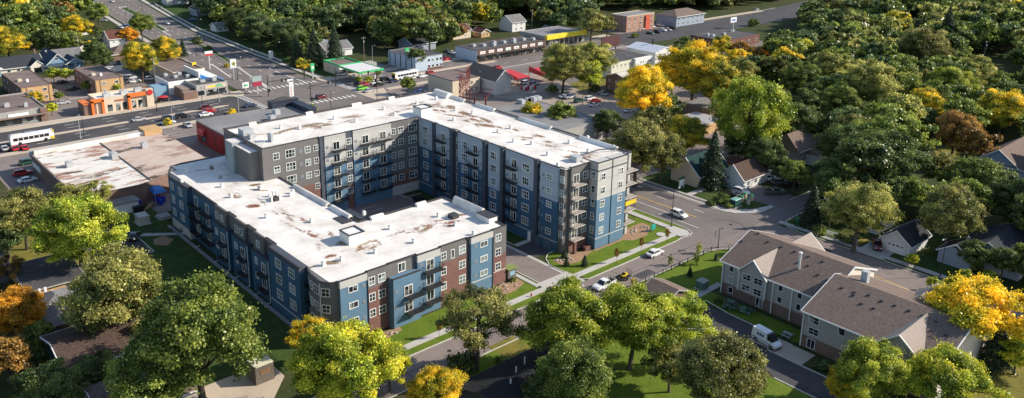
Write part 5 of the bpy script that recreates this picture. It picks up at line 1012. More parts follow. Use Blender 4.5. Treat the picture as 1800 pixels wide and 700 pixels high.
def xgable(x0, x1, yf, h, rh, yr, side, oh=.45):
    """cross gable dying into the main slope; yf front wall, yr where its ridge meets the slope"""
    xm = (x0+x1)/2; s = 1 if side == 'L' else -1; th = .16
    b = MB(); b.poly([(x0, yf, h), (x1, yf, h), (xm, yf, h+rh)]); b.quad((x0, yf, 2.6 if s > 0 else 0), (x1, yf, 2.6 if s > 0 else 0), (x1, yf, h), (x0, yf, h))
    for x in (x0, x1): b.quad((x, yf, 2.6 if s > 0 else 0), (x, yf+s*2, 2.6 if s > 0 else 0), (x, yf+s*2, h), (x, yf, h))
    b.quad((x0, yf, 2.6 if s > 0 else 0), (x1, yf, 2.6 if s > 0 else 0), (x1, yf+s*2, 2.6 if s > 0 else 0), (x0, yf+s*2, 2.6 if s > 0 else 0))
    b.build('gable_wall', taupe, t); r = MB(); yo = yf-s*oh; sl = rh/((x1-x0)/2); tr = MB()
    for x, q in ((x0, -1), (x1, 1)):
        e = (x+q*oh, yo, h-oh*sl); e2 = (x+q*oh, yf+s*1.2, h-oh*sl); rd = (xm, yo, h+rh); rd2 = (xm, yr, h+rh)
        P = [e, e2, rd2, rd]; r.hexa([p for p in P]+[(p[0], p[1], p[2]+th) for p in P])
        tr.hexa([(e[0], e[1]-.06, e[2]-.1), (rd[0], rd[1]-.06, rd[2]-.1), (rd[0], rd[1]+.06, rd[2]-.1), (e[0], e[1]+.06, e[2]-.1), (e[0], e[1]-.06, e[2]+th+.04), (rd[0], rd[1]-.06, rd[2]+th+.04), (rd[0], rd[1]+.06, rd[2]+th+.04), (e[0], e[1]+.06, e[2]+th+.04)])
    o = r.build('cross_gable_roof', mat('light_brown_shingle', (.3, .25, .22), .9, .2, 3), t); q = tr.build('roof_trim', white, t); q.parent = o
xgable(-80.6, -74.8, 135.2, 7.2, 2.9, 143.9, 'L'); xgable(-50.2, -42.6, 128.6, 7.2, 3.1, 139.6, 'L')
xgable(-81.5, -75, 157.4, 6.6, 2.7, 149, 'A'); xgable(-54, -47, 153.4, 6.6, 2.9, 143.5, 'A')
F1 = Face('v-', 136); F2 = Face('v-', 129.6); F3 = Face('v-', 135.2); F4 = Face('v-', 128.6)
for a, z, w_, F, nx in ((-83, 6.1, 1.0, F1, 1), (-83, 3.6, 1.1, F1, 1), (-79, 6.0, 1.9, F3, 2), (-76.4, 6.0, 1.9, F3, 2), (-79, 3.7, 1.9, F3, 2), (-76.4, 3.7, 1.9, F3, 2), (-72, 6.1, 1.0, F1, 1), (-72, 3.6, 1.0, F1, 1), (-68, 6.1, 1.0, F1, 1), (-68, 3.7, 1.0, F1, 1), (-64.6, 6.0, 1, F1, 1),
    (-61.6, 6.0, 2.0, F2, 2), (-61.4, 3.8, 2.0, F2, 2), (-56.4, 6.0, 1.3, F2, 1), (-52.4, 5.9, 1.2, F2, 1), (-46.6, 5.6, 1.9, F4, 2), (-44.4, 5.6, 1.0, F4, 1), (-52.4, 3.6, 1.2, F2, 1)):
    window(t, F, a, z, w_, 1.35, nx, 2 if nx == 2 else 1, .08, gm=glass_far)
for a, F in ((-76.2, F1), (-61.6, F2)): window(t, F, a, 1.3, 1.6, 1.9, 2, 1, .1, 'patio_door', gm=glass_far)
for a, F in ((-82.8, F1),): window(t, F, a, 1.4, 1.2, 1.4, 1, 1, .1, gm=glass_far)
for x, y, z0, z1 in ((-84.9, 135.8, .1, 7), (-80.7, 135.05, 2.6, 7), (-74.7, 135.05, 2.6, 7), (-73.5, 135.85, .2, 7), (-69.5, 135.85, .2, 7), (-63.5, 129.4, .2, 7), (-50.3, 128.5, 2.6, 7), (-42.4, 128.5, 2.6, 7)):
    b = MB(); b.box(x-.09, y-.09, z0, x+.09, y+.09, z1); b.build('downpipe', white, t)
for x, y in ((1333, 411), (1304, 425), (1350, 426), (1373, 435), (1397, 443), (1421, 452), (1404, 462), (1446, 461), (1438, 484), (1454, 493), (1480, 507), (1502, 515), (1527, 520), (1500, 520), (1514, 535), (1536, 543), (1550, 530), (1573, 538), (1598, 547), (1622, 556), (1646, 566), (1663, 590), (1420, 468)):
    ridge = 145.8 if g(x, y, 10).x < -63.3 else 140.5; half = 9.8 if ridge > 142 else 10.9; rise = 3.6 if ridge > 142 else 3.4
    zz = min((7.2+i*.05 for i in range(90)), key=lambda z: abs(z-(7.35+rise*(1-abs(g(x, y, z).y-ridge)/half)))); v = g(x, y, zz)
    b = MB(); b.box(v.x-.22, v.y-.22, zz-.3, v.x+.22, v.y+.22, zz+.22); b.build('roof_vent', dark, t)
b = MB(); b.tube((-71.2, 140.6, 9), (-71.2, 140.6, 12.2), .28, n=8); b.lathe(-71.2, 140.6, [(.42, 12.2), (.42, 12.5), (.1, 12.6)], 8); b.build('flue', offwhite, t)
b = MB(); b.box(-60, 142.6, 9.5, -58.8, 143.8, 12.2); b.build('flue', steel, t)
# ================= VEHICLES =================
CARP = {k: paint('car_'+k, c, .3, .5, coat=.5) for k, c in dict(white=(.75, .75, .75), silver=(.42, .43, .44), grey=(.16, .165, .175), black=(.015, .015, .018), red=(.45, .02, .02), maroon=(.13, .015, .02), blue=(.03, .12, .4), navy=(.02, .035, .09), green=(.02, .08, .06), lime=(.2, .6, .05), yellow=(.7, .5, .03), olive=(.1, .12, .1), pink=(.5, .06, .1)).items()}
cglass = paint('car_glass', (.012, .016, .02), .06, .8); lampw = paint('head_lamp', (.7, .7, .68), .2); lampr = paint('tail_lamp', (.4, .01, .01), .3)
rimm = paint('wheel_rim', (.35, .35, .36), .4, metal=.6)
def loft(b, secs, m=0, cap=True):
    """secs: list of rings (same length) joined in order"""
    k = len(b.v); n = len(secs[0])
    for s in secs: b.v += [tuple(p) for p in s]
    for a in range(len(secs)-1):
        for i in range(n):
            j = (i+1) % n; b.f.append((k+a*n+i, k+a*n+j, k+a*n+n+j, k+a*n+n+i)); b.m.append(m)
    if cap: b.f.append(tuple(k+n-1-i for i in range(n))); b.m.append(m); e = k+(len(secs)-1)*n; b.f.append(tuple(e+i for i in range(n))); b.m.append(m)
def car_proto(kind):
    L_, Wd, H = dict(saloon=(4.7, 1.82, 1.45), suv=(4.7, 1.9, 1.75), pickup=(5.6, 1.95, 1.85), van=(5.6, 2.05, 2.5), minivan=(5.0, 1.95, 1.8))[kind]
    # profile stations x: (x, z_low, z_belt) shoulder line ; cabin stations (x, z_top, half width)
    P = dict(saloon=([(-2.35, .45, .78), (-2.2, .25, .92), (-1.5, .2, .98), (.9, .2, .95), (1.9, .22, .82), (2.3, .3, .66), (2.35, .42, .55)], [(-1.75, .95), (-1.15, 1.38), (-.2, 1.45), (.35, 1.4), (1.15, .95)]),
        suv=([(-2.35, .5, .95), (-2.3, .3, 1.08), (-1.5, .28, 1.1), (1.0, .28, 1.08), (1.95, .3, .98), (2.3, .35, .8), (2.35, .5, .6)], [(-2.22, 1.08), (-1.9, 1.7), (-.5, 1.76), (.4, 1.7), (1.15, 1.08)]),
        pickup=([(-2.8, .5, 1.0), (-2.75, .4, 1.12), (-1.0, .4, 1.12), (1.1, .4, 1.15), (2.3, .42, 1.1), (2.7, .45, .95), (2.8, .55, .7)], [(-1.0, 1.15), (-.75, 1.8), (.3, 1.85), (.6, 1.8), (1.25, 1.15)]),
        van=([(-2.8, .45, 1.3), (-2.78, .35, 1.4), (-1.5, .35, 1.4), (1.2, .35, 1.35), (2.2, .35, 1.15), (2.7, .4, .95), (2.8, .55, .7)], [(-2.76, 1.4), (-2.68, 2.45), (-.5, 2.5), (.9, 2.42), (1.85, 1.3)]),
        minivan=([(-2.5, .45, .95), (-2.42, .3, 1.05), (-1.5, .28, 1.06), (1.2, .28, 1.02), (2.1, .3, .9), (2.45, .35, .7), (2.5, .5, .55)], [(-2.38, 1.05), (-2.05, 1.72), (-.5, 1.8), (.5, 1.72), (1.6, 1.0)]))[kind]
    w = Wd/2; e = empty('car_'+kind, (0, 0, 0)); b = MB(); rings = []
    for x, zl, zb in P[0]:
        t = .9 if abs(x) > L_/2-.12 else (.97 if abs(x) > L_/2-.45 else 1); zm = (zl+zb)/2
        rings.append([(x, -w*t*.93, zl), (x, -w*t, zm), (x, -w*t*.93, zb), (x, w*t*.93, zb), (x, w*t, zm), (x, w*t*.93, zl)])
    loft(b, rings); body = b
    # cabin: glass sides, painted roof
    cb = MB(); cr_ = []
    zb = P[1][0][1]
    for i, (x, z) in enumerate(P[1]):
        k = (z-zb)/(H-zb); k = max(0, min(1, k)); hw = w*(.9-.13*k); cr_.append([(x, -w*.9, min(z, zb)), (x, -hw, z), (x, hw, z), (x, w*.9, min(z, zb))])
    loft(cb, cr_)
    if kind == 'van':
        for (x0, x1, z0, z1) in ((-2.7, .75, 1.35, 2.5),): body.hexa([(x0, -w*.92, z0), (x1, -w*.92, z0), (x1, w*.92, z0), (x0, w*.92, z0), (x0+.06, -w*.8, z1), (x1-.2, -w*.8, z1), (x1-.2, w*.8, z1), (x0+.06, w*.8, z1)])
    else:
        rt = [p for p in P[1][1:-1]]; rf = []
        for x, z in rt: k = (z-zb)/(H-zb); hw = w*(.9-.13*k)+.012; rf.append([(x, -hw, z-.05), (x, -hw, z+.02), (x, hw, z+.02), (x, hw, z-.05)])
        loft(body, rf)
        for i in range(len(P[1])-1):   # pillars
            if kind == 'pickup' and i == 1: continue
            (xa, za), (xb, zb2) = P[1][i], P[1][i+1]
            if i in (0, len(P[1])-2) or True:
                for s in (-1, 1):
                    ka = max(0, (za-zb)/(H-zb)); kb = max(0, (zb2-zb)/(H-zb))
                    if i in (0, len(P[1])-2): body.tube((xa, s*w*(.9-.13*ka), za), (xb, s*w*(.9-.13*kb), zb2), .05, n=4)
                    else: body.tube((xa+(xb-xa)*.5, s*(w*(.9-.13)+.0), za), (xa+(xb-xa)*.5, s*w*.905, zb), .045, n=4)
    body.box(L_/2-.12, -w*.8, .3, L_/2+.03, w*.8, .48, 1); body.box(-L_/2-.03, -w*.8, .3, -L_/2+.12, w*.8, .5, 1)
    if kind == 'pickup':
        body.box(-2.65, -w*.78, .95, -1.05, w*.78, 1.125, 1)
        for s in (-1, 1): body.box(-2.72, s*w*.93-.06, 1.05, -1.0, s*w*.93+.06, 1.3)
        body.box(-2.78, -w*.9, 1.05, -2.7, w*.9, 1.3)
    o = body.build('body', [CARP['white'], rubber], e, smooth=False); cb.build('windows', cglass, e)
    for x in (-L_*.31, L_*.31):
        for s in (-1, 1):
            q = MB(); r = .34 if kind in ('saloon', 'minivan') else .39; q.tube((x, s*(w-.2), r), (x, s*(w+.015), r), r, n=12); wl = q.build('wheel', rubber, e)
            h = MB(); h.tube((x, s*(w+.0), r), (x, s*(w+.03), r), r*.6, n=8); hh = h.build('rim', rimm, e); hh.parent = wl
    for s in (-1, 1):
        q = MB(); q.box(L_/2-.2, s*w*.62-.2, P[0][-2][2]-.13, L_/2-.0, s*w*.62+.2, P[0][-2][2]+.01); q.build('headlight', lampw, e)
        q = MB(); q.box(-L_/2-.01, s*w*.72-.15, P[0][0][2]-.22, -L_/2+.12, s*w*.72+.15, P[0][0][2]-.02); q.build('taillight', lampr, e)
    return e
PROTO = {k: car_proto(k) for k in ('saloon', 'suv', 'pickup', 'van', 'minivan')}
USED = set()
def car(kind, colr, x, y, head, label, group=None, cat='car', z=.04, xy=None, name=None):
    """placed at a photograph point on the ground; head in degrees in the street frame"""
    v = g(x, y, 0) if xy is None else Vector((xy[0], xy[1], 0))
    e = PROTO[kind]
    if kind in USED: e = copy_tree(e)
    USED.add(kind)
    e.location = (v.x, v.y, z); e.rotation_euler.z = R(head); e.name = name or {'saloon': 'parked_car', 'suv': 'parked_suv', 'pickup': 'pickup_truck', 'van': 'van', 'minivan': 'minivan'}[kind]
    tag(e, label, cat, group)
    if group is None and 'group' in e.keys(): del e['group']
    for ch in e.children:
        if ch.name.startswith('body'):
            ch.material_slots[0].link = 'OBJECT'; ch.material_slots[0].material = CARP[colr]
    return e
# head 0 = towards the near right along the avenue, 90 = away right along the streets
G1, G2, G3, G4, G5 = 'cars on the bus road', 'cars waiting at the crossing', 'cars in the apartment lot', 'cars in the rear car park', 'cars by the green roofed house'
C = [
 ('saloon', 'silver', 245, 213, 90, 'silver car driving on the bus road before the orange restaurant', G1), ('suv', 'navy', 297, 211, 90, 'dark blue suv on the bus road left of the black one', G1), ('suv', 'black', 321, 207, 90, 'black suv on the bus road by the yellow shrub', G1),
 ('saloon', 'white', 296, 218, 90, 'white car beside the yellow shrub on the bus road', G1), ('suv', 'maroon', 363, 192, 90, 'dark maroon suv on the bus road behind the red car', G1), ('saloon', 'red', 368, 198, 90, 'red car on the bus road before the red arched building', G1),
 ('saloon', 'silver', 330, 223, 0, 'silver car parked beside the red arched building', None), ('saloon', 'navy', 440, 188, 90, 'dark blue car nearest the crossing on the bus road', G1),
 ('saloon', 'white', 362, 204, 90, 'white car half behind the red car on the bus road', G1),
 ('saloon', 'silver', 8, 264, 180, 'silver car, first of three beside the bus', 'cars parked near the bus'), ('saloon', 'red', 26, 264, 180, 'red car parked between the silver one and another red one', 'cars parked near the bus'), ('saloon', 'red', 43, 263, 180, 'red car parked nearest the warehouse corner', 'cars parked near the bus'),
 ('suv', 'red', 40, 308, 90, 'red car with black roof beside the warehouse brick wall', None), ('saloon', 'white', 49, 320, 90, 'white car beside the warehouse brick wall', None), ('suv', 'green', 50, 289, 90, 'dark green car nearest the warehouse sign', None),
 ('saloon', 'silver', 111, 183, 90, 'silver car left of the orange restaurant', None), ('suv', 'black', 128, 159, 90, 'dark car between the twin tan blocks', None), ('minivan', 'white', 229, 139, 90, 'white minivan behind the orange restaurant', None), ('saloon', 'white', 238, 145, 90, 'white car beside the white minivan', None),
 ('saloon', 'black', 110, 147, 90, 'black car under the round light green trees', None), ('suv', 'white', 266, 141, 90, 'white suv beside the orange timber enclosure', None), ('suv', 'black', 288, 178, 90, 'black car at the drive through of the orange restaurant', None),
 ('saloon', 'grey', 296, 133, 0, 'grey car behind the white restaurant kitchen', None),
 ('saloon', 'white', 198, 4, 0, 'white car farthest up the highway', 'cars on the highway'), ('suv', 'white', 295, 43, 0, 'white suv coming down the middle of the highway', 'cars on the highway'), ('saloon', 'silver', 181, 38, 60, 'silver car on the grass beside the dark car park', None),
 ('pickup', 'blue', 222, 49, 20, 'blue pickup in the dark car park behind the red roofed house', None), ('saloon', 'silver', 211, 50, 20, 'silver car in the dark car park behind the red roofed house', None), ('saloon', 'blue', 340, 36, 60, 'blue car before the white highway garage', None), ('saloon', 'black', 347, 124, 90, 'black car by the blue awning', None), ('saloon', 'black', 351, 128, 90, 'second black car by the blue awning, nearer the crossing', None),
 ('suv', 'maroon', 565, 173, 100, 'dark red suv crossing the junction alone', G2), ('suv', 'lime', 637, 158, 95, 'lime green car waiting at the crossing', G2), ('saloon', 'silver', 649, 162, 95, 'silver car beside the lime green one', G2), ('suv', 'pink', 640, 151, 95, 'pinkish red car behind the lime green one', G2), ('saloon', 'black', 632, 148, 95, 'black car left of the pinkish one', G2), ('saloon', 'white', 660, 148, 95, 'white car in the middle of the waiting queue', G2), ('saloon', 'black', 667, 151, 95, 'black car right of the white one in the queue', G2), ('saloon', 'grey', 653, 146, 95, 'grey car behind the white one in the queue', G2), ('suv', 'black', 677, 142, 95, 'black suv before the parked white bus', G2), ('suv', 'navy', 692, 145, 95, 'navy suv beside the parked white bus', G2),
 ('suv', 'white', 601, 133, 90, 'white suv under the petrol station canopy', None), ('saloon', 'white', 722, 140, 95, 'white car beside the white bus flank', G2), ('saloon', 'white', 743, 136, 95, 'white car behind the bus by the red one', G2), ('suv', 'red', 757, 131, 95, 'red car with white patch on the far street', G2), ('saloon', 'black', 740, 118, 95, 'black car before the pale panelled block', None),
 ('saloon', 'red', 786, 106, 95, 'red car outside the pale panelled block', None), ('saloon', 'silver', 808, 99, 0, 'silver car beside the side wall of the parade', 'cars beside the parade'), ('saloon', 'white', 795, 95, 0, 'white car left of the silver one beside the parade', 'cars beside the parade'), ('saloon', 'grey', 787, 92, 0, 'grey car farthest from the parade wall', 'cars beside the parade'),
 ('saloon', 'black', 885, 101, 95, 'black car passing the parade of shops', None), ('pickup', 'red', 874, 122, 95, 'bright red pickup on the far street', None), ('suv', 'black', 951, 84, 95, 'black suv at the right end of the parade', None), ('suv', 'silver', 944, 86, 95, 'silver suv at the right end of the parade', None),
 ('saloon', 'navy', 716, 171, 0, 'blue car under the small street tree behind the roof', None), ('pickup', 'blue', 740, 166, 90, 'blue pickup beside the small street tree', None),
 ('suv', 'grey', 765, 148, 90, 'grey suv, first of the row beside the tan block', 'cars beside the tan block'), ('suv', 'silver', 782, 153, 90, 'silver suv in the row beside the tan block', 'cars beside the tan block'), ('suv', 'black', 798, 158, 90, 'black suv at the near end of the tan block row', 'cars beside the tan block'),
 ('suv', 'black', 1117, 53, 0, 'black suv before the salmon brick apartments', G3), ('saloon', 'white', 1127, 52, 0, 'white car before the salmon brick apartments', G3), ('saloon', 'white', 1145, 48, 0, 'white car right of the orange stair bay', G3), ('minivan', 'white', 1161, 46, 0, 'white minivan near the blue grey apartments', G3), ('saloon', 'green', 1143, 60, 0, 'dark green car in the near row by the far street', G3), ('suv', 'black', 1156, 58, 0, 'black car in the near row by the far street', G3), ('suv', 'white', 1165, 55, 0, 'white suv in the near row by the far street', G3), ('saloon', 'silver', 1174, 54, 0, 'silver car in the near row by the far street', G3), ('suv', 'black', 1183, 51, 0, 'black suv at the end of the near row', G3),
 ('saloon', 'white', 992, 172, 90, 'white car at the corner of the grey roof', G4), ('pickup', 'white', 1003, 173, 90, 'white pickup behind the wide grey roof', G4), ('suv', 'green', 1018, 180, 90, 'dark green suv in the rear car park row', G4), ('suv', 'white', 1037, 176, 90, 'white suv in the rear car park row', G4), ('saloon', 'red', 1047, 180, 90, 'red car in the rear car park row', G4), ('saloon', 'white', 1045, 187, 90, 'white car nearer than the red one', G4), ('saloon', 'silver', 1060, 167, 0, 'silver car against the brown brick building', None), ('saloon', 'white', 1106, 197, 90, 'white car below the yellow trees', None), ('suv', 'white', 1015, 211, 90, 'white suv right of the green tree behind the wing', None), ('suv', 'blue', 1202, 190, 0, 'bright blue car beyond the yellow trees', None), ('suv', 'grey', 1232, 181, 0, 'grey car in the shade of the tall yellow tree', None),
 ('minivan', 'white', 925, 148, 90, 'white minivan under the red canopies', None), ('pickup', 'silver', 937, 151, 90, 'silver pickup beside the stacked red white barrels', None), ('suv', 'navy', 1264, 222, 0, 'blue car behind the low tan building', None),
 ('suv', 'white', 1193, 381, -2, 'white car driving alone on the avenue', None), ('saloon', 'white', 1151, 449, 90, 'white saloon on the side street by the lawn', None), ('saloon', 'black', 236, 419, 150, 'black car on the dark lot left of the apartment building', G1 and None), ('saloon', 'black', 738, 356, 0, 'black car parked in the courtyard', None),
 ('suv', 'white', 1303, 341, 0, 'white suv nearest the sign bins by the green roofed house', G5), ('saloon', 'black', 1285, 343, 0, 'black car between bush and white suv', G5), ('suv', 'black', 1317, 327, 90, 'black car before the white gable', G5), ('suv', 'white', 1352, 317, 60, 'white suv beside the white gable end', G5), ('pickup', 'olive', 1362, 341, 60, 'olive green pickup on the lawn side of the lot', G5), ('pickup', 'black', 1392, 328, 60, 'black pickup under the small dark tree', G5), ('suv', 'grey', 1370, 324, 60, 'grey suv between the two pickups', G5),
 ('pickup', 'maroon', 1541, 435, -60, 'dark red pickup on the drive of the white garage', None), ('saloon', 'white', 1573, 434, 85, 'white saloon with black roof window before the white garage', None),
 ('saloon', 'silver', 1455, 235, 0, 'silver car half hidden in the right hand wood', None), ('saloon', 'white', 1380, 165, 60, 'white car glimpsed between the right hand trees', None), ('saloon', 'white', 1668, 250, 0, 'white car on the clearing left of the red brown tree', None), ('saloon', 'silver', 1330, 18, 95, 'small silver car at the far end of the street', None)]
for k in C: car(k[0], k[1], k[2], k[3], k[4], k[5], k[6])
v = car('van', 'white', 1347, 604, -8, 'white delivery van with dark lettering on the townhouse drive', None, 'van')
vm = MB(); vz = v
for s in (-1, 1):
    for i in range(3): vm.box(-1.5+i*.55, s*.965-.01, 1.45, -1.15+i*.55, s*.965+.01, 1.95)
    vm.box(-2.6, s*1.02-.01, .75, 1.6, s*1.02+.01, .85)
vm.box(-2.83, .0, 1.55, -2.8, .75, 1.75); vm.box(-2.84, -.7, 1.5, -2.8, .75, 1.55)
o = vm.build('lettering', navym := paint('navy_lettering', (.02, .03, .12), .5)); o.parent = v
# work pickup and its trailer on the side street
v = car('pickup', 'white', 1062, 506, -90, 'white work pickup loaded with branches towing a trailer', None, 'pickup')
b = MB(); q = random.Random(1)
for i in range(26): x = -2.5+q.random()*1.4; y = -.7+q.random()*1.4; b.tube((x, y, 1.15), (x+q.uniform(-.5, .5), y+q.uniform(-.5, .5), 1.4+q.random()*.5), .05, n=4)
o = b.build('branch_load', bark); o.parent = v
w_ = Vector(v.location); t = empty('utility_trailer', (w_.x, w_.y+6.1, .04), R(-90), 'small trailer with yellow mower and raised mesh ramp behind the white pickup', 'trailer')
ORG[t.name] = Vector((0, 0, 0))
b = MB(); b.box(-1.5, -.85, .45, 1.5, .85, .52); b.box(1.5, -.05, .4, 2.7, .05, .5)
for s in (-1, 1): b.box(-1.5, s*.85-.03, .5, 1.5, s*.85+.03, .8)
b.build('bed', dark, t); b = MB()
for y in (-.8, -.4, 0, .4, .8): b.tube((-1.5, y, .5), (-1.6, y, 1.9), .03, n=4)
for z in (.6, 1, 1.4, 1.9): b.tube((-1.55, -.8, z), (-1.55, .8, z), .03, n=4)
b.build('mesh_ramp', dark, t)
for s in (-1, 1): b = MB(); b.tube((0, s*.85, .32), (0, s*1.05, .32), .32, n=10); b.build('wheel', rubber, t)
t2 = empty('ride_on_mower', (w_.x, w_.y+6.3, .56), R(-90), 'yellow ride-on mower standing on the small trailer', 'mower'); ORG[t2.name] = Vector((0, 0, 0))
b = MB(); b.box(-.9, -.4, .15, .8, .4, .5); b.hexa([(-.8, -.35, .5), (.0, -.35, .5), (.0, .35, .5), (-.8, .35, .5), (-.7, -.3, .8), (-.2, -.3, .8), (-.2, .3, .8), (-.7, .3, .8)]); b.build('body', CARP['yellow'], t2)
for x in (-.6, .55):
    for s in (-1, 1): b = MB(); b.tube((x, s*.35, .2), (x, s*.5, .2), .22, n=8); b.build('wheel', rubber, t2)
b = MB(); b.box(.1, -.25, .5, .4, .25, .95); b.build('seat', rubber, t2)
# buses
def bus(x, y, head, label, front):
    v = g(x, y, 0); t = empty('bus', (v.x, v.y, .04), R(head), label, 'bus'); ORG[t.name] = Vector((0, 0, 0))
    b = MB(); b.hexa([(-6.1, -1.27, .35), (6.1, -1.27, .35), (6.1, 1.27, .35), (-6.1, 1.27, .35), (-6.05, -1.2, 2.9), (6.0, -1.2, 2.9), (6.0, 1.2, 2.9), (-6.05, 1.2, 2.9)]); b.hexa([(-6.05, -1.2, 2.9), (6.0, -1.2, 2.9), (6, 1.2, 2.9), (-6.05, 1.2, 2.9), (-5.9, -1.0, 3.1), (5.8, -1.0, 3.1), (5.8, 1.0, 3.1), (-5.9, 1.0, 3.1)]); b.build('body', CARP['white'], t)
    for s in (-1, 1):
        for i in range(7): q = MB(); x0 = -5.3+i*1.45; q.box(x0, s*1.25-.03, 1.45, x0+1.2, s*1.25+.03, 2.35); q.build('window', cglass, t)
    q = MB(); q.box(6.03, -1.1, 1.2, 6.12, 1.1, 2.5); q.build('windscreen', cglass, t)
    q = MB(); q.box(4.9, -1.29, .4, 6.14, 1.29, 1.15); q.box(5.6, -1.26, 2.5, 6.1, 1.26, 3.12); q.build('front_panel', CARP[front], t)
    q = MB(); q.box(-5.6, -.9, 3.1, -2.5, .9, 3.3); q.build('roof_unit', offwhite, t)
    for x in (-3.6, 3.6):
        for s in (-1, 1): q = MB(); q.tube((x, s*1.0, .5), (x, s*1.3, .5), .5, n=12); q.build('wheel', rubber, t)
bus(57, 250, 91, 'white city bus with yellow front driving along the left road', 'yellow'); bus(712, 138, -87, 'white bus with yellow roof front stopped past the petrol station', 'yellow')
# ================= STREET FURNITURE =================
def lamp(x, y, h, head, label, arm=1.8, group='street lamps', mt=None, nm='street_lamp'):
    v = g(x, y, 0); t = empty(nm, (v.x, v.y, 0), 0, label, 'street lamp', group); a = Vector((math.cos(R(head)), math.sin(R(head)), 0)); mt = mt or dark
    b = MB(); b.lathe(v.x, v.y, [(.22, 0), (.22, .3), (.11, .35), (.07, h)], 6); b.build('pole', mt, t)
    b = MB(); e = v+a*arm; b.tube((v.x, v.y, h-.05), (e.x, e.y, h+.25), .05, n=5); o = b.build('arm', mt, t)
    b = MB(); b.tube((e.x, e.y, h+.22), (e.x+a.x*.6, e.y+a.y*.6, h+.25), .14, n=6); q = b.build('lamp_head', steel, t); q.parent = o
lamp(1180, 399, 9.5, 90, 'tall black street lamp on the corner of the side street', 1.8); lamp(1014, 396, 5, 0, 'black lamp on the lawn at the apartment end', .5)
for x, y, h, hd, lb in ((1262, 436, 5, 0, 'black lamp at the townhouse corner by the side street'), (1730-290, 418, 8, -90, 'tall black lamp at the left end of the picket fence'), (1652-0, 487, 9, -90, 'black lamp between two young trees on the far pavement'), (1342, 329, 5, 0, 'thin grey pole in the small car park'), (148+867-0, 548, 5, 90, 'black lamp beside the entrance sign of the apartments'),
    (236, 448, 4, 0, 'black lamp at the foot of the stair path'), (1115, 312, 4, 0, 'blue topped post on the pavement beyond the white bay'), (476, 158, 9, 90, 'grey lamp on the highway median near the crossing'), (418, 140, 9, 90, 'black lamp left of the tall white sign'), (346, 98, 9, 90, 'black lamp half way up the highway'), (349, 62, 8, 90, 'black lamp on the far highway verge'), (250, 22, 9, 90, 'black lamp near the top of the highway'), (223, 46, 9, 90, 'black lamp on the near verge high up the highway'), (408, 72, 8, 90, 'black lamp on the verge by the highway lawn'),
    (486, 106, 8, 90, 'black lamp beside the white sign on the highway lawn'), (356, 186, 7, 0, 'black lamp before the sandwich shop, left one'), (386, 180, 7, 0, 'white lamp before the sandwich shop, right one'), (276, 196, 7, 0, 'lamp at the kerb of the orange restaurant'), (142, 244, 8, 0, 'white lamp on the street median behind the bus'), (148, 239, 6, 0, 'black lamp on the street median behind the bus'), (305, 228, 8, 0, 'white lamp beside the warehouse entrance'), (420, 200, 8, 0, 'white lamp before the red arched building'),
    (582, 193, 6, 90, 'short white lamp at the near corner of the crossing'), (663, 175, 9, 90, 'tall black lamp right of the waiting cars'), (655, 110, 8, 0, 'pale lamp behind the petrol station'), (724, 117, 6, 0, 'pale pole beside the panelled block'), (1024, 184, 8, 0, 'wood coloured lamp in the rear car park'), (838, 160, 8, 0, 'black lamp beside the tan block'), (1123, 60, 6, 0, 'lamp by the far street apartments')):
    lamp(x, y, h, hd, lb, .9 if h < 8 else 1.6, mt=(steel if ('white' in lb[:6] or 'grey' in lb[:5] or 'pale' in lb[:5]) else dark))
# power poles and wires
wood = mat('pole_wood', (.25, .21, .17), .9, .15, 2)
def powerpole(x, y, h, label, px=None):
    v = g(x, y, 0); t = empty('utility_pole', (v.x, v.y, 0), 0, label, 'utility pole', 'utility poles'); b = MB(); b.tube((v.x, v.y, 0), (v.x, v.y, h), .17, .11, n=6); b.build('pole', wood, t)
    b = MB(); b.box(v.x-.08, v.y-1.2, h-.9, v.x+.08, v.y+1.2, h-.7); b.build('crossarm', wood, t); b = MB(); b.tube((v.x+.3, v.y, h-3), (v.x+.3, v.y, h-2), .25, n=8); b.build('transformer', steel, t); return Vector((v.x, v.y, h-.7))
pa = powerpole(274, 152, 12, 'utility pole between orange restaurant and white kitchen wing'); pb = powerpole(140, 103, 11, 'utility pole right of the blue house'); pc = powerpole(970, 157, 13, 'pale utility pole beside the red canopies'); pd = powerpole(1192, 105, 11, 'utility pole right of the white workshop'); pe = powerpole(640, 105, 11, 'utility pole behind the petrol station'); pf = powerpole(935, 50, 11, 'utility pole right of the white gabled house')
powerpole(1605, 130, 11, 'utility pole in the right hand wood'); powerpole(1728, 110, 11, 'utility pole beside the rust roofed cottage')
t = empty('overhead_wires', tuple(pa), 0, 'thin overhead wires crossing behind the orange restaurant', 'wires')
def wire(a, b_):
    b = MB(); pr = a
    for i in range(1, 9): k = i/8; p = a.lerp(b_, k); p.z -= 1.2*math.sin(math.pi*k); b.tube(pr, p, .035, n=3, cap=False); pr = p
    b.build('wire', dark, t)
for d in (-1, 0, 1): wire(pa+Vector((0, d, 0)), pb+Vector((0, d, 0)))
wire(pc, pd); 
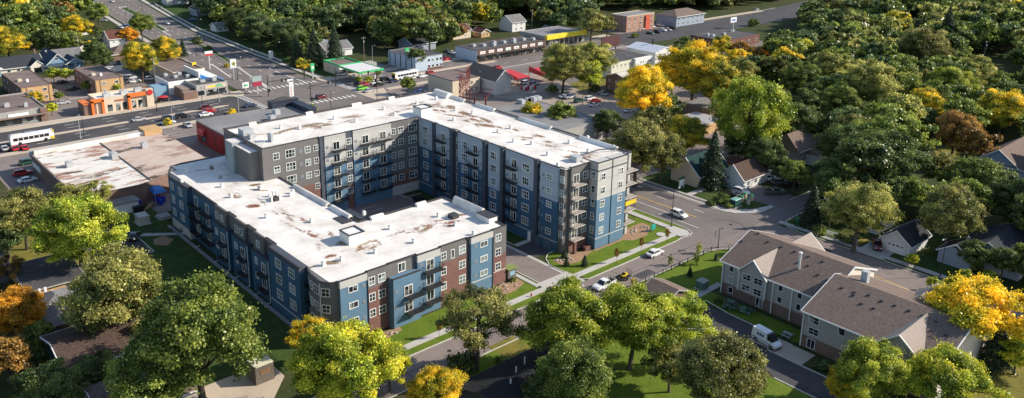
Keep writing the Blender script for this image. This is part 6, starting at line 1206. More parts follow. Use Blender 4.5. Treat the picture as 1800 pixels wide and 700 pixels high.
# traffic signals
def signal(x, y, h, arm, head, label, n=2):
    v = g(x, y, 0); t = empty('traffic_signal', (v.x, v.y, 0), 0, label, 'traffic light', 'traffic lights at the crossing'); a = Vector((math.cos(R(head)), math.sin(R(head)), 0))
    b = MB(); b.tube((v.x, v.y, 0), (v.x, v.y, h), .18, .12, n=6); b.build('pole', dark, t); e = v+a*arm; b = MB(); b.tube((v.x, v.y, h-2.2), (e.x, e.y, h-1.4), .12, .07, n=5); b.build('mast_arm', dark, t)
    for i in range(n+1):
        p = v+a*(arm*(1-i/max(1, n)*.5)) if i < n else v+a*.5; z = h-1.6 if i < n else 2.6; b = MB(); b.box(p.x-.22, p.y-.25, z-.8, p.x+.22, p.y+.25, z+.5); s = b.build('signal_head', paint('signal_black', (.015, .015, .015), .5), t)
signal(547, 186, 9.5, 11, 88, 'mast arm traffic light at the near corner behind the dark roofed building', 3); signal(472, 170, 8, 7, 60, 'mast arm traffic light at the left corner of the crossing', 2); signal(590, 152, 8, 3, -20, 'traffic light at the petrol station corner', 1); signal(535, 140, 5, .8, -20, 'short traffic light on the far verge', 1); signal(662, 152, 7, 4, 200, 'traffic light beside the waiting cars', 1)
# pylon signs
def pylon(x, y, h, w_, hh, label, face, mark=None, F_='u+', two=False, seed=0, postm=None):
    v = g(x, y, 0); t = empty('pylon_sign', (v.x, v.y, 0), 0, label, 'sign', 'roadside signs'); b = MB(); b.box(v.x-.2, v.y-.25, 0, v.x+.2, v.y+.25, h-hh); b.build('post', postm or steel, t)
    b = MB(); b.box(v.x-.25, v.y-w_/2, h-hh, v.x+.25, v.y+w_/2, h); b.build('sign_panel', face, t); F = Face('u+', v.x+.25)
    if mark: q = MB(); F.box(q, v.y-w_*.3, v.y+w_*.3, 0, .03, h-hh*.7, h-hh*.35); q.build('sign_mark', mark, t)
    if two: q = MB(); F.box(q, v.y-w_/2, v.y+w_/2, 0, .03, h-hh, h-hh*.55); q.build('lower_panel', two, t)
    return t, v
pylon(412, 140, 8.6, 2.5, 3.7, 'tall white sign with small emblem by the highway', white, mat('sign_olive', (.25, .25, .05), .7)); pylon(369, 122, 8, 3.4, 1.9, 'white and red roadside sign beside the highway', white, None, two=redp); pylon(453, 165, 7, 3.8, 3.9, 'sign of grey upper and dark red lower board by the crossing', mat('sign_grey', (.3, .36, .36), .6), None, two=mat('sign_maroon', (.35, .03, .07), .6)); pylon(550, 138, 6.4, 1.7, 3.2, 'green and white price sign of the petrol station', green, white); pylon(716, 119, 9, 2, 4, 'green and yellow sign before the panelled block', green, yellow)
pylon(1288, 50, 6.5, 6, 3, 'white framed roadside sign above the low brick store', white, mat('sign_blue', (.1, .2, .5), .6)); pylon(477, 107, 4.5, 2, 3.2, 'small white sign on the highway lawn', white)
t, v = pylon(514, 194, 11, 1.6, 9.6, 'tall white pylon with red lettering behind the dark arched roof', white); F = Face('u+', v.x+.25); b = MB(); 
for k, z in enumerate((8.6, 7.4, 6.2, 5.0, 3.9)): F.box(b, v.y-.35, v.y+.35, 0, .03, z, z+.18, 0); F.box(b, v.y-.35, v.y-.15, 0, .03, z-.5, z, 0); F.box(b, v.y-.35, v.y+.3, 0, .03, z-.6, z-.45, 0)
b.build('red_lettering', redp, t); b = MB(); F.box(b, v.y-1.4, v.y+.9, -.5, .0, 10.6, 11.5); b.build('sign_cap', white, t)
pylon(432, 158, 3, 2.6, 2.2, 'low white board at the shop exit with green foot', white, green); v = g(1072, 88, 0)
t = empty('billboard', (v.x-6, v.y, 0), 0, 'dark maroon billboard on posts above the white fronted shop', 'billboard'); b = MB(); b.box(-256, 288, 6.5, -255.6, 301, 11.5); b.build('board', mat('maroon_board', (.08, .03, .03), .7), t)
for y in (290, 299): b = MB(); b.tube((-256.4, y, 0), (-256.4, y, 8), .25, n=6); b.build('post', dark, t)
b = MB(); v = g(1004, 118, 0); t = empty('roadside_sign', (v.x, v.y, 0), 0, 'small red lettered sign on posts above the red canopies', 'sign'); b.box(v.x-.1, v.y-1.8, 2, v.x+.1, v.y+1.8, 3.8); b.build('board', redp, t); b = MB(); b.box(v.x-.15, v.y-.1, 0, v.x, v.y+.1, 2); b.build('post', dark, t)
t = empty('lawn_sign', (-127.5, 179.2, 0), 0, 'green edged white sign on the lawn of the green roofed house', 'sign'); b = MB(); b.box(-127.6, 178.2, .8, -127.4, 180.4, 3.2); b.build('board', white, t); b = MB(); b.box(-127.65, 178.1, 2.7, -127.35, 180.5, 3.3); b.build('sign_top', mat('dark_green', (.03, .15, .08), .6), t)
for y in (178.3, 180.3): b = MB(); b.box(-127.6, y-.07, 0, -127.4, y+.07, .8); b.build('post', white, t)
v = g(1148, 407, 0); t = empty('lawn_sign', (v.x, v.y, 0), 0, 'small turquoise sign standing on the bright corner lawn', 'sign'); b = MB(); b.box(v.x-.06, v.y-.7, .5, v.x+.06, v.y+.7, 1.9); b.build('board', mat('turquoise', (.02, .35, .3), .5), t)
b = MB(); b.box(v.x-.05, v.y-.05, 0, v.x+.05, v.y+.05, .5); b.build('post', dark, t)
v = g(1162, 413, 0); t = empty('manhole_pad', (v.x, v.y, .05), 0, 'round pale concrete pad in the corner lawn', 'concrete pad'); b = MB(); b.lathe(v.x, v.y, [(1.15, .05), (1.15, .17), (.8, .18)], 20); b.build('pad', concrete, t)
# entrance sign block of the apartments
t = empty('entrance_sign', (-118, 106.9, 0), 0, 'stone entrance block with planting beside the drive', 'sign'); b = MB(); b.box(-118.3, 105.9, 0, -116.9, 108.2, 2.5); b.build('block', mat('dark_stone', (.12, .11, .1), .9, .3, 3), t); b = MB(); b.box(-118.6, 105.7, 2.5, -116.6, 108.4, 2.75); b.build('cap', mat('planted_cap', (.2, .24, .08), .9, .3, 3), t); b = MB(); b.box(-116.9, 106.4, 1, -116.85, 107.8, 2); b.build('plaque', mat('plaque_blue', (.25, .4, .5), .5), t)
v = g(934, 522, 0); t = empty('fire_hydrant', (v.x, v.y, 0), 0, 'red fire hydrant on the kerb lawn near the drive', 'hydrant'); b = MB(); b.lathe(v.x, v.y, [(.2, 0), (.2, .1), (.14, .12), (.14, .6), (.18, .62), (.12, .78), (.03, .85)], 10); b.build('barrel', redp, t)
for s in (-1, 1): b = MB(); b.tube((v.x, v.y, .5), (v.x, v.y+s*.25, .5), .07, n=6); b.build('outlet', redp, t)
# boxes
def boxthing(name, label, cat, x0, x1, y0, y1, z, mt, capm=None, base=None):
    t = empty(name, ((x0+x1)/2, (y0+y1)/2, 0), 0, label, cat); b = MB(); b.box(x0, y0, .1, x1, y1, z-.12); b.build('cabinet', mt, t); b = MB(); b.hexa([(x0-.1, y0-.1, z-.12), (x1+.1, y0-.1, z-.12), (x1+.1, y1+.1, z-.12), (x0-.1, y1+.1, z-.12), (x0, y0, z), (x1, y0, z), (x1, y1, z), (x0, y1, z)]); b.build('lid', capm or mt, t)
    b = MB(); b.box(x0-.3, y0-.3, 0, x1+.3, y1+.3, .12); b.build('plinth', concrete, t); return t
gm_ = mat('dull_green_metal', (.1, .17, .13), .6, .1)
v = g(1234, 507, 0); boxthing('transformer_box', 'green grey transformer box on the townhouse lawn', 'utility box', v.x-.9, v.x+.9, v.y-1, v.y+1, 1.9, gm_, mat('box_lid', (.3, .33, .27), .6))
v = g(1292, 363, 0); boxthing('utility_cabinet', 'dark green cabinet with pale green lid at the avenue corner', 'utility box', v.x-.8, v.x+.8, v.y-1.3, v.y+1.3, 2.2, mat('dark_green_box', (.02, .07, .06), .5), mat('pale_green_lid', (.2, .42, .36), .5))
v = g(251, 392, 0); boxthing('ventilation_housing', 'pale louvred housing on the shaded lawn left of the building', 'utility box', v.x-1.6, v.x+1.6, v.y-1.2, v.y+1.2, 2.2, mat('pale_louvre', (.5, .48, .42), .7), mat('pale_louvre', (.5, .48, .42)))
v = g(243, 372, 0); boxthing('transformer_box', 'black box beside the pale louvred housing', 'utility box', v.x-1, v.x+1, v.y-1.2, v.y+1.2, 1.7, dark); v = g(288, 382, 0); boxthing('ground_hatch', 'low grey hatch by the end of the building', 'hatch', v.x-1.5, v.x+1.5, v.y-1.3, v.y+1.3, .6, mat('hatch_grey', (.33, .31, .29), .8))
v = g(1402, 391, 0); t = empty('litter_bin', (v.x, v.y, 0), 0, 'green bin on the corner right of the junction', 'bin'); b = MB(); b.lathe(v.x, v.y, [(.4, 0), (.5, 1.0), (.5, 1.15), (.1, 1.25)], 10); b.build('bin', mat('bin_green', (.03, .3, .12), .6), t)
for i in range(4): v = g(1303+i*6, 355+i*2-8*(i % 2), 0); t = empty('barrel', (v.x, v.y, 0), 0, 'cream barrel with green lid at the avenue corner', 'barrel', 'cream barrels with green lids'); b = MB(); b.lathe(v.x, v.y, [(.5, 0), (.55, .6), (.5, 1.5)], 10); b.build('drum', tan_pale, t); b = MB(); b.lathe(v.x, v.y, [(.55, 1.5), (.5, 1.7), (.1, 1.8)], 10); b.build('lid', mat('bin_green', (.03, .3, .12)), t)
v = g(833, 622+8, 0)
t = empty('stone_urn', (v.x, v.y, 0), 0, 'brown stone pier with blue grey cap beside the street bed', 'pier'); b = MB(); b.lathe(v.x, v.y, [(.9, 0), (1.1, 1.2), (.8, 2.2)], 8); b.build('pier', brick3, t); b = MB(); b.lathe(v.x, v.y, [(.8, 2.2), (.6, 2.5), (.15, 2.6)], 8); b.build('cap', flat_grey, t)
# fences
def fence(name, label, pts, h, mt, gap=2.4, rails=(.3, .9), rw=.05, pk=None, cat='fence'):
    t = empty(name, (pts[0][0], pts[0][1], 0), 0, label, cat); r = MB()
    for a, c in zip(pts[:-1], pts[1:]):
        a = Vector((*a, 0)); c = Vector((*c, 0)); n = max(1, round((c-a).length/gap))
        for z in rails: r.tube((a.x, a.y, z), (c.x, c.y, z), rw, n=4)
        if pk:
            m_ = int((c-a).length/pk)
            for i in range(m_+1): p = a.lerp(c, i/m_); r.tube((p.x, p.y, .08), (p.x, p.y, h), rw*.6, n=3, cap=False)
        for i in range(n+1): p = a.lerp(c, i/n); q = MB(); q.box(p.x-.07, p.y-.07, 0, p.x+.07, p.y+.07, h+.08); q.build('fence_post', mt, t)
    r.build('rails', mt, t); return t
fence('white_fence', 'white slatted fence along the far pavement right of the junction', [(-90.6, 180.6), (-78, 180.6)], 1.3, white, 2.6, (.4, .7, 1.0, 1.25), .07)
fence('black_fence', 'low black railing along the townhouse side of the side street', [(-97.9, 113), (-97.9, 151), (-95.6, 154.6)], 1.1, dark, 3, (.2, 1.05), .03, .45)
fence('stair_railing', 'black railing of the stair path left of the building', [(-189.6, 57), (-184.6, 63.8)], 1.1, dark, 2, (.6, 1.05), .04)
fence('white_fence', 'short white fence beside the black car and white gable', [(-121, 190), (-115.2, 189.6)], 1.2, white, 1.6, (.3, .6, .9, 1.15), .06)
fence('timber_fence', 'grey timber fence behind the pale panelled block', [(-316, 222), (-309, 238)], 1.8, greyb, 2.4, (.3, 1.0, 1.7), .08, .25); fence('timber_fence', 'brown timber fence behind the orange restaurant', [(-325, 84), (-325, 101)], 1.7, wood, 2.4, (.3, 1.0, 1.6), .08, .25)
fence('highway_wall_fence', 'pale low wall fence along the far side of the highway', [(-560, 191), (-500, 182.2), (-448, 175.5), (-380, 172), (-345, 171.4)], 1.1, white, 8, (.5, 1.0), .14)
# small hut garden wall
t = empty('retaining_wall', (-92.9, 84, 0), 0, 'white edging between flower bed and black roofed house', 'wall'); b = MB(); b.box(-91.4, 72, 0, -91.2, 98, .35); b.build('edging', white, t)
# picnic table, umbrella
v = g(1384, 592, 0); t = empty('picnic_table', (v.x, v.y, 0), 0, 'grey picnic table on the townhouse terrace', 'picnic table'); b = MB(); b.box(v.x-.9, v.y-.4, .7, v.x+.9, v.y+.4, .77); b.build('table_top', greyb, t)
for s in (-1, 1): b = MB(); b.box(v.x-.9, v.y+s*.8-.15, .42, v.x+.9, v.y+s*.8+.15, .47); b.build('bench', greyb, t); b = MB(); b.box(v.x+s*.6-.05, v.y-.8, 0, v.x+s*.6+.05, v.y+.8, .42); b.box(v.x+s*.6-.05, v.y-.3, .42, v.x+s*.6+.05, v.y+.3, .7); b.build('leg', greyb, t)
def parasol(name, label, x, y, colr, h=2.6, r=1.9, n=8):
    v = g(x, y, 0); t = empty(name, (v.x, v.y, 0), 0, label, 'parasol'); b = MB(); b.lathe(v.x, v.y, [(r, h-.5), (r*.5, h-.2), (.06, h)], n); b.build('canopy', colr, t); b = MB(); b.tube((v.x, v.y, 0), (v.x, v.y, h), .05, n=5); b.build('pole', dark, t)
parasol('parasol', 'red parasol beside the orange restaurant', 288, 180, redp); parasol('parasol', 'pale turquoise parasol under the yellow tree behind the townhouses', 1655, 545, mat('pale_turquoise', (.3, .5, .5), .6))
t = empty('blue_canopy', (-208, 67, 0), 0, 'bright blue tent canopy beside the warehouse corner', 'canopy'); b = MB(); b.hexa([(-210.6, 65.4, 3.2), (-206, 65.4, 2.9), (-206, 68.6, 2.9), (-210.6, 68.6, 3.2), (-209.8, 66.0, 3.8), (-206.8, 66.0, 3.6), (-206.8, 68, 3.6), (-209.8, 68, 3.8)]); b.build('canopy_cloth', bluep, t)
for q in ((-210.4, 65.6), (-206.2, 65.6), (-206.2, 68.4), (-210.4, 68.4)): b = MB(); b.box(q[0]-.06, q[1]-.06, 0, q[0]+.06, q[1]+.06, 3); b.build('post', steel, t)
q = random.Random(5)
for i, (x, y) in enumerate(((-208.6, 66.4), (-206.9, 66.8), (-207.2, 67.9), (-208.6, 62.4), (-205.4, 66.6))):
    t = empty('plastic_crate_stack', (x, y, 0), 0, 'blue plastic crates stacked under and beside the blue canopy', 'crate stack', 'blue crate stacks'); b = MB()
    for k in range(3): b.box(x-.5, y-.4, .02+k*.5, x+.5, y+.4, .45+k*.5); b.box(x-.45, y-.35, .45+k*.5, x+.45, y+.35, .52+k*.5)
    b.build('crates', mat('crate_blue', (.03, .06, .5), .5), t)
for i in range(4):
    x, y = -204-i*.9, 62.6+i*.9; t = empty('timber_pile', (x, y, 0), 0, 'loose heap of pale brown timber by the rear store', 'timber', 'timber heaps'); b = MB()
    for k in range(9): a = q.uniform(0, 3.1); l = q.uniform(.6, 1.3); z = .1+q.random()*.5; b.box(x-l*.5+q.uniform(-.3, .3), y-.08+q.uniform(-.5, .5), z, x+l*.5, y+.08+q.uniform(.5, .6)-.5, z+.12)
    b.build('timber', mat('raw_timber', (.38, .24, .14), .85, .2, 2), t)
v = g(933, 157, 0); t = empty('pallet_row', (v.x, v.y, 0), 0, 'row of red and white barrels beside the grey roof', 'barrels', None); 
for i in range(9): b = MB(); b.lathe(v.x-2+ (i % 3)*1.3, v.y-3+(i//3)*2.4, [(.5, 0), (.5, 1.3), (.1, 1.35)], 8); b.build('barrel', [redp, white][i % 2], t)
for x, y, s in ((867, 157, 0), (878, 150, 1), (858, 145, 2)):
    v = g(x, y, 0); t = empty('lumber_stack', (v.x, v.y, 0), 0, ['stack of orange planks nearest the grey roof', 'middle stack of orange planks in the yard', 'farthest stack of orange planks by the steep roof'][s], 'lumber', 'plank stacks'); b = MB(); b.box(v.x-3.5, v.y-1.5, .1, v.x+3.5, v.y+1.5, 1.2); b.build('planks', mat('orange_planks', (.55, .3, .1), .8, .25, 3), t)
v = g(1095, 465, 0)
# stones in the beds
stn = mat('boulder_stone', (.42, .36, .3), .9, .25, 3)
b = MB(); q = random.Random(8)
for (x0, x1, y0, y1, n) in ((-116.8, -114, 98, 107, 26), (-118, -114.4, 120.4, 125, 24), (-118.6, -114, 144.6, 151, 22), (-116.2, -114.6, 67.5, 77, 14)):
    for i in range(n):
        x, y, r = q.uniform(x0, x1), q.uniform(y0, y1), q.uniform(.15, .38); b.lathe(x, y, [(r, .05), (r*1.05, .05+r*.4), (r*.6, .05+r*.8)], 5)
o = b.build('bed_stones', stn); tag(o, 'many tan stones scattered in the beds around the apartment building', 'stones', None, 'stuff')
# ================= TREES =================
LM = dict(
 dark=leafmat('leaf_dark_green', (.028, .052, .015), (.07, .108, .026), (.17, .21, .055)),
 green=leafmat('leaf_green', (.045, .085, .014), (.12, .17, .03), (.28, .31, .06)),
 bright=leafmat('leaf_bright_green', (.075, .135, .014), (.23, .3, .028), (.5, .5, .06)),
 olive=leafmat('leaf_olive', (.055, .075, .02), (.16, .17, .04), (.36, .33, .1)),
 pale=leafmat('leaf_pale_olive', (.07, .1, .022), (.24, .26, .05), (.5, .46, .13)),
 lime=leafmat('leaf_lime', (.1, .155, .014), (.3, .36, .03), (.6, .54, .05), 1.6),
 mixed=leafmat('leaf_green_yellow', (.07, .12, .014), (.24, .27, .03), (.75, .52, .03), 1.3),
 yellow=leafmat('leaf_yellow', (.1, .17, .02), (.54, .45, .026), (.85, .56, .03), 1.3, .42),
 orange=leafmat('leaf_orange', (.22, .15, .014), (.62, .3, .022), (.82, .44, .035), 1.3),
 russet=leafmat('leaf_russet', (.09, .07, .022), (.22, .13, .035), (.42, .24, .05)),
 teal=leafmat('leaf_blue_green', (.026, .056, .026), (.07, .115, .04), (.16, .21, .07)),
 spruce=leafmat('needles_spruce', (.016, .036, .02), (.036, .065, .034), (.07, .1, .05), 5),
 blue=leafmat('needles_blue', (.05, .09, .07), (.12, .2, .16), (.2, .3, .24), 5))
WORD = dict(dark='dark green', green='green', bright='bright green', olive='olive', pale='pale olive', lime='lime green', mixed='green and yellow', yellow='golden yellow', orange='orange', russet='russet brown', teal='deep blue green', spruce='dark')
def leaves(cs, ds, size, rng, jit=.8):
    """cs centres, ds outward directions -> verts, faces of one quad a leaf spray"""
    n = len(cs); nrm = ds*.7+rng.normal(0, jit, (n, 3))*.85; nrm /= np.linalg.norm(nrm, axis=1)[:, None]+1e-9
    ref = rng.normal(0, 1, (n, 3)); a = np.cross(nrm, ref); a /= np.linalg.norm(a, axis=1)[:, None]+1e-9; b = np.cross(nrm, a)
    s = size*(.6+.8*rng.random(n))[:, None]; e = .55+.5*rng.random(n)[:, None]
    v = np.empty((n, 4, 3)); v[:, 0] = cs-a*s; v[:, 1] = cs-b*s*e; v[:, 2] = cs+a*s; v[:, 3] = cs+b*s*e; v[:, 1] += nrm*s*.25; v[:, 3] += nrm*s*.25
    return v.reshape(-1, 3)
def mesh_from(name, v, rn, mt):
    n = len(v)//4; me = bpy.data.meshes.new(name); me.vertices.add(n*4); me.vertices.foreach_set('co', v.ravel().astype(np.float32)); me.loops.add(n*4); me.loops.foreach_set('vertex_index', np.arange(n*4, dtype=np.int32))
    me.polygons.add(n); me.polygons.foreach_set('loop_start', np.arange(0, n*4, 4, dtype=np.int32)); me.polygons.foreach_set('loop_total', np.full(n, 4, dtype=np.int32))
    A = me.attributes.new('rnd', 'FLOAT', 'FACE'); A.data.foreach_set('value', rn.astype(np.float32)); me.materials.append(mt); me.update(calc_edges=True); return me
def crown_pts(seed, K, per, rx=1., rz=.85, flat=0., cl=(.2, .34), lean=0., hollow=.5, shape='ball'):
    rng = np.random.default_rng(seed); cs, ds, rn, heads = [], [], [], []
    lob = rng.uniform(0, 6.28, 4); am = rng.uniform(.08, .2, 4)
    for k in range(K):
        th = rng.uniform(0, 6.28); u = rng.uniform(-.75, 1); ph = math.asin(u); r = rng.uniform(hollow, 1)**.6*.86
        f = 1+am[0]*math.sin(2*th+lob[0])+am[1]*math.sin(3*th+lob[1])+am[2]*math.sin(5*th+lob[2])*.6
        if shape == 'ball': c = np.array([math.cos(th)*math.cos(ph)*rx*r*f, math.sin(th)*math.cos(ph)*rx*r*f, math.sin(ph)*rz*r*(1+am[3]*math.sin(3*th+lob[3]))])
        if shape == 'umbrella': rr_ = math.sqrt(rng.random())*.95; c = np.array([math.cos(th)*rr_*rx*f, math.sin(th)*rr_*rx*f, rz*(.75-.85*rr_**2+rng.uniform(-.28, .12))])
        if shape == 'willow': rr_ = math.sqrt(rng.random())*.9; c = np.array([math.cos(th)*rr_*rx*f, math.sin(th)*rr_*rx*f, rz*(.9*math.sqrt(1-rr_**2)-rng.random()*1.1*rr_)])
        cr_ = rng.uniform(*cl); cv = rng.uniform(-.35, .35); heads.append(c)
        d = rng.normal(0, 1, (per, 3)); d[:, 2] = np.abs(d[:, 2])*.85-.2*rng.random(per); d /= np.linalg.norm(d, axis=1)[:, None]
        rad = cr_*(.35+.8*rng.random(per))[:, None]*np.array([1, 1, .75]); p = c+d*rad; far_ = rng.random(per) < .22; p[far_] += rng.normal(0, .055, (int(far_.sum()), 3))
        if shape == 'willow': p[:, 2] -= rng.random(per)*.25
        cs.append(p); ds.append(d*.7+c/np.linalg.norm(c+1e-6)*.5); rn.append(np.clip(.5+cv+rng.normal(0, .22, per), 0, 1))
    return np.concatenate(cs), np.concatenate(ds), np.concatenate(rn), heads
def trunk_mesh(name, seed, heads, zc, rz, r0=.055, n=9, mt=None, spread=.75):
    q = random.Random(seed); b = MB(); fork = zc-rz*.72; tw = (q.uniform(-.05, .05), q.uniform(-.05, .05))
    b.tube((0, 0, -.05), (tw[0]*.5, tw[1]*.5, fork*.55), r0*1.25, r0*.95, 7, cap=False); b.tube((tw[0]*.5, tw[1]*.5, fork*.55), (tw[0], tw[1], fork), r0*.95, r0*.8, 7, cap=False)
    hs = q.sample(heads, min(n, len(heads)))
    for h in hs:
        h = Vector(h); h.z += zc; o = Vector((tw[0], tw[1], fork*(.9+.15*q.random()))); m_ = o.lerp(h*spread+Vector((0, 0, h.z*(1-spread))), .5); m_.z += .06; r = r0*q.uniform(.4, .65)
        b.tube(o, m_, r, r*.7, 5, cap=False); b.tube(m_, h, r*.7, r*.2, 4, cap=False)
        for _ in range(2): e = m_.lerp(h, q.uniform(.2, .7))+Vector((q.uniform(-.25, .25), q.uniform(-.25, .25), q.uniform(.0, .25))); b.tube(m_, e, r*.45, r*.12, 4, cap=False)
    me = bpy.data.meshes.new(name); me.from_pydata(b.v, [], b.f); me.materials.append(mt or bark); me.polygons.foreach_set('use_smooth', [True]*len(b.f)); return me
PT = {}
def proto(key, seeds, K, per, size, zc, **kw):
    L_ = []
    for s in seeds:
        c, d, rn, hd = crown_pts(s, K, per, **kw); c = c+np.array([0, 0, zc]); rng = np.random.default_rng(s+99)
        me = mesh_from('crown', leaves(c, d, size, rng), rn, LM['green']); tr = trunk_mesh('trunk', s, hd, zc, kw.get('rz', .85), n=13 if per > 200 else 6); L_.append((me, tr, (c, d, rn)))
    PT[key] = (L_, zc)
proto('hi', (1, 2, 3, 4), 150, 560, .019, 1.3, rz=.9, cl=(.1, .22), hollow=.4)
proto('open', (11, 12), 80, 360, .019, 1.35, rz=.8, cl=(.09, .2), hollow=.45)
proto('umbrella', (21, 22), 120, 440, .021, 1.15, rz=.62, cl=(.09, .2), shape='umbrella')
proto('willow', (31,), 150, 460, .02, 1.2, rz=1.0, cl=(.1, .2), shape='willow')
proto('mid', (41, 42, 43, 44, 45), 85, 150, .042, 1.3, rz=.88, cl=(.13, .26), hollow=.4)
proto('far', (51, 52, 53, 54), 48, 32, .095, 1.25, rz=.88, cl=(.16, .3), hollow=.4)
def conifer_mesh(seed, n=11000, size=.034, H=3.0):
    rng = np.random.default_rng(seed); z = 1-np.sqrt(rng.random(n)); lay = np.floor(z*15)/15; fz = (z*15) % 1; th = rng.uniform(0, 6.28, n)
    br = .82+.18*np.sin(th*5+lay*40)+.1*np.sin(th*9+lay*17); r = (1-z)**.85*br*(1-.3*fz)*np.sqrt(rng.uniform(.25, 1, n)); zz = .25+z*(H-.25)-r*.18
    c = np.stack([np.cos(th)*r, np.sin(th)*r, zz], 1); d = np.stack([np.cos(th)*.6, np.sin(th)*.6, np.full(n, .6)], 1)
    me = mesh_from('crown', leaves(c, d, size, rng, .7), np.clip(rng.normal(.5, .25, n), 0, 1), LM['spruce'])
    b = MB(); b.tube((0, 0, -.05), (0, 0, H*.95), .06, .01, 6); tr = bpy.data.meshes.new('trunk'); tr.from_pydata(b.v, [], b.f); tr.materials.append(bark); return me, tr, None
PT['conifer'] = ([conifer_mesh(61), conifer_mesh(62)], 1.3)
PT['conifer_small'] = ([conifer_mesh(63, 2600, .06, 2.6)], 1.1)
def bush_mesh(seed, K, per, size, rz=.8): c, d, rn, hd = crown_pts(seed, K, per, rz=rz, cl=(.3, .45)); c[:, 2] += rz*.75; c[:, 2] = np.maximum(c[:, 2], .03); return mesh_from('foliage', leaves(c, d, size, np.random.default_rng(seed)), rn, LM['green']), None, None
PT['bush'] = ([bush_mesh(71, 22, 60, .1), bush_mesh(72, 18, 70, .1, .6)], .6)
PT['column'] = ([bush_mesh(73, 40, 40, .1, 2.6)], 1.9)
tcount = [0]; NAME = dict(hi='broadleaf_tree', open='airy_tree', umbrella='spreading_tree', willow='willow_tree', mid='broadleaf_tree', far='broadleaf_tree', conifer='spruce_tree', conifer_small='young_spruce', bush='shrub', column='columnar_shrub')
def plant(kind, colr, x, y, r, label, group=None, cat=None, sz=1.):
    L_, zc = PT[kind]; i = tcount[0]; tcount[0] += 1; me, tr, _ = L_[i % len(L_)]; q = random.Random(i*7+1)
    t = bpy.data.objects.new(NAME[kind], None); col.objects.link(t); t.location = (x, y, 0); t.rotation_euler.z = q.uniform(0, 6.28); t.scale = (r, r, r*sz)
    tag(t, label, cat or ('shrub' if kind in ('bush', 'column') else 'tree'), group)
    o = bpy.data.objects.new(me.name if kind in ('bush', 'column') else 'crown', me); col.objects.link(o); o.parent = t; o.material_slots[0].link = 'OBJECT'; o.material_slots[0].material = LM[colr]
    if tr: k = bpy.data.objects.new('trunk', tr); col.objects.link(k); k.parent = t
    return t
placed = []
def tree(kind, colr, px, py, rp, label, group=None, sz=1., cat=None):
    """crown centre and radius seen in the photograph"""
    zc = PT[kind][1]; r = 5.
    for _ in range(12): v = g(px, py, zc*r*sz); k = proj(v)[2]; r = rp*k/F_PX
    placed.append((v.x, v.y, r)); return plant(kind, colr, v.x, v.y, r, label, group, cat, sz)
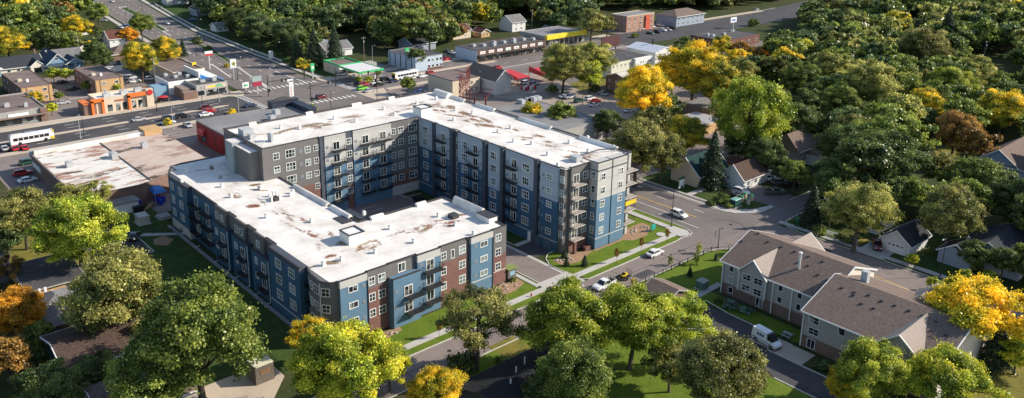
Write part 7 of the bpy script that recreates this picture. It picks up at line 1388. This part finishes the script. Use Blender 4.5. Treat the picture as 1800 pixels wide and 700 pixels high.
T = [
 ('hi', 'bright', 132, 405, 74, 'big bright green maple with visible trunk by the dark lot at the left'), ('hi', 'olive', 38, 375, 54, 'olive tree at the left edge behind the bright maple'), ('mid', 'teal', 10, 415, 34, 'blue green tree at the left edge above the driveway'), ('hi', 'orange', 26, 548, 52, 'orange maple at the left edge'), ('mid', 'russet', 12, 625, 44, 'brownish tree below the orange maple'), ('hi', 'dark', 85, 690, 62, 'dark tree filling the bottom left corner'),
 ('hi', 'olive', 205, 515, 92, 'broad olive tree thinning at its top between maple and dark oak'), ('hi', 'green', 345, 590, 122, 'largest dense green oak in front of the left side of the building'), ('hi', 'green', 262, 668, 80, 'green oak crown at the bottom left of the largest oak'), ('open', 'pale', 168, 340, 32, 'thin pale tree before the warehouse roof'), ('mid', 'olive', 118, 350, 34, 'olive tree between edge tree and warehouse'), ('open', 'russet', 12, 470, 30, 'small tree above the orange maple at the left edge'),
 ('hi', 'lime', 600, 640, 88, 'tall yellow green tree before the rounded corner of the building'), ('open', 'yellow', 545, 590, 44, 'golden branch crown left of the yellow green tree'), ('hi', 'lime', 685, 640, 44, 'yellow green tree overhanging the street at the bottom'), ('hi', 'yellow', 768, 690, 52, 'low golden tree at the bottom edge of the street'),
 ('open', 'olive', 838, 560, 76, 'airy brown olive tree with dark limbs before the brick front'), ('hi', 'bright', 1000, 565, 80, 'green tree, left one of the pair hiding the white pickup'), ('hi', 'bright', 1112, 562, 76, 'bright green tree right of the white pickup'), ('open', 'bright', 1192, 562, 64, 'slender green tree with pale stems left of the townhouse drive'), ('mid', 'dark', 1712, 446, 27, 'dark bushy tree before the white gable of the dark roofed house'), ('mid', 'dark', 1765, 458, 29, 'dark bushy tree before the wall of the dark roofed house'), ('mid', 'green', 1805, 452, 30, 'green tree at the right edge before the slate roof'), ('hi', 'dark', 958, 690, 40, 'dark green crown over the black roof at the bottom'), ('mid', 'dark', 1475, 345, 34, 'dark tree at the end of the small side street'), ('mid', 'green', 1445, 322, 26, 'green tree closing the view up the small side street'), ('hi', 'dark', 165, 655, 40, 'dark crown overhanging the dark timber house'), ('open', 'olive', 150, 600, 34, 'thin olive branches above the dark brown roof'), ('mid', 'green', 70, 590, 30, 'green crown between orange maple and brown roof'), ('hi', 'green', 1015, 660, 74, 'dark green lower tree at the bottom centre'), ('mid', 'olive', 1180, 640, 44, 'olive tree between the bottom lawn and the drive'),
 ('hi', 'olive', 1268, 655, 84, 'dense olive green tree at the bottom beside the townhouse drive'), ('hi', 'bright', 1530, 650, 66, 'bright green maple before the second townhouse block'), ('hi', 'yellow', 1486, 678, 38, 'golden maple below the white van'), ('umbrella', 'lime', 1672, 668, 78, 'lime green tree at the bottom before the cream gable'), ('umbrella', 'yellow', 1735, 545, 88, 'wide golden honey locust behind the townhouses'), ('conifer', 'spruce', 1755, 600, 40, 'tall dark spruce at the townhouse gable end'), ('mid', 'lime', 1790, 620, 34, 'yellow green tree right of the dark spruce'), ('mid', 'bright', 1598, 668, 40, 'small bright crown between maple and lime tree'),
 # mid right
 ('hi', 'yellow', 1132, 162, 54, 'tall yellow green tree left of the golden pair'), ('hi', 'yellow', 1222, 120, 56, 'tallest golden yellow tree behind the long wing'), ('hi', 'mixed', 1258, 145, 48, 'yellow and green tree right of the tallest golden one'), ('mid', 'yellow', 1183, 130, 32, 'small golden tree between the two tall yellow ones'), ('mid', 'dark', 1176, 185, 24, 'dark green tree under the yellow green one'),
 ('willow', 'bright', 1320, 200, 70, 'large green willow behind the low tan building'), ('hi', 'pale', 990, 112, 44, 'pale olive tree, left of the two beside the red canopies'), ('hi', 'pale', 1040, 105, 38, 'pale olive tree, right of the two beside the red canopies'), ('mid', 'bright', 1037, 130, 28, 'bright green tree before the pale olive pair'), ('mid', 'green', 987, 203, 28, 'green round tree right against the long roof'), ('mid', 'mixed', 937, 200, 24, 'small yellow brown tree against the long roof'),
 ('hi', 'olive', 1120, 258, 58, 'large olive tree right of the street end of the long wing'), ('hi', 'olive', 1165, 270, 44, 'olive tree overlapping the green roofed house at its left'), ('hi', 'dark', 1067, 215, 27, 'dark tree at the end of the rear car park'), ('hi', 'mixed', 1205, 235, 40, 'mottled olive and gold tree above the green roofed house'), ('conifer', 'spruce', 1253, 285, 36, 'tall shaded spruce before the green roofed house'), ('mid', 'olive', 1152, 215, 34, 'olive tree behind the large olive one'),
 ('hi', 'dark', 1345, 270, 34, 'dark tree between white gable house and grey gabled house'), ('mid', 'dark', 1300, 255, 30, 'dark tree behind the white gable'), ('mid', 'green', 1398, 305, 28, 'small dark green tree over the two pickups'), ('mid', 'dark', 1205, 60+30, 28, 'dark tree between white workshop and low brick store'), ('mid', 'mixed', 1270, 82, 22, 'green gold tree before the low brick store'), ('mid', 'russet', 1300, 88, 20, 'russet tree right of the low brick store'),
 ('mid', 'yellow', 1296, 105, 24, 'golden topped tree behind the golden pair'), ('hi', 'pale', 1300, 128, 30, 'pale tree below the golden topped one'), ('mid', 'russet', 1325, 98, 20, 'russet tree, left of the orange crown'), ('mid', 'orange', 1358, 92, 20, 'rounded orange green crown in the right wood'), ('mid', 'mixed', 1380, 105, 27, 'orange tinged spreading tree above the white cars'), ('hi', 'green', 1408, 140, 36, 'blue green round tree right of the willow top'), ('mid', 'lime', 1408, 88, 24, 'yellow green tree with a yellow tip in the right wood'),
 ('hi', 'pale', 1462, 125, 40, 'pale yellow green tree in a lit row of the right wood'), ('hi', 'pale', 1530, 150, 50, 'broad pale olive tree in the middle of the right wood'), ('hi', 'green', 1478, 185, 40, 'green tree below the pale lit row'), ('hi', 'dark', 1400, 215, 42, 'dark tree right of the willow'), ('mid', 'mixed', 1575, 42, 28, 'olive gold round tree alone near the top right'), ('hi', 'olive', 1620, 85, 44, 'light topped olive tree near the top right'),
 ('hi', 'mixed', 1625, 185, 36, 'orange and yellow tree with slender stem in the right wood'), ('hi', 'russet', 1680, 230, 42, 'red brown tree by the clearing at the right'), ('mid', 'russet', 1712, 250, 36, 'amber tree touching the red brown one'), ('hi', 'mixed', 1765, 195, 44, 'bright yellow green tree at the right edge'), ('hi', 'pale', 1712, 130, 38, 'grey brown dry looking tree near the rust roofed cottage'), ('hi', 'bright', 1668, 150, 40, 'bright green tree left of the grey brown one'),
 ('umbrella', 'dark', 1560, 270, 66, 'wide dark tree with bare forked trunk at the right'), ('hi', 'dark', 1480, 255, 46, 'dark green tree right of the grey gabled house'), ('hi', 'dark', 1465, 310, 40, 'dark green tree above the side street end'), ('umbrella', 'green', 1720, 310, 52, 'green spreading tree before the blue gabled house'), ('mid', 'olive', 1660, 300, 34, 'olive crown left of the green spreading tree'),
 ('hi', 'pale', 1510, 370, 62, 'pale green yellow tree before the white bungalow'), ('hi', 'olive', 1672, 375, 58, 'grey green sprawling tree over the dark roofed house'), ('hi', 'dark', 1780, 360, 44, 'dark green tree at the right edge above the dark roof'), ('mid', 'green', 1610, 340, 34, 'green tree between the pale and the sprawling one'), ('conifer', 'spruce', 1428, 365, 28, 'dark conifer at the corner of the small side street'), ('mid', 'dark', 1460, 372, 26, 'dark tree right of the corner conifer'),
 # top left
 ('mid', 'green', 40, 32, 34, 'dark green tree at the top left'), ('hi', 'mixed', 10, 72, 34, 'green tree at the left edge above the cream house'), ('mid', 'dark', 85, 68, 28, 'dark tree above the blue house'), ('hi', 'yellow', 132, 50, 26, 'golden tree near the top left'), ('mid', 'yellow', 157, 80, 11, 'small golden crown beside the dark cottage'), ('mid', 'green', 120, 72, 22, 'green tree under the golden one'), ('mid', 'green', 172, 22, 20, 'round green tree at the white cottage'), ('mid', 'dark', 168, 55, 14, 'dark narrow tree left of the dark car park'),
 ('mid', 'orange', 226, 62, 16, 'orange tree beside the red roofed house'), ('hi', 'green', 248, 42, 22, 'green tree leaning over the highway edge'), ('hi', 'mixed', 246, 102, 34, 'yellow green tree, left one behind the white restaurant'), ('hi', 'mixed', 292, 88, 28, 'yellow green tree, right one behind the white restaurant'), ('conifer', 'spruce', 321, 85, 11, 'narrow dark spruce beside the highway'), ('mid', 'bright', 93, 129, 13, 'light green round tree, left of the two before the blue house'), ('mid', 'bright', 115, 130, 13, 'light green round tree, right of the two before the blue house'), ('hi', 'dark', 178, 100, 22, 'dark tree behind the right hand twin block'), ('mid', 'teal', 150, 100, 12, 'small dark shrub tree left of the twin block'),
 ('conifer', 'spruce', 522, 92, 20, 'spruce on the highway lawn, left one'), ('conifer', 'spruce', 588, 85, 26, 'spruce behind the petrol station'), ('conifer', 'spruce', 552, 88, 24, 'spruce between the two others at the highway lawn'), ('mid', 'mixed', 531, 113, 13, 'yellow green round tree at the petrol station corner'), ('hi', 'dark', 418, 35, 26, 'dark tree with long trunk on the highway lawn'), ('hi', 'teal', 455, 48, 30, 'wide blue green tree on the highway lawn'), ('hi', 'teal', 505, 58, 30, 'blue green tree before the slate house of the lawn'), ('hi', 'green', 722, 45, 34, 'lighter green tall tree above the pale panelled block'), ('mid', 'dark', 733, 100, 18, 'dark tree before the pale panelled block'), ('mid', 'green', 717, 148, 15, 'round street tree right behind the white roof'),
 ('mid', 'olive', 1040, 38, 28, 'olive tree right of the yellow fascia shop'), ('mid', 'olive', 1068, 44, 18, 'smaller olive tree by the salmon apartments'), ('mid', 'mixed', 950, 26, 12, 'small yellow green tree right of the white gabled house'),
 # small planted ones
 ('mid', 'lime', 1605, 455, 11, 'young yellow green tree on the far avenue lawn'), ('mid', 'bright', 1641, 498, 13, 'young green tree on the avenue island'), ('mid', 'bright', 1697, 483, 13, 'young green tree right of the black lamp'), ('mid', 'bright', 1740, 487, 14, 'young green tree at the edge of the dark roofed house lawn'),
 ('mid', 'bright', 632, 148-8, 7, 'young tree at the petrol station corner, left', ), ('mid', 'bright', 648, 148-8, 7, 'young tree at the petrol station corner, middle'), ('mid', 'green', 664, 128, 7, 'young tree at the petrol station corner, right'), ('mid', 'green', 103, 168, 9, 'young tree left of the orange restaurant lot'), ('mid', 'green', 153, 150, 10, 'young tree at the corner of the right twin block'), ('mid', 'bright', 204, 152, 9, 'young tree before the right twin block'), ('mid', 'lime', 90, 190, 11, 'yellow green bush tree beside the left shop'), ('mid', 'mixed', 62, 172, 14, 'yellowing tree behind the left shop')]
T2 = [('column', 'green', 1179, 458, 5, 'columnar evergreen, first from the townhouse along the railing'), ('column', 'mixed', 1114, 497, 5, 'columnar evergreen above the shelter roof'), ('column', 'green', 1224, 455, 6, 'columnar evergreen beside the round shrub'), ('conifer_small', 'spruce', 1259, 452, 6, 'small spruce at the townhouse corner'), ('conifer_small', 'spruce', 1213, 478, 8, 'round dark spruce on the townhouse lawn'), ('conifer_small', 'spruce', 992, 446, 8, 'small conifer at the garage side of the end bay'), ('conifer_small', 'spruce', 996, 460, 8, 'small conifer in the bed before the end bay'), ('conifer_small', 'spruce', 1028, 459, 9, 'small conifer right in the bed before the end bay'), ('column', 'bright', 1229, 437, 5, 'tallest columnar evergreen at the street corner'),
 ('bush', 'blue', 1283, 535, 13, 'blue grey juniper left in the townhouse bed'), ('bush', 'blue', 1312, 545, 11, 'blue grey juniper right in the townhouse bed'), ('bush', 'dark', 1262, 528, 8, 'dark shrub at the townhouse corner'), ('bush', 'teal', 1443, 640, 14, 'rounded blue green shrub at the townhouse terrace'), ('bush', 'green', 885, 645, 20, 'leafy shrub in the street bed below the airy tree'), ('bush', 'lime', 862, 655, 9, 'pale shrub at the pier in the street bed'), ('bush', 'dark', 812, 640, 26, 'dark shrub at the foot of the airy tree'),
 ('bush', 'dark', 1268, 348, 15, 'dark clipped hedge bush by the black car'), ('bush', 'dark', 1250, 358, 8, 'low dark bush at the avenue lawn'), ('bush', 'green', 1282, 360, 9, 'green bush beside the dark cabinet'), ('bush', 'mixed', 295, 215, 9, 'yellow shrub on the bus road verge'), ('bush', 'yellow', 407, 196, 8, 'yellow shrub before the red arched building'), ('bush', 'green', 548, 193, 12, 'low shrubs at the base of the corner signal'), ('bush', 'dark', 276, 155, 8, 'dark shrub left at the kitchen wing'), ('bush', 'dark', 290, 153, 8, 'dark shrub middle at the kitchen wing'), ('bush', 'dark', 306, 155, 8, 'dark shrub right at the kitchen wing'),
 ('bush', 'dark', 1067-22, 155, 10, 'dark bush by the brown brick building'), ('bush', 'green', 970, 156, 12, 'green hedge in the yard by the utility pole'), ('bush', 'green', 902, 492, 6, 'small shrub at the entrance block'), ('bush', 'green', 890, 472, 6, 'shrub at the brick end of the front'), ('bush', 'green', 1440, 405, 13, 'bright bush at the left end of the picket fence'), ('bush', 'russet', 645, 590, 7, 'low russet shrub in the bed at the brick front'), ('bush', 'lime', 665, 583, 7, 'pale shrub in the bed at the brick front'),
 ('bush', 'dark', 1490, 415, 18, 'dark shrub mass before the white bungalow'), ('bush', 'dark', 1715, 455, 26, 'dark shrubs against the dark roofed house'), ('bush', 'green', 1620, 570-60, 6, 'small bush on the avenue island'), ('bush', 'dark', 125, 545, 30, 'dark hedge between grey hip roof and dark timber house'), ('bush', 'dark', 82, 612, 34, 'dark shrub left of the dark timber house'), ('bush', 'green', 1335-10, 40, 10, 'bush at the far street corner'),
 ('bush', 'green', 1117, 48+14, 7, 'hedge before the salmon apartments'), ('bush', 'mixed', 398, 115, 5, 'shrub on the highway median, nearer'), ('bush', 'dark', 365, 85, 8, 'dark shrub on the highway median, middle'), ('bush', 'dark', 348, 72, 9, 'dark shrub on the highway median, farther')]
for i, (X, Y, r_, lb) in enumerate(((-44, 219, 7.5, 'dark tree shading the right edge roofs from behind'), (-30, 205, 7, 'dark tree just outside the right edge'), (-56, 214, 7, 'dark tree behind the large dark roof'), (-27, 186, 6.5, 'dark tree beyond the right edge by the avenue'), (-36, 197, 6.5, 'dark tree right of the large dark roof'), (-41, 185, 5.5, 'dark tree at the pavement below the slate roof'), (-38, 211, 7, 'dark tree above the slate roof'))):
    plant('hi', 'dark', X, Y, r_, lb); placed.append((X, Y, r_))
for a in T: tree(*a)
for k, c_, x, y, r, lb in T2: tree(k, c_, x, y+(0 if k == 'bush' else 0), r, lb)
# saplings along the new pavement
for i, (x, y, lb) in enumerate(((1127, 443, 'bare young sapling between pavement and white saloon'), (1083, 463, 'bare young sapling nearest the driveway'), (1172, 427, 'bare young sapling nearest the corner plaza'), (772, 594, 'bare young sapling before the blue front bay'), (1240, 0, ''))):
    if not lb: continue
    v = g(x, y, 0); t = plant('open', 'russet', v.x, v.y, .6, lb, 'saplings along the pavement', 'sapling', 3.0)
# ---- woods
def inpx(x, y, P): return inpoly(x, y, P)
WOODS = [('the upper left wood', [(-60, -80), (187, -80), (168, 0), (150, 35), (140, 72), (72, 76), (60, 86), (-60, 90)]), ('the upper left gardens', [(150, 66), (190, 84), (225, 92), (205, 112), (158, 108)]),
 ('the long wood at the top', [(300, -80), (1340, -80), (1330, 2), (1245, 10), (1150, 14), (1075, 14), (1012, 42), (932, 42), (925, 54), (872, 66), (800, 76), (700, 82), (660, 96), (560, 98), (512, 105), (500, 70), (440, 56), (385, 30), (335, 2)]),
 ('the right hand wood', [(1340, -80), (1900, -80), (1900, 440), (1800, 425), (1700, 405), (1600, 360), (1480, 325), (1440, 300), (1400, 285), (1385, 240), (1392, 150), (1300, 130), (1300, 95), (1345, 60), (1338, 10)])]
CLEAR = [(68, 78, 145, 125), (0, 92, 58, 135), (142, 30, 163, 42), (193, 52, 245, 90), (884, 27, 926, 52), (920, 50, 936, 62), (830, 50, 866, 70), (1055, 16, 1152, 66), (1158, 14, 1242, 52), (1222, 42, 1345, 85), (1240, 22, 1400, 46), (1384, 238, 1440, 272), (1712, 92, 1778, 120), (1745, 256, 1800, 290), (1640, 250, 1675, 275), (560, 20+75, 700, 130), (1600, 30, 1618, 42), (1364, 158, 1388, 180), (1560, 385, 1625, 430), (300, 10, 345, 22), (600, 60, 640, 70)]
BLD = []
for o in list(bpy.data.objects):
    if o.parent is None and o.type == 'EMPTY' and o.get('category') in ('house', 'building', 'garage', 'apartment block', 'townhouses'):
        xs, ys = [], []
        for c in o.children:
            if c.type == 'MESH' and c.name.startswith('wall'):
                for p in c.bound_box: w_ = Vector(p)+o.location; xs.append(w_.x); ys.append(w_.y)
        if xs: BLD.append((min(xs)-2.5, max(xs)+2.5, min(ys)-2.5, max(ys)+2.5))
qr = random.Random(21); cand = []
XS = np.arange(-760, 60, 8.6); YS = np.arange(60, 900, 8.6)
for X in XS:
    for Y in YS:
        x, y = X+qr.uniform(-3.4, 3.4), Y+qr.uniform(-3.4, 3.4); r = qr.choice((4.2, 5, 5.4, 6, 6.6, 7.4, 8.4)); c0 = qr.random(); kd = qr.random()
        if math.hypot(x, y) > 800: continue
        px, py, k = proj((x, y, 1.3*r))
        if k < 60 or px < -60 or px > 1870 or py < -70 or py > 460: continue
        rp = r/k*F_PX; wood_ = None
        for nm, P in WOODS:
            if inpoly(px, py, P): wood_ = nm; break
        if not wood_: continue
        if any(px+rp*.85 > a and px-rp*.85 < c_ and py+rp*1.1 > b_ and py-rp*.9 < d_ for a, b_, c_, d_ in CLEAR): continue
        if any(a < x < b_ and c_ < y < d_ for a, b_, c_, d_ in BLD): continue
        if -320 < x < -262 and y < 640: continue
        if -107 < x < -92 and y < 222: continue
        if x < -300 and (along(hw_s+[(-100, 133)], x) or 150)-14 < y < (along(hw_n+[(-100, 166)], x) or 170)+10 and x > -640: continue
        if any(math.hypot(x-a, y-b_) < (r+c_)*.55 for a, b_, c_ in placed): continue
        far = k > 330
        if 'right' in wood_: cl_ = 'dark' if c0 < .26 else 'teal' if c0 < .42 else 'green' if c0 < .7 else 'olive' if c0 < .86 else 'pale' if c0 < .98 else 'mixed'
        else: cl_ = 'dark' if c0 < .32 else 'teal' if c0 < .56 else 'green' if c0 < .84 else 'olive' if c0 < .97 else 'russet' if c0 < .985 else 'mixed'
        cand.append((rp, x, y, r, cl_, wood_, k, 'conifer' if kd < .02 else ('mid' if k < 330 else 'far')))
cand.sort(key=lambda c: -c[0])
ntree = sum(1 for o in bpy.data.objects if o.type == 'EMPTY' and o.parent is None and o.get('category') == 'tree')
NIND = 296-ntree; ind, rest = cand[:NIND], cand[NIND:]
marks = [(o.location.x, o.location.y, o['label']) for o in bpy.data.objects if o.type == 'EMPTY' and o.parent is None and o.get('category') in ('house', 'building', 'garage', 'apartment block', 'tree') and 'label' in o.keys() and len(o['label'].split()) <= 11]
ORD = ['closest', 'second closest', 'third closest', 'fourth closest', 'fifth closest', 'sixth closest', 'seventh closest', 'eighth closest', 'ninth closest', 'tenth closest', '11th closest', '12th closest', '13th closest', '14th closest', '15th closest', '16th closest', '17th closest', '18th closest', '19th closest', '20th closest']
near = {}; used = set()
for c in sorted(ind, key=lambda c: c[6]):
    ms = sorted(marks, key=lambda m_: math.hypot(m_[0]-c[1], m_[1]-c[2]))[0]; key = (ms[2], c[4], c[7] == 'conifer'); near.setdefault(key, []).append((math.hypot(ms[0]-c[1], ms[1]-c[2]), c))
for (lm, cl_, con), L_ in near.items():
    L_.sort(key=lambda a: a[0])
    for i, (d_, c) in enumerate(L_):
        wd = WORD[cl_] if not con else 'dark pointed'; lb = f"{wd} tree {ORD[min(i, 19)]} to the {lm}"
        ws = lb.split()
        if len(ws) > 16: ws = ws[:16]
        while ws[-1] in ('the', 'of', 'a', 'in', 'on', 'at', 'to', 'and', 'with', 'by', 'before', 'behind', 'beside', 'under', 'near', 'above'): ws.pop()
        plant(c[7], 'spruce' if con else cl_, c[1], c[2], c[3], ' '.join(ws), 'trees of '+c[5])
for i in range(230):   # gardens and woods just beyond the left edge of the view
    x, y = qr.uniform(-430, -70), qr.uniform(-110, 60); px, py, k = proj((x, y, 8)) 
    if (px > -75 and k > 20) or -308 < x < -268 or math.hypot(x, y) < 60 or any(math.hypot(x-a[1], y-a[2]) < 8 for a in rest[-i:] if i): continue
    rest.append((1, x, y, qr.choice((5, 6, 7)), qr.choice(('dark', 'green', 'olive', 'teal')), '', k, 'far'))
# the far wood as one mass
def mass(name, items, label):
    by = {}
    for c in items: by.setdefault(c[4], []).append(c)
    vs, rn, mi, mats_ = [], [], [], []; rng = np.random.default_rng(5)
    for j, (cl_, L_) in enumerate(by.items()):
        mats_.append(LM[cl_])
        for c in L_:
            P3 = PT['far'][0][int(rng.integers(4))][2]; a = rng.uniform(0, 6.28); ca, sa = math.cos(a), math.sin(a); M = np.array([[ca, sa, 0], [-sa, ca, 0], [0, 0, 1]])
            p = P3[0]@M*c[3]+np.array([c[1], c[2], 0]); d = P3[1]@M; v = leaves(p, d, .1*c[3], rng); vs.append(v); rn.append(P3[2]); mi.append(np.full(len(p), j))
    v = np.concatenate(vs); me = mesh_from(name, v, np.concatenate(rn), mats_[0])
    for m_ in mats_[1:]: me.materials.append(m_)
    me.polygons.foreach_set('material_index', np.concatenate(mi).astype(np.int32)); o = bpy.data.objects.new(name, me); col.objects.link(o); tag(o, label, 'woodland', None, 'stuff')
if rest: mass('far_woodland', rest, 'distant mixed woodland of many small crowns along the top and sides of the district')
